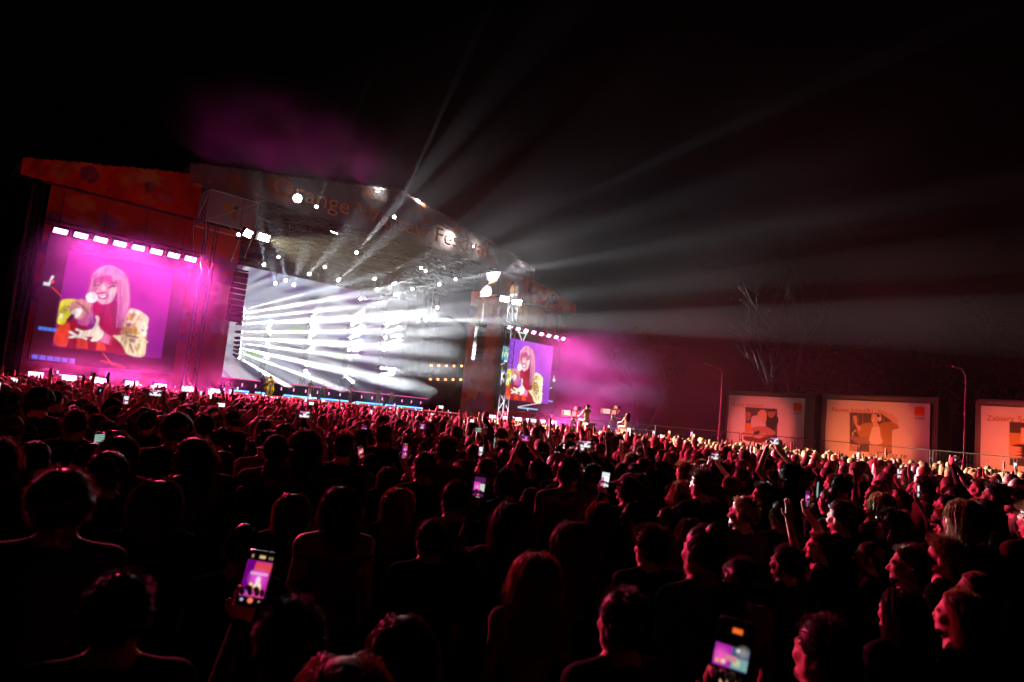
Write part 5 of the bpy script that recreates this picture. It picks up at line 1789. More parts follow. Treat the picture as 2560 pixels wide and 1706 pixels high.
# headwear
def cap_mesh(kind, T):
    F = Field()
    if kind == 'cap':
        F.ell(HC + np.array((0, 0, .010)), HR + .012, .02)
        F.cone((-.04, .10, 1.655), (.04, .10, 1.655), .018, .018, .02).cone((-.035, .150, 1.645), (.035, .150, 1.645), .012, .012, .05)
        cut = lambda x, y, z: 1.640 - z + x * 0 + y * 0
    else:
        F.ell(HC + np.array((0, 0, .012)), HR + .016, .02)
        F.ell((0, -.014, 1.635), (.150, .165, .012), .03)
        cut = lambda x, y, z: 1.620 - z + x * 0 + y * 0
    st = .011
    V, Q = F.mesh(np.arange(-.18, .19, st), np.arange(-.2, .22, st), np.arange(1.55, 1.78, st), cut=cut)
    o = np.array(T((0, 0, 0))); B3 = np.stack([np.array(T(tuple(e))) - o for e in np.eye(3)], 1)
    me = np_mesh(kind, V @ B3.T + o, Q, True)
    me.materials.append(M['hat'])
    return me
M['hat'] = cloth_rand('hat_cloth', [(0.02, 0.02, 0.022), (0.30, 0.10, 0.10), (0.05, 0.05, 0.07), (0.35, 0.33, 0.30)])
HATS = {}

def person(loc, face, scale, kind='down', female=False, style='short', colour='dark', label=None, group=None, near='mid', yaw=0.0, tilt=0.0, wide=1.0, sleeves='short', hat=None, seed=0):
    """a standing person; loc = feet, face = heading of the chest"""
    me, T = body(kind, female, yaw, tilt, wide, sleeves, .86)
    t = thing('person', label, 'person', loc, face, group)
    t.scale = (scale, scale, scale)
    obj('body', me, None, t)
    if style != 'bald':
        hair(style, colour, yaw, tilt, T, near, seed, t)
    if hat:
        k = (hat, round(yaw, 2), round(tilt, 2))
        if k not in HATS:
            HATS[k] = cap_mesh(hat, T)
        obj('hat', HATS[k], None, t)
    return t

# ================================================================== phones
M['phone'] = mat('phone_case', (0.015, 0.015, 0.017), 0.25, 0.2, spec=0.6)
def rounded(w, h, r, n=4):
    pts = []
    for cx, cz, a0 in ((w / 2 - r, h / 2 - r, 0), (-w / 2 + r, h / 2 - r, 90), (-w / 2 + r, -h / 2 + r, 180), (w / 2 - r, -h / 2 + r, 270)):
        for i in range(n + 1):
            a = math.radians(a0 + 90 * i / n)
            pts.append((cx + r * math.cos(a), cz + r * math.sin(a)))
    return pts
ph_case = MB().prism(rounded(.076, .158, .011), -.0042, .0042).mesh('phone_case'); ph_case.materials.append(M['phone'])
ph_lens = MB()
for x, z in ((.020, .058), (.020, .036), (.004, .047)):
    ph_lens.tube((x, .004, z), (x, .0065, z), .007, n=10)
ph_lens = ph_lens.mesh('camera_lens'); ph_lens.materials.append(mat('phone_lens_glass', (.02, .02, .03), .1))
EM = {}
def screen_mesh(kind):
    """what the phone's display shows while it films the stage"""
    if kind in EM:
        return EM[kind]
    P = Paint(-.0345, .0345, -.074, .074, .0016, (0.0, 0.0, 0.0))
    st = 1.6
    if kind == 'magenta':
        P.rect(-.035, .035, -.050, .050, (.55, .02, .32)); P.rect(-.035, .035, .022, .046, (.75, .06, .08), .9)
        P.poly([(-.035, .05), (-.01, .05), (-.02, -.05), (-.035, -.05)], (.16, .0, .22), curve=False, alpha=.8)
        P.disc(.004, .002, .020, (.85, .10, .75), .8, soft=.012)
        for i in range(8):
            P.rect(-.018 + i * .0062, -.0148 + i * .0062, .011, .019, (1, .65, .95))
        P.disc(.007, -.004, .007, (1, .7, .9), .9, rz=.012); P.disc(-.010, -.022, .006, (.9, .75, .3), 1, rz=.011); P.disc(.013, -.024, .006, (1, .85, .5), 1, rz=.014); P.disc(.0, -.026, .008, (.8, .05, .04), 1, rz=.010); P.disc(.002, -.022, .004, (1, .85, .75), 1, rz=.009)
        P.disc(-.012, -.038, .010, (.25, .05, .55), .9, soft=.006)
        for i in range(9):
            P.disc(-.030 + i * .0075, -.047 + .002 * (i % 3), .0028, (.8, .12, .14), .9)
        P.disc(0, -.060, .0075, (1, .22, .10)); P.disc(-.024, -.060, .004, (.55, .5, .75)); P.disc(.024, -.060, .003, (.35, .25, .2))
        P.rect(-.006, .010, .058, .066, (.75, .52, .25)); P.rect(-.027, -.023, .058, .066, (.6, .45, .2)); P.rect(.021, .024, .058, .065, (.5, .38, .15)); P.rect(.028, .031, .058, .065, (.5, .38, .15))
    elif kind == 'split':
        P.rect(-.035, .0, -.020, .024, (.45, .02, .42)); P.rect(.0, .035, -.020, .024, (.07, .10, .20)); P.rect(.002, .035, -.018, .004, (.20, .38, .36))
        P.disc(-.020, .0, .012, (.95, .12, .50), .9, soft=.008); P.disc(-.026, -.011, .005, (.9, .35, .22), .9); P.disc(-.014, -.010, .005, (.95, .6, .3), .9); P.disc(.012, -.006, .008, (.48, .58, .36), .9); P.disc(.022, .018, .010, (.3, .28, .28), .8, soft=.006); P.disc(.012, .019, .004, (.7, .72, .6), .9)
        P.poly(rounded(.020, .011, .004), (1, .16, .02), curve=False); P.c = P.c
        P.disc(-.006, -.050, .008, (.75, .60, .35)); P.disc(-.006, -.050, .0055, (.95, .15, .05)); P.disc(.016, -.050, .007, (.8, .75, .42))
        sel = (P.Z > -.006) & (P.Z < .006) & (np.abs(P.X) < .0105)
        P.c[sel] = P.c[(P.Z > .0) & (P.Z < .002)].mean(0)
        P.rect(-.006, .014, .052, .062, (1, .16, .02))
    elif kind == 'beams':
        P.rect(-.035, .035, -.055, .060, (.14, .26, .22))
        for i in range(9):
            P.line((-.035, .05 - i * .012), (.035, .065 - i * .02), .003, (.75, .95, .85), .8)
        P.disc(0, -.064, .006, (.9, .9, .9))
    elif kind == 'pale':
        P.rect(-.035, .035, -.058, .066, (.55, .58, .60)); P.disc(.006, .01, .02, (1, 1, 1), .9, soft=.012)
        P.rect(-.035, -.008, -.058, .02, (.5, .12, .35), .7); P.disc(0, -.066, .005, (1, .3, .2))
    elif kind == 'stripe':
        P.rect(-.035, .035, -.056, .062, (.12, .02, .03)); P.poly([(-.035, .03), (.035, .05), (.035, .01), (-.035, -.02)], (.95, .20, .22), curve=False); P.rect(-.02, .03, -.05, -.03, (.7, .08, .08)); P.rect(-.03, .0, .04, .05, (.3, .12, .35)); P.disc(.0, .012, .012, (1, .75, .8), .9, soft=.006)
    elif kind == 'violet':
        P.rect(-.035, .035, -.056, .062, (.10, .01, .10)); P.rect(-.035, .002, -.03, .03, (.75, .06, .50)); P.rect(.004, .035, -.03, .022, (.62, .66, .62)); P.disc(-.012, .0, .012, (1, .3, .8), .9, soft=.008); P.disc(0, -.047, .006, (1, .2, .1)); P.rect(-.012, .012, -.064, -.061, (.7, .6, .5))
    else:
        P.rect(-.035, .035, -.074, .074, dict(white=(.95, .95, 1), warm=(1, .82, .5), blue=(.35, .55, 1), rose=(1, .45, .75))[kind])
        P.disc(.01, .02, .02, (1, 1, 1), .6, soft=.015)
        st = 2.6
    me = P.mesh('phone_screen', -.0052)
    me.materials.append(attr_emat('phone_display_' + kind, st * (.55 if kind in ('magenta', 'split', 'beams', 'violet', 'stripe') else .8)))
    EM[kind] = me
    return me
far_screen = {}
def phone(mx, kind, label, group=None, far=False):
    t = thing('phone', label, 'phone', (0, 0, 0), 0, group)
    t.matrix_world = mx
    obj('case', ph_case, None, t)
    if far:
        if kind not in far_screen:
            col = dict(white=(.95, .95, 1), warm=(1, .78, .42), blue=(.35, .55, 1), rose=(1, .4, .75))[kind]
            far_screen[kind] = MB().box(-.0345, .0345, -.0056, -.0046, -.074, .074).mesh('phone_screen')
            far_screen[kind].materials.append(emat('far_phone_' + kind, col, 1.5))
        obj('screen', far_screen[kind], None, t)
    else:
        obj('screen', screen_mesh(kind), None, t)
        obj('camera_lens', ph_lens, None, t)
    return t
def held(root, kind, roll=0.0, pitch=0.0, dz=0.0):
    """where the hands of this pose hold a phone"""
    bpy.context.view_layer.update()
    if kind == 'phone_r':
        m = Matrix.Translation((.075, .345, 1.715 + dz)) @ Matrix.Rotation(.10, 4, 'Z')
    elif kind == 'phone_high':
        m = Matrix.Translation((0, .275, 1.955 + dz))
    else:
        m = Matrix.Translation((.24, .12, 2.0 + dz))
    m = m @ Matrix.Rotation(pitch, 4, 'X') @ Matrix.Rotation(roll, 4, 'Y')
    if kind == 'phone_high':
        m = m @ Matrix.Rotation(math.pi / 2, 4, 'Y')
    w = root.matrix_world @ m
    l, r, s_ = w.decompose()
    return Matrix.LocRotScale(l, r, Vector((1, 1, 1)))

# ================================================================== the nearest people, one by one
TARGET = S(16, 2, 0)
def heading(p, tgt=None):
    d = (tgt or TARGET) - Vector((p[0], p[1], 0))
    return math.atan2(-d.x, d.y)
NEAR = []
def stand(px, py, w, style, colour, fem, label, kind='down', turn=0.0, yaw=0.0, wide=1.0, sleeves='short', hat=None, seed=0, tilt=0.0, top=1.735):
    """px, py: top of the head in the photograph; w: width of the head there"""
    dep = dict(long=.225, wavy=.235, curly=.235, bob=.22).get(style, .20) * FPX / w
    for _ in range(6):
        p = at(px, py, dep)
        sc_ = p.z / top
        if sc_ > 1.12: dep *= 1.0 + (sc_ - 1.12) * 2.5
        elif sc_ < .86: dep *= 1.0 - (.86 - sc_) * 1.2
        else: break
    sc_ = min(1.13, max(.85, sc_))
    o = person((p.x, p.y, 0), heading(p) + turn, sc_, kind, fem, style, colour, label, None, 'near', yaw, tilt, wide, sleeves, hat, seed)
    NEAR.append((p.x, p.y))
    return o
Mn, Wn = False, True
stand(106, 970, 57, 'curly', 'dark', Mn, 'tall broad man with curly hair at the left, head above the row')
stand(54, 995, 46, 'short', 'dark', Mn, 'man with flat dark hair just left of the tall curly man', wide=1.1)
stand(182, 1030, 50, 'short', 'dark', Mn, 'dark round head just right of the tall curly man')
stand(245, 1036, 52, 'bob', 'red', Wn, 'person with reddish bobbed hair glowing at its rim, left side', seed=1)
stand(290, 1076, 66, 'long', 'brown', Wn, 'woman with long straight hair and lit crown, near the left', seed=2)
stand(76, 1110, 62, 'bun', 'dark', Wn, 'person with tied up hair at the left, in front of the tall man')
stand(168, 1180, 150, 'curly', 'brown', Mn, 'large curly head in the near left foreground', seed=3)
stand(-12, 1095, 100, 'wavy', 'brown', Wn, 'person with long wavy hair cut off by the left edge', seed=4)
stand(514, 1094, 66, 'buzz', 'dark', Mn, 'man with close-cropped round head and broad dark shoulders, left of centre')
stand(558, 1106, 42, 'short', 'dark', Wn, 'small head just right of the close-cropped man')
stand(462, 1078, 52, 'crop', 'dark', Mn, 'man with tufted hair left of the close-cropped man')
stand(515, 1040, 50, 'curly', 'dark', Wn, 'round curly head behind the close-cropped man', seed=5)
stand(326, 1022, 45, 'long', 'brown', Wn, 'long-haired head behind the woman with lit crown')
stand(288, 1016, 38, 'short', 'dark', Mn, 'short-haired man left of the long-haired head, left rows')
stand(228, 1011, 40, 'short', 'brown', Mn, 'round head above the reddish bob, left rows')
stand(402, 1078, 45, 'short', 'dark', Mn, 'man in a dark cap below a raised phone, left rows', hat='cap')
o_ph1 = stand(372, 1030, 42, 'short', 'dark', Mn, 'man raising both arms with a phone, left rows', kind='phone_high')
stand(590, 1032, 33, 'short', 'brown', Wn, 'small rounded head left of the bucket hat')
stand(688, 1138, 62, 'buzz', 'brown', Mn, 'bald-looking man with ears standing out and pale collar', wide=1.12, sleeves='long')
stand(767, 1077, 66, 'wavy', 'brown', Wn, 'person with big wavy mane lit at its edges, left of centre', seed=6)
stand(692, 1092, 60, 'short', 'dark', Mn, 'person in a bucket hat in front of the wavy mane', hat='bucket_hat')
stand(640, 1112, 36, 'wavy', 'red', Wn, 'reddish frizzy hair at the left of the bucket hat', seed=7)
stand(822, 1093, 44, 'long', 'dark', Wn, 'woman with long dark hair right of the wavy mane')
o_sg = stand(735, 1234, 84, 'long', 'brown', Wn, 'woman with sunglasses pushed up on long brown hair', sleeves='short', seed=2)
stand(856, 1217, 98, 'bob', 'dark', Wn, 'woman with bobbed hair and bare shoulders in the foreground', sleeves='strap', seed=8)
stand(838, 1199, 55, 'short', 'red', Mn, 'reddish head peeping above the bobbed woman')
stand(999, 1220, 80, 'long', 'red', Wn, 'woman with long hair glowing red on its left side', seed=9)
stand(613, 1312, 98, 'bun', 'dark', Wn, 'dark head behind the phone that films the left screen', seed=1)
stand(973, 1167, 52, 'long', 'brown', Wn, 'smooth long-haired head in the middle of the crowd')
o_ph2 = stand(925, 1136, 45, 'short', 'dark', Mn, 'man in red-lit shirt holding a phone at his left', kind='phone_r', turn=.35, sleeves='long')
stand(1028, 1170, 34, 'short', 'brown', Wn, 'small lit face turned left beside the patterned shirt', turn=.9)
stand(1093, 1116, 43, 'short', 'dark', Mn, 'man with short hair and patterned shirt right of the phone pair')
stand(1140, 1203, 75, 'short', 'dark', Mn, 'big dark man with straight shoulders at the centre foreground', wide=1.1, sleeves='long')
stand(1161, 1151, 44, 'long', 'brown', Wn, 'long smooth hair just above the big dark man')
stand(953, 1107, 38, 'crop', 'red', Mn, 'reddish short hair left of the raised white phone')
stand(877, 1116, 40, 'bob', 'brown', Wn, 'bobbed head above the red-lit shirt')
stand(863, 1081, 39, 'crop', 'fair', Mn, 'fair short-haired man with ear turned, middle rows', turn=.4)
stand(936, 1079, 35, 'short', 'dark', Mn, 'short-haired man behind the fair-haired man')
stand(1177, 1090, 31, 'bald', 'dark', Mn, 'bald man in the middle rows')
o_ph3 = stand(1006, 1107, 34, 'long', 'red', Wn, 'woman holding a bright white phone upright', kind='phone_r', turn=.1)
stand(703, 1058, 38, 'crop', 'brown', Mn, 'man with ruffled hair above the bucket hat')
stand(667, 1074, 38, 'short', 'dark', Mn, 'round dark head left of the ruffled hair')
stand(765, 1045, 29, 'short', 'dark', Mn, 'dark head above the big wavy mane')
stand(1232, 1140, 46, 'crop', 'brown', Mn, 'man with combed back hair right of the bare-headed phone holder', turn=.2)
stand(1264, 1173, 58, 'short', 'dark', Mn, 'man in dark top with lit left cheek, right of centre', turn=.5, sleeves='long')
stand(1220, 1252, 74, 'long', 'dark', Wn, 'woman with long dark hair edged pink, in front of the cheek-lit man')
stand(1427, 1225, 52, 'long', 'fair', Wn, 'fair long-haired woman leaning left', turn=.3, tilt=.12)
stand(1326, 1220, 43, 'bob', 'brown', Wn, 'woman with lit face in profile left of the fair woman', turn=.7)
stand(1380, 1211, 41, 'short', 'dark', Wn, 'dark head between the profile face and the fair woman', turn=.6)
stand(1502, 1255, 74, 'long', 'red', Wn, 'woman with long coppery hair right of the fair woman', seed=10)
stand(1574, 1186, 58, 'short', 'dark', Mn, 'man in a peaked cap with bill pointing left', turn=.6, hat='cap', sleeves='long')
stand(1585, 1252, 65, 'buzz', 'dark', Mn, 'shaven man with bearded jaw lit from the left', turn=.5)
stand(1435, 1304, 108, 'long', 'brown', Wn, 'large long-haired head with lit curve in the right foreground', seed=11)
stand(1626, 1320, 84, 'crop', 'dark', Mn, 'dark rounded head right of the lit curve of hair')
stand(1668, 1268, 42, 'bun', 'brown', Wn, 'woman with an earring, face lit in profile', turn=.7)
stand(1687, 1220, 43, 'long', 'brown', Wn, 'woman with long hair and bright red face, right of the cap', turn=.8)
stand(1724, 1296, 80, 'bob', 'fair', Wn, 'person with pale greenish rim of hair, right foreground', seed=12)
stand(1340, 1384, 112, 'wavy', 'fair', Wn, 'big fair-haired head with red glowing left edge, nearest at the centre', seed=13)
stand(1906, 1210, 46, 'crop', 'dark', Mn, 'man with tufted hair in sharp profile on the right', turn=.8)
stand(1763, 1188, 38, 'short', 'dark', Mn, 'man in a dark cap at the right of the centre rows', turn=.6, hat='cap')
stand(2006, 1207, 36, 'curly', 'dark', Mn, 'curly man looking left with bright cheek', turn=.8, seed=3)
stand(1950, 1230, 40, 'long', 'dark', Wn, 'woman covering her mouth with both hands', kind='clap', turn=.6)
stand(2308, 1199, 39, 'short', 'dark', Mn, 'upright man in profile standing out before the lit crowd', turn=.8)
stand(2072, 1245, 40, 'bob', 'brown', Wn, 'woman with hands pressed together near her face', kind='clap', turn=.7)
stand(2184, 1284, 46, 'crop', 'dark', Mn, 'man with quiff and glasses looking left', turn=.8, seed=5)
stand(2246, 1290, 46, 'bun', 'dark', Wn, 'person with a top knot on the right', turn=.5)
stand(2373, 1288, 55, 'short', 'dark', Mn, 'man with a cap and lit ear on the far right', turn=.7, hat='cap')
stand(2172, 1352, 70, 'buzz', 'brown', Mn, 'shaven man with glasses, red light along his neck', turn=.7)
stand(2272, 1362, 86, 'short', 'brown', Mn, 'large head in front of the shaven man with glasses, ear lit', turn=.6)
stand(2358, 1345, 80, 'crop', 'fair', Mn, 'large fair tousled head at the right', turn=.4, seed=14)
stand(2049, 1330, 60, 'short', 'brown', Mn, 'man with dim red face left of the shaven man', turn=.8)
o_ph4 = stand(2058, 1296, 48, 'long', 'dark', Wn, 'woman in pale sleeve raising a phone with beams on it', kind='hand_up', turn=.5, sleeves='long')
stand(1965, 1362, 60, 'short', 'dark', Mn, 'person raising an open hand on the right', kind='hand_up', turn=.2)
stand(2434, 1430, 62, 'bob', 'fair', Wn, 'fair-haired woman near the lower right', turn=.5, seed=15)
stand(2392, 1478, 112, 'wavy', 'red', Wn, 'large red-haired head at the lower right corner', turn=.5, seed=16)
stand(1762, 1310, 108, 'bun', 'dark', Wn, 'wide dark head between the pale rim and the raised hand', seed=6)
stand(2351, 1245, 40, 'short', 'dark', Mn, 'man with brightly lit nose and brow at the right', turn=.8)
stand(2541, 1222, 45, 'crop', 'dark', Mn, 'man at the right edge of the crowd', turn=.7)
o_big = stand(734, 1492, 185, 'short', 'dark', Mn, 'nearest dark head under the phone filming the left screen', seed=9)
stand(2470, 1330, 62, 'bob', 'brown', Wn, 'woman in shadow right of the fair tousled head', turn=.4, seed=8)
stand(2250, 1470, 100, 'long', 'dark', Wn, 'dark long hair in the lower right foreground', seed=2)
stand(1080, 1300, 78, 'short', 'dark', Mn, 'dark head in the unlit space left of the big fair head')
stand(400, 1200, 110, 'long', 'dark', Wn, 'unlit long hair in the near left foreground', seed=11)
stand(1850, 1400, 105, 'curly', 'dark', Mn, 'unlit curly head in the right foreground', seed=7)
stand(1560, 1470, 140, 'short', 'dark', Wn, 'nearest unlit head right of the big fair head', seed=5)
stand(310, 1430, 170, 'short', 'dark', Mn, 'nearest unlit head at the lower left', seed=4)
stand(2060, 1540, 150, 'short', 'dark', Mn, 'nearest unlit head at the lower right', seed=4)
stand(1010, 1540, 175, 'bob', 'dark', Wn, 'nearest unlit head at the bottom centre', seed=8)

# sunglasses on the long brown hair
sgm = MB()
for sx in (-1, 1):
    sgm.lathe([(.001, .0), (.026, .002), (.030, .006), (.024, .009)], 12, Matrix.Translation((sx * .033, .062, 1.727)) @ Matrix.Rotation(-.5, 4, 'X'))
    sgm.tube((sx * .062, .06, 1.728), (sx * .083, -.03, 1.700), .004)
sgm.tube((-.01, .066, 1.732), (.01, .066, 1.732), .004)
sg = obj('sunglasses', sgm, mat('dark_glasses', (.02, .02, .02), .15))
bpy.context.view_layer.update()
sg.matrix_world = o_sg.matrix_world.copy()
tag(sg, 'dark sunglasses resting on top of long brown hair', 'sunglasses')

# phones in near hands
phone(held(o_ph1, 'phone_high'), 'pale', 'phone held sideways over the heads at the left', None)
phone(held(o_ph2, 'phone_r', roll=-.35), 'stripe', 'tilted phone with red picture in front of the red-lit shirt')
phone(held(o_ph3, 'phone_r'), 'pale', 'bright upright phone in the middle of the crowd')
phone(held(o_ph4, 'hand_up', roll=.1), 'beams', 'upright phone showing pale light beams on the right')
# two phones close to the lens, with the arms that hold them
def close_phone(px, py, dep, roll, kind, label, tilt=0.0, yaw=0.0):
    p = at(px, py, dep)
    d = (p - Vector((0, 0, CAM_H))).normalized()
    az = math.atan2(-d.x, d.y)
    m = Matrix.Translation(p) @ Matrix.Rotation(az + yaw, 4, 'Z') @ Matrix.Rotation(tilt, 4, 'X') @ Matrix.Rotation(roll, 4, 'Y')
    phone(m, kind, label)
    return p, m
def arm_person(m, side, elbow, shoulder, label, style, colour, sleeves='long', fem=False, seed=0):
    """a person whose hand wraps the phone at matrix m (phone frame) - the arm is reached to it"""
    wr = m @ Vector((side * .030, .012, -.150))
    sh = m.inverted()
    return wr
p5, m5 = close_phone(640, 1447, 2.05, math.radians(8), 'magenta', 'big phone near the lens filming the pink left screen', tilt=-.05)
p6, m6 = close_phone(1827, 1645, 1.50, math.radians(7), 'split', 'big phone at the bottom edge with violet and teal picture', tilt=-.05)
p7, m7 = close_phone(1198, 1218, 4.4, math.radians(3), 'violet', 'phone with dark screen and violet window beside the cheek-lit man')
p8, m8 = close_phone(1513, 1200, 6.2, math.radians(4), 'pale', 'phone with small bright picture left of the peaked cap')

def reach(m, side, foot_back, fem, style, colour, label, seed=0, sleeves='long', scale=1.0):
    """person standing behind a phone (towards the camera side or below it) with one hand closed round it"""
    w = m.translation
    fwd = m.to_quaternion() @ Vector((0, 1, 0)); fwd.z = 0; fwd.normalize()
    rz = math.atan2(-fwd.x, fwd.y)
    right = Vector((fwd.y, -fwd.x, 0))
    base = Vector((w.x, w.y, 0)) - fwd * foot_back - right * side * .20
    R = Matrix.Translation(base) @ Matrix.Rotation(rz, 4, 'Z') @ Matrix.Scale(scale, 4)
    loc = R.inverted() @ (m @ Vector((side * .010, .020, -.125)))
    up = ((R.inverted() @ m).to_quaternion() @ Vector((0, 0, 1)))
    nn = ((R.inverted() @ m).to_quaternion() @ Vector((side * .25, 1, 0)))
    s0 = Vector((side * .19, 0, 1.39))
    mid = (s0 + loc) / 2 + Vector((side * .10, .0, -.13))
    arms = [None, None]
    arms[0 if side < 0 else 1] = (mid, loc, up, nn, .9)
    F, T = person_field(arms, 0, 0, 1.0, fem)
    arm_zone(F, arms, .195 if not fem else .178)
    me = body_mesh('body', F, 1.0, ((loc.x, loc.y, loc.z),), max(1.78, loc.z + .25), max(.34, abs(loc.x) + .15), -.2, max(.3, loc.y + .2), sleeves)
    t = thing('person', label, 'person', base, rz)
    t.scale = (scale,) * 3
    obj('body', me, None, t)
    if style:
        hair(style, colour, 0, 0, T, 'near', seed, t)
    NEAR.append((base.x, base.y))
    return t
reach(m5, -1, .62, True, 'long', 'red', 'person with red-lit sleeve holding up the big phone at the left', 2, scale=.90)
reach(m6, -1, .60, True, 'bob', 'dark', 'person at the bottom edge whose hand holds up the split-picture phone', 8, scale=.86)
reach(m7, -1, .42, True, 'long', 'dark', 'person holding the phone with violet window, mostly hidden', 2, scale=.93)
reach(m8, -1, .45, False, 'short', 'dark', 'person in dark sleeves reaching up with both elbows left of the cap', 5, scale=.98)

# ------------------------------------------------------------------ middle rows, individually
rc = random.Random(99)
def inside_field(x, y, m=.8):
    q = Vector((x, y, 0)) - S0
    back = q.dot(SB); s = q.dot(SE)
    if back > -2.6:
        return False
    f = Vector((x - 18.4, y - 40.0, 0))
    if f.dot(Vector((.737, .676, 0))) > -m:
        return False
    if (Vector((x, y, 0)) - CREW).length < 3.4:
        return False
    return True
CREW = Vector((at(1500, 1060, 36).x, 36.5, 0))
mid = []
sp = .47
tries = []
for iy in range(int(3.2 / sp), int(24 / sp)):
    for ix in range(-72, 73):
        x, y = (ix + .5 * (iy % 2)) * sp * 1.12 + rc.uniform(-.16, .16), iy * sp + rc.uniform(-.16, .16)
        if abs(x / y) < .78 and y > 4.0 and inside_field(x, y) and rc.random() > .07:
            if all((x - a) ** 2 + (y - b) ** 2 > .22 for a, b in NEAR):
                tries.append((x, y))
tries.sort(key=lambda q: q[0] ** 2 + q[1] ** 2)
n_mid = 215
mid = tries[:n_mid]
far_from = tries[n_mid:]
R_MID = math.hypot(*mid[-1])
STY = [('short', Mn), ('long', Wn), ('crop', Mn), ('bob', Wn), ('wavy', Wn), ('curly', Mn), ('bun', Wn), ('buzz', Mn), ('long', Wn), ('pony', Wn), ('short', Mn)]
HN = dict(short='short hair', long='long straight hair', crop='tufted hair', bob='bobbed hair', wavy='wavy hair', curly='curly hair', bun='tied up hair', buzz='close-cropped hair', pony='a ponytail')
CN = dict(dark='dark', brown='brown', fair='fair', red='reddish')
n_ph = 0
def landmark(x, y):
    """what stands above this spot of the crowd in the photograph"""
    u = x / y
    for lim, txt in ((-.70, 'at the left edge'), (-.60, "below the left screen edge"), (-.50, 'below the left screen'), (-.40, 'left of the stage'), (-.31, 'below the singer'), (-.20, 'below the stage middle'), (-.08, 'below the right stage half'), (.03, 'below the right stage corner'), (.11, 'below the right screen'), (.20, 'below the television cameras'), (.32, 'left of the pinkish banner'), (.45, 'below the pinkish banner'), (.62, 'below the laptop banner')):
        if u < lim:
            return txt
    return 'at the right edge'
mid_phones = []
for i, (x, y) in enumerate(mid):
    st, fem = rc.choice(STY)
    colr = rc.choice(['dark', 'dark', 'dark', 'brown', 'brown', 'fair', 'red'])
    k = rc.choices(['down', 'phone_r', 'phone_high', 'hand_up', 'clap', 'both_up', 'fist_up'], [74, 7, 3, 4, 3, 1, 3])[0]
    yaw_ = rc.choice([0, 0, .35, -.35]) if (k == 'down' and st in ('short', 'long', 'bob')) else 0
    sd = rc.choice([0, 1])
    lab = '%s with %s %s %s%s%s' % ('woman' if fem else 'man', CN[colr], HN[st].replace('a ponytail', 'ponytail'), landmark(x, y), ', nearer row' if math.hypot(x, y) < 8.5 else ', farther row' if math.hypot(x, y) > 10.5 else '', dict(down='', phone_r=', filming one-handed', phone_high=', filming overhead', hand_up=', one hand raised', clap=', clapping', both_up=', both arms raised', fist_up=', fist raised')[k])
    lab = ' '.join(lab.split())
    hgt = rc.gauss(.985, .055) * (.965 if fem else 1.01)
    o = person((x, y, 0), heading((x, y)) + (rc.gauss(0, .22) if rc.random() < .88 else rc.choice([-1, 1]) * rc.uniform(.6, 1.3)), max(.88, min(1.09, hgt)), k, fem, st, colr, lab, 'people in the middle rows', 'mid', yaw_, 0, 1.0, 'long' if k in ('phone_high', 'hand_up') and not fem else 'short', seed=0)
    if k in ('phone_r', 'phone_high'):
        mid_phones.append((o, k, x, y))
for o, k, x, y in mid_phones:
    phone(held(o, k), rc.choice(['pale', 'magenta', 'violet', 'beams', 'pale']), 'lit phone held up in the middle rows %s' % landmark(x, y), 'phones in the middle rows')

# ------------------------------------------------------------------ the rest of the crowd: one mass
def coarse(kind, style, fem, st=.046):
    ar = pose(kind, fem)
    F, T = person_field(ar, 0, 0, 1.0, fem, legs=None, hands=False)
    for sx, a in zip((-1, 1), ar):
        if a is not None:
            F.cone(a[1], a[1] + Vector(a[2]).normalized() * .13, .034, .030, .03)
    hr = Field()
    F.ell(HC + np.array((0, -.01, .006)), HR + (.014 if style == 'short' else .016), .01)
    if style == 'long':
        F.ell((0, -.06, 1.50), (.095, .07, .17), .04)
    e = EXT[kind]
    V, Q = F.mesh(np.arange(-e[0] - .02, e[0] + st, st), np.arange(-.2, e[1] + st, st), np.concatenate([np.arange(1.12, 1.42, .10), np.arange(1.42, e[2] + st, st * .95)]), project=1)
    C = np.zeros((len(V), 3)); tag_ = np.zeros(len(V), int)
    d = (V - (HC + np.array((0, -.012, .0)))) / (HR + .02)
    ishair = (np.linalg.norm(d, axis=1) < 1.12) & ((V[:, 1] < .06 - np.clip(1.68 - V[:, 2], 0, .3) * .8))
    if style == 'long':
        ishair |= (V[:, 1] < -.045) & (V[:, 2] > 1.34) & (np.abs(V[:, 0]) < .1)
    torso = (V[:, 2] < 1.45)
    arm_zone(F, ar, .178 if fem else .195)
    zn = F.armzone(V)
    tag_[:] = 0
    tag_[torso & (zn < .5)] = 1
    tag_[(zn > .35)] = 0
    tag_[ishair & (zn <= .3)] = 2
    T3 = np.concatenate([Q[:, [0, 1, 2]], Q[:, [0, 2, 3]]])
    return V, Q, tag_
VARN, VARF = [[coarse(k_, s_, f_, st_) for k_, s_, f_ in (('down', 'short', Mn), ('down', 'long', Wn), ('hand_up', 'short', Wn), ('phone_high', 'long', Wn), ('both_up', 'short', Mn), ('phone_r', 'long', Wn), ('fist_up', 'short', Mn))] for st_ in (.048, .074)]
pos = list(far_from)
iy0 = int(24 / sp)
sp2 = .60
for iy in range(int(24 / sp2), int(95 / sp2)):
    for ix in range(-140, 141):
        x, y = (ix + .5 * (iy % 2)) * sp2 * 1.1 + rc.uniform(-.18, .18), iy * sp2 + rc.uniform(-.18, .18)
        if -.80 < x / y < .82 and inside_field(x, y):
            if rc.random() < .06 + .25 * max(0, mnoise.noise((x * .22, y * .22, 3.3))):
                continue
            pos.append((x, y))
TOPC = np.array([(.04, .036, .032), (.06, .05, .045), (.03, .028, .024), (.40, .34, .27), (.12, .11, .09), (.04, .036, .03), (.60, .52, .40), (.12, .04, .03), (.05, .045, .03)])
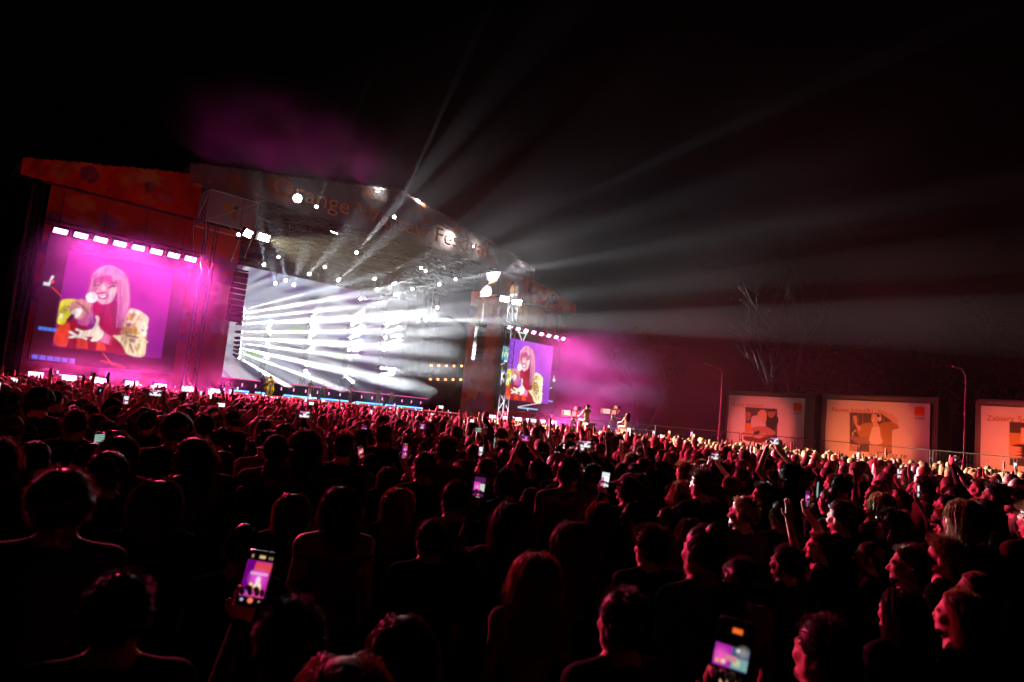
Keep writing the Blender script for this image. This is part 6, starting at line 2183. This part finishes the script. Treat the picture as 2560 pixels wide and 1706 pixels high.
HCOL = np.array([(.05, .035, .025), (.11, .07, .04), (.20, .12, .06), (.46, .32, .18), (.08, .05, .035)])
SCOL = np.array([(.52, .30, .21), (.60, .38, .28), (.45, .26, .18), (.55, .34, .25)])
Vs, Fs, Cs = [], [], []
nb = 0
far_ph = []
for x, y in pos:
    q = Vector((x, y, 0)) - S0
    close = -q.dot(SB) < 16
    w = [46, 34, 6, 5, 3, 4, 2] if not close else [22, 20, 16, 16, 10, 10, 6]
    if -q.dot(SB) < 9 and q.dot(SE) < 14:
        w = [50, 44, 1, 2, 0, 3, 0]
    elif x / y > .15:
        w = [52, 38, 4, 2, 1, 2, 1]
    vi = rc.choices(range(7), w)[0]
    V, Q, tg = (VARN if x * x + y * y < 676 else VARF)[vi]
    a = heading((x, y)) + rc.gauss(0, .3)
    sc_ = max(.86, min(1.12, rc.gauss(.98, .06)))
    if -q.dot(SB) < 9 and q.dot(SE) < 14:
        sc_ *= .95
    ca, sa = math.cos(a) * sc_, math.sin(a) * sc_
    W = np.stack([V[:, 0] * ca - V[:, 1] * sa + x, V[:, 0] * sa + V[:, 1] * ca + y, V[:, 2] * sc_], 1)
    pal = np.stack([SCOL[rc.randrange(4)], TOPC[rc.randrange(9)], HCOL[rc.randrange(5)]])
    Vs.append(W); Fs.append(Q + nb); Cs.append(pal[tg])
    nb += len(V)
    if vi in (3, 5, 2):
        hx = dict([(3, (0, .275, 1.955)), (5, (.08, .35, 1.72)), (2, (.245, .15, 2.02))])[vi]
        far_ph.append((x + hx[0] * ca - hx[1] * sa, y + hx[0] * sa + hx[1] * ca, hx[2] * sc_, a, vi))
me = np_mesh('crowd', np.concatenate(Vs), np.concatenate(Fs), True)
ca_ = me.color_attributes.new('Col', 'FLOAT_COLOR', 'POINT')
cc = np.concatenate(Cs)
ca_.data.foreach_set('color', np.concatenate([cc, np.ones((len(cc), 1))], 1).astype(np.float32).ravel())
me.materials.append(mat('crowd_skin_hair_and_cloth', (.2, .2, .2), .7, attr='Col'))
tag(obj('crowd', me), 'dense mass of people filling the field up to the stage', 'crowd', kind='stuff')
print('CROWD', len(pos), 'faces', len(me.polygons), 'R_MID', R_MID)
# phones held up in the far crowd
far_ph.sort(key=lambda q: q[0] ** 2 + q[1] ** 2)
rc.shuffle(far_ph)
n_far = 0
for x, y, z, a, vi in far_ph:
    if n_far >= 150:
        break
    if x / y > .25 and rc.random() < .7:
        continue
    az = math.atan2(-x, y)
    m = Matrix.Translation((x, y, z)) @ Matrix.Rotation(a * .4 + az * .6, 4, 'Z') @ Matrix.Rotation(rc.gauss(0, .12), 4, 'X')
    if vi == 3 or rc.random() < .2:
        m = m @ Matrix.Rotation(math.pi / 2, 4, 'Y')
    phone(m, rc.choices(['white', 'warm', 'blue', 'rose'], [6, 2, 2, 1])[0], 'tiny lit phone held up far off in the crowd %s' % landmark(x, y), 'phones far off in the crowd', far=True)
    n_far += 1

# ================================================================== performers on the stage
def plain(name, col, rough=.7):
    return mat(name, col, rough, bump=.2, bscale=40)
def custom_person(loc, rz, scale, arms, female, label, cols, legs='stand', style=None, hairc='dark', yaw=0.0, tilt=0.0, sleeves='long', seat=False, dense=.8, zmax=1.8, xr=.55, y1=.75, group=None, cat='person'):
    F, T = person_field(arms, yaw, tilt, 1.0, female, legs, True)
    arm_zone(F, arms, .178 if female else .195)
    fine = [(a[1].x, a[1].y, a[1].z) for a in arms if a is not None]
    me = body_mesh('body', F, dense, fine, zmax, xr, -.3, y1, sleeves, seat)
    me.materials.clear()
    for c in cols:
        me.materials.append(c)
    t = thing('person', label, cat, loc, rz, group)
    t.scale = (scale,) * 3
    obj('body', me, None, t)
    if style:
        hair(style, hairc, yaw, tilt, T, 'mid', 0, t)
    return t, T
HAIRC['pink'] = hair_mat('pink_hair', (0.75, 0.22, 0.30))
sk = plain('performer_skin', (.55, .34, .25), .5)
yel, red_, blk, wht, tan_ = plain('yellow_cloth', (.72, .66, .02)), plain('red_cloth', (.45, .03, .03)), plain('black_cloth', (.02, .02, .022)), plain('pale_cloth', (.62, .56, .46)), plain('tan_cloth', (.22, .13, .07))
FRONT = math.pi + TH                                       # facing the audience
def on_stage(px, py, back):
    p = s_at(px, py, back)
    return Vector((p.x, p.y, 1.98))
# the singer
p = on_stage(672, 988, .9)
arms = [(V3((-.27, .10, 1.20)), V3((-.12, .20, 1.46)), V3((.3, .1, 1)), V3((-.6, .6, 0)), 1.1), (V3((.30, .08, 1.16)), V3((.34, .22, 1.02)), V3((.1, 1, .1)), V3((0, 0, 1)), .3)]
singer, T_ = custom_person(p, FRONT + .15, 1.0, arms, True, 'singer in a billowing yellow coat and red dress at the stage front', [sk, red_, red_, blk], 'stand', 'long', 'pink')
F = Field()
for sx in (-1, 1):
    F.cone((sx * .16, -.03, 1.42), (sx * .27, -.02, 1.05), .085, .11, .05).cone((sx * .22, -.04, 1.10), (sx * .30, -.03, .45), .10, .17, .06).cone((sx * .28, -.04, .50), (sx * .27, -.03, .20), .17, .13, .05)
    F.cone((sx * .24, .0, 1.18), (sx * .22, .16, 1.22), .085, .07, .04)
F.cone((-.15, -.09, 1.38), (.15, -.09, 1.38), .06, .06, .05).cone((-.2, -.12, .8), (.2, -.12, .8), .08, .08, .2).cone((0, -.1, 1.35), (0, -.14, .4), .10, .12, .15)
V, Q = F.mesh(np.arange(-.56, .57, .022), np.arange(-.36, .34, .022), np.arange(.02, 1.56, .024))
V[:, 1] += .018 * np.sin(V[:, 0] * 38) * np.clip(1.2 - V[:, 2], 0, 1)
me = np_mesh('coat', V, Q, True); me.materials.append(yel)
obj('coat', me, None, singer)
mic = thing('microphone', 'sparkling microphone in the hand of the singer on stage', 'microphone', (0, 0, 0))
bpy.context.view_layer.update()
mic.matrix_world = singer.matrix_world @ Matrix.Translation((-.075, .20, 1.53)) @ Matrix.Rotation(.5, 4, 'Y')
obj('grip', MB().lathe([(.012, -.12), (.018, -.11), (.022, .06)], 10), plain('silver_grip', (.6, .6, .6), .3), mic)
obj('mesh_head', MB().lathe([(.022, .06), (.032, .075), (.034, .10), (.02, .125), (.004, .13)], 12), M['alu'], mic)
# dancers and band
st1 = [(V3((-.32, .06, 1.14)), V3((-.36, .16, .92)), V3((0, .3, -1)), V3((-1, 0, 0)), .4), (V3((.30, .12, 1.18)), V3((.26, .30, 1.06)), V3((-.2, 1, .1)), V3((.3, 0, 1)), .4)]
gt = [(V3((-.28, .05, 1.14)), V3((-.02, .22, 1.02)), V3((.8, .3, -.1)), V3((0, .6, .8)), .8), (V3((.34, .12, 1.14)), V3((.46, .26, 1.16)), V3((.2, .3, .9)), V3((0, 1, 0)), .9)]
def perf(px, py, back, arms, fem, label, cols, legs='stand', style='short', hc='dark', turn=0.0, sc_=1.0):
    return custom_person(on_stage(px, py, back), FRONT + turn, sc_, arms, fem, label, cols, legs, style, hc, dense=.7)[0]
g1 = perf(652, 985, 3.6, gt, False, 'guitarist in dark clothes standing behind the singer', [sk, blk, blk, blk], turn=.5, sc_=1.05)
perf(772, 997, 2.0, st1, True, 'dancer in dark top and pale trousers in mid step', [sk, blk, wht, blk], 'stride', 'bun', turn=-.7)
perf(806, 1001, 3.6, st1, True, 'dancer with bushy hair bending behind the pale trousers', [sk, blk, blk, blk], 'stride', 'curly', turn=-.5, sc_=.95)
perf(943, 1014, 2.2, st1, True, 'dancer half lost in smoke right of the stage centre', [sk, tan_, tan_, blk], 'stride', 'long', 'fair', turn=-.6)
perf(875, 1000, 4.6, st1, False, 'shadowy musician before the riser', [sk, blk, blk, blk], 'stand', 'short', turn=-.2)
perf(976, 1012, 3.2, st1, True, 'second smoke-veiled dancer further right', [sk, wht, tan_, blk], 'stride', 'pony', 'brown', turn=-.6)
gu = thing('guitar', 'dark electric guitar slung on the guitarist behind the singer', 'guitar', (0, 0, 0))
bpy.context.view_layer.update()
gu.matrix_world = g1.matrix_world @ Matrix.Translation((.02, .20, 1.02)) @ Matrix.Rotation(-.3, 4, 'Y')
obj('guitar_body', MB().prism([(-.22, -.14), (-.05, -.17), (.08, -.11), (.18, -.16), (.22, -.08), (.14, .0), (.22, .08), (.16, .15), (.06, .11), (-.06, .16), (-.22, .12)], -.025, .025), plain('guitar_lacquer', (.08, .01, .01), .2), gu)
obj('neck', MB().box(.14, .78, -.03, -.005, -.028, .028).box(.78, .92, -.025, 0, -.045, .045), plain('maple_neck', (.35, .2, .1), .4), gu)
# camera operator in the pit, at the left edge of the opening
pc = s_at(566, 985, -.9)
cm = [(V3((-.28, .15, 1.18)), V3((-.12, .38, 1.35)), V3((.2, 1, .2)), V3((-1, 0, 0)), .9), (V3((.28, .15, 1.18)), V3((.12, .38, 1.35)), V3((-.2, 1, .2)), V3((1, 0, 0)), .9)]
opz = 1.30
pit = sthing('pit_platform', 'dark camera platform below the left stage corner', 'platform', 13.1, -1.2, 0)
obj('deck', MB().box(-1.3, 1.6, -.9, .9, opz - .1, opz), M['deck'], pit)
for x in (-1.2, 1.5):
    for y in (-.8, .8):
        obj('leg', MB().tube((x, y, 0), (x, y, opz - .1), .04), M['black'], pit)
custom_person((pc.x, pc.y, opz), TH - .9, 1.02, cm, False, 'camera operator in silhouette at the left stage corner', [sk, blk, blk, blk], 'stand', 'short')

# ================================================================== two camera operators on platforms in the crowd
def tv_camera(loc, rz, label, woodcol):
    """loc: tripod foot centre on the platform; the lens looks along local +y"""
    t = thing('television_camera', label, 'camera', loc, rz)
    hgt = 1.22
    for a in (90, 210, 330):
        c, s_ = math.cos(math.radians(a)), math.sin(math.radians(a))
        obj('tripod_leg', MB().tube((c * .06, s_ * .06, hgt - .22), (c * .48, s_ * .48, 0.01), .026, .018).tube((c * .11, s_ * .11, hgt - .25), (c * .44, s_ * .44, .25), .014), M['alu_dark'], t)
    obj('tripod_head', MB().lathe([(.08, hgt - .26), (.10, hgt - .18), (.07, hgt - .12), (.11, hgt - .05), (.11, hgt)], 12), M['black'], t)
    lens = obj('box_lens', MB().box(-.125, .125, .12, .74, hgt + .02, hgt + .29), mat('lens_casing', woodcol, .5, var=.2), t)
    obj('lens_hood', MB().box(-.15, .15, .74, .80, hgt - .005, hgt + .315).box(-.05, .05, .30, .46, hgt + .291, hgt + .30), M['black'], lens)
    body_ = obj('camera_body', MB().box(-.09, .09, -.30, .115, hgt + .01, hgt + .25).box(-.06, .06, -.42, -.305, hgt + .05, hgt + .20).tube((0, -.25, hgt + .32), (0, .08, hgt + .32), .018).tube((0, -.25, hgt + .25), (0, -.25, hgt + .32), .015).tube((0, .08, hgt + .25), (0, .08, hgt + .32), .015), M['black'], t)
    obj('viewfinder', MB().box(-.16, .10, -.40, -.18, hgt + .34, hgt + .50).box(-.14, .08, -.46, -.405, hgt + .36, hgt + .48), M['black'], t)
    obj('tally_light', MB().box(-.03, .03, -.42, -.41, hgt + .22, hgt + .26), emat('tally_red', (1, .03, .02), 6), body_)
    for sx in (-1, 1):
        obj('pan_bar', MB().tube((sx * .07, -.05, hgt - .08), (sx * .22, -.62, hgt - .20), .015).tube((sx * .22, -.62, hgt - .20), (sx * .22, -.74, hgt - .20), .022), M['black'], t)
    return t
def platform(loc, rz, top, label):
    t = thing('camera_platform', label, 'platform', loc, rz)
    obj('deck', MB().box(-1.3, 1.3, -1.5, 1.3, top - .12, top), M['deck'], t)
    for x in (-1.25, 1.25):
        for y in (-1.45, 1.25):
            obj('leg', MB().tube((x, y, 0), (x, y, top - .12), .03), M['alu'], t)
    for x, y in ((-1.27, -1.47), (1.27, -1.47), (1.27, 1.27)):
        obj('rail_post', MB().tube((x, y, top), (x, y, top + .85), .024), M['alu'], t)
    obj('rail', MB().tube((-1.27, -1.47, top + .52), (1.27, -1.47, top + .52), .016), M['alu'], t)
    obj('rail', MB().tube((1.27, -1.47, top + .52), (1.27, 1.27, top + .52), .016), M['alu'], t)
    return t
sit_arms = [(V3((-.26, .16, 1.18)), V3((-.22, .40, 1.10)), V3((0, 1, .1)), V3((-1, 0, .3)), 1.0), (V3((.26, .16, 1.18)), V3((.22, .40, 1.10)), V3((0, 1, .1)), V3((1, 0, .3)), 1.0)]
def crew(px_head, py_seat, dep, seat_z, ptop, cols, hairc, style, clab, olab, plab, wood, female, case_lab):
    p = at(px_head, py_seat, dep)
    az = heading((p.x, p.y), S(24, 4, 0))
    fw = Vector((-math.sin(az), math.cos(az), 0))
    base = Vector((p.x, p.y, 0))
    platform(base + fw * .45, az, ptop, plab)
    root = seat_z - .80
    custom_person((base.x, base.y, root), az, 1.0, sit_arms, female, olab, cols, 'sit', style, hairc, seat=True, dense=.9, y1=.75, zmax=1.78)
    tv_camera(base + fw * 1.05 + Vector((0, 0, ptop)), az, clab, wood)
    fc = thing('flight_case', case_lab, 'case', (base.x, base.y, ptop), az)
    hh = seat_z - ptop - .012
    obj('case_body', MB().box(-.30, .30, -.32, .28, .03, hh), mat('case_laminate', (.14, .125, .10), .6), fc)
    ed = MB()
    for x in (-.31, .31):
        for y in (-.33, .29):
            ed.box(x - .018, x + .018, y - .018, y + .018, .0, hh + .006)
    for z in (.02, hh - .012):
        for y in (-.335, .295):
            ed.box(-.29, .29, y - .012, y + .012, z, z + .03)
    obj('metal_edging', ed, M['alu'], fc)
    lt = MB()
    obj('butterfly_latch', MB().box(-.06, .06, -.345, -.325, hh * .5, hh * .5 + .1), M['alu'], fc)
crew(1466, 1057, 35.0, 2.16, 1.20, [sk, blk, plain('khaki_cloth', (.35, .30, .18)), blk], 'dark', 'short', 'long-lensed television camera with brown lens box on a tripod', 'seated camera operator in black left on the platforms', 'small platform raising the left camera above the crowd', (.30, .12, .05), False, 'pale flight case under the left camera operator')
crew(1566, 1074, 38.5, 2.03, 1.55, [sk, tan_, blk, blk], 'dark', 'long', 'long-lensed television camera with black lens box on a tripod', 'seated camera operator in a tan top right on the platforms', 'small platform raising the right camera above the crowd', (.05, .05, .05), True, 'dark flight case under the right camera operator')

# ================================================================== smoke round the stage, drifting off to the right
def vol_mat(name, dens, aniso, col=(.86, .88, .92), noise=None):
    m = bpy.data.materials.new(name)
    m.use_nodes = True
    nt = m.node_tree
    nt.nodes.clear()
    out = nt.nodes.new('ShaderNodeOutputMaterial')
    pv = nt.nodes.new('ShaderNodeVolumePrincipled')
    pv.inputs['Color'].default_value = (*col, 1)
    pv.inputs['Density'].default_value = dens
    pv.inputs['Anisotropy'].default_value = aniso
    if noise:
        tc = nt.nodes.new('ShaderNodeTexCoord')
        mp = nt.nodes.new('ShaderNodeMapping')
        mp.inputs['Scale'].default_value = noise['scale']
        nz = nt.nodes.new('ShaderNodeTexNoise')
        nz.inputs['Scale'].default_value = 1.0
        nz.inputs['Detail'].default_value = 2.0
        nz.inputs['Roughness'].default_value = 0.55
        nz.inputs['Distortion'].default_value = 0.0
        nt.links.new(tc.outputs['Object'], mp.inputs['Vector'])
        nt.links.new(mp.outputs['Vector'], nz.inputs['Vector'])
        mr = nt.nodes.new('ShaderNodeMapRange')
        mr.inputs['From Min'].default_value = noise['lo']
        mr.inputs['From Max'].default_value = noise['hi']
        mr.inputs['To Min'].default_value = noise.get('floor', 0.0) * dens
        mr.inputs['To Max'].default_value = dens
        nt.links.new(nz.outputs['Fac'], mr.inputs['Value'])
        # fade towards the faces of the cloud
        gr = nt.nodes.new('ShaderNodeVectorMath'); gr.operation = 'MULTIPLY'
        gr.inputs[1].default_value = noise['inv']
        nt.links.new(tc.outputs['Object'], gr.inputs[0])
        ln = nt.nodes.new('ShaderNodeVectorMath'); ln.operation = 'LENGTH'
        nt.links.new(gr.outputs['Vector'], ln.inputs[0])
        fd = nt.nodes.new('ShaderNodeMapRange')
        fd.interpolation_type = 'SMOOTHSTEP'
        fd.inputs['From Min'].default_value = 1.0
        fd.inputs['From Max'].default_value = 0.35
        fd.inputs['To Min'].default_value = 0.0
        fd.inputs['To Max'].default_value = 1.0
        nt.links.new(ln.outputs['Value'], fd.inputs['Value'])
        mu = nt.nodes.new('ShaderNodeMath'); mu.operation = 'MULTIPLY'
        nt.links.new(mr.outputs['Result'], mu.inputs[0])
        nt.links.new(fd.outputs['Result'], mu.inputs[1])
        nt.links.new(mu.outputs[0], pv.inputs['Density'])
    nt.links.new(pv.outputs[0], out.inputs['Volume'])
    m.cycles.volume_sampling = 'MULTIPLE_IMPORTANCE'
    return m
def lobes(name, items, dens, aniso, frame=None, amp=.35, col=(.86, .88, .92), sub=4, zmin=.3, noise=None):
    """closed, uneven lobes (x, y, z, a, b, c): even density, or with noise one lobe that thins out to its skin"""
    fr = frame if frame is not None else Matrix.Identity(4)
    c0 = Vector(items[0][:3]) if noise else Vector((0, 0, 0))
    bm = bmesh.new()
    for x, y, z, a, b, c in items:
        r = bmesh.ops.create_icosphere(bm, subdivisions=sub, radius=1.0)
        for v in r['verts']:
            p = v.co.copy()
            n = 1 + amp * mnoise.fractal(p * 1.4 + Vector((x, y, z)), 1.0, 2.0, 3)
            q = Vector((x + p.x * a * n, y + p.y * b * n, max(zmin, z + p.z * c * n)))
            v.co = q - c0
    me = bpy.data.meshes.new(name); bm.to_mesh(me); bm.free()
    if noise:
        noise = dict(noise, inv=tuple(1 / (q * (1 + amp * .2)) for q in items[0][3:]))
    o = obj(name, me, vol_mat(name, dens, aniso, col, noise))
    o.matrix_world = fr @ Matrix.Translation(c0)
    return tag(o, kind='stuff')
MAG = (.26, .5, 1.0)
HZ = dict(scale=(.055, .055, .10), lo=.36, hi=.74, inv=(1 / 300,) * 3, floor=.10)
lobes('drifting_smoke', [(34, 58, 13, 62, 48, 20)], .0019, .74, None, .2, sub=5, noise=HZ)
lobes('stage_smoke', [(27, 6.6, 8.5, 16, 7.0, 8)], .030, .45, STM, .15, sub=5, zmin=1.5)
lobes('thick_stage_smoke', [(17.5, 6, 9, 4.0, 4.0, 5.0), (33, 4.5, 4.2, 5, 4, 2.2), (25, 8, 6, 3, 3, 2.5)], .03, .45, STM, .35, zmin=1.6)
WZ = dict(scale=(.30, .30, .34), lo=.36, hi=.70, inv=(1 / 900,) * 3, floor=.15)
lobes('wing_smoke', [(7.0, -2.9, 7.4, 12.5, 4.2, 8.6)], .024, .3, STM, .12, MAG, sub=5, noise=WZ)
lobes('thick_wing_smoke', [(11.5, -3.4, 7.5, 3.2, 1.8, 4.2), (4.0, -2.6, 4.0, 4.0, 1.5, 1.6)], .014, .3, STM, .3, MAG)
lobes('pink_drift_smoke', [(56.0, -4.0, 6.5, 12, 7, 9)], .045, .3, STM, .2, MAG, sub=5, noise=WZ)
lobes('high_pink_smoke', [(16, -2.5, 22.6, 13, 6, 6.0)], .012, .1, STM, .3, (.8, .8, 1), sub=5, noise=WZ)

# ================================================================== labels that count along a row
bpy.context.view_layer.update()
ORD = 'first second third fourth fifth sixth seventh eighth ninth tenth eleventh twelfth thirteenth fourteenth fifteenth sixteenth seventeenth eighteenth nineteenth twentieth'.split()
def nth(i):
    return ORD[i] if i < 20 else 'twenty-' + ORD[i - 20] if i < 29 else 'thirtieth'
def screen_x(o):
    p = o.matrix_world.translation
    return p.x / p.y
def count(group, text, key=screen_x):
    L = sorted([o for o in bpy.data.objects if o.parent is None and o.get('group') == group], key=key)
    for i, o in enumerate(L):
        o['label'] = text % nth(i)
down = lambda o: -o.matrix_world.translation.z
count('wash lights above the left screen', 'bright pink wash light above the left screen, %s from the left')
count('wash lights above the right screen', 'bright pink wash light above the right screen, %s from the left')
count('wash lights below the left screen', 'pink wash light just over the heads below the left screen, %s from the left')
count('wash lights below the right screen', 'pink wash light just over the heads below the right screen, %s from the left')
for nm in ('leftmost', 'second', 'third', 'rightmost'):
    count('beam lights on the %s tower' % nm, 'white beam light on the ' + nm + ' lamp tower of the stage, %s from the top', down)
count('beam lights under the stage roof', 'white beam light hung under the stage roof, %s from the left')
count('side lights on the left ladder', 'white side light on the left stage ladder, %s from the top', down)
count('long throw lights of the stage', 'strong white beam light throwing out over the crowd, %s from the left')
count('flood lamps on the roof truss', 'round white flood lamp on the roof truss, %s from the left')
count('amber lamps in the upper row', 'amber lamp in the upper row right on the stage, %s from the left')
count('amber lamps in the lower row', 'amber lamp in the lower row right on the stage, %s from the left')
count('fence panels along the right of the field', 'wire fence panel along the right of the field, %s from the stage')

for o in bpy.data.objects:
    if o.get('label') and len(o['label'].split()) > 16:
        print('LONG', o['label'])
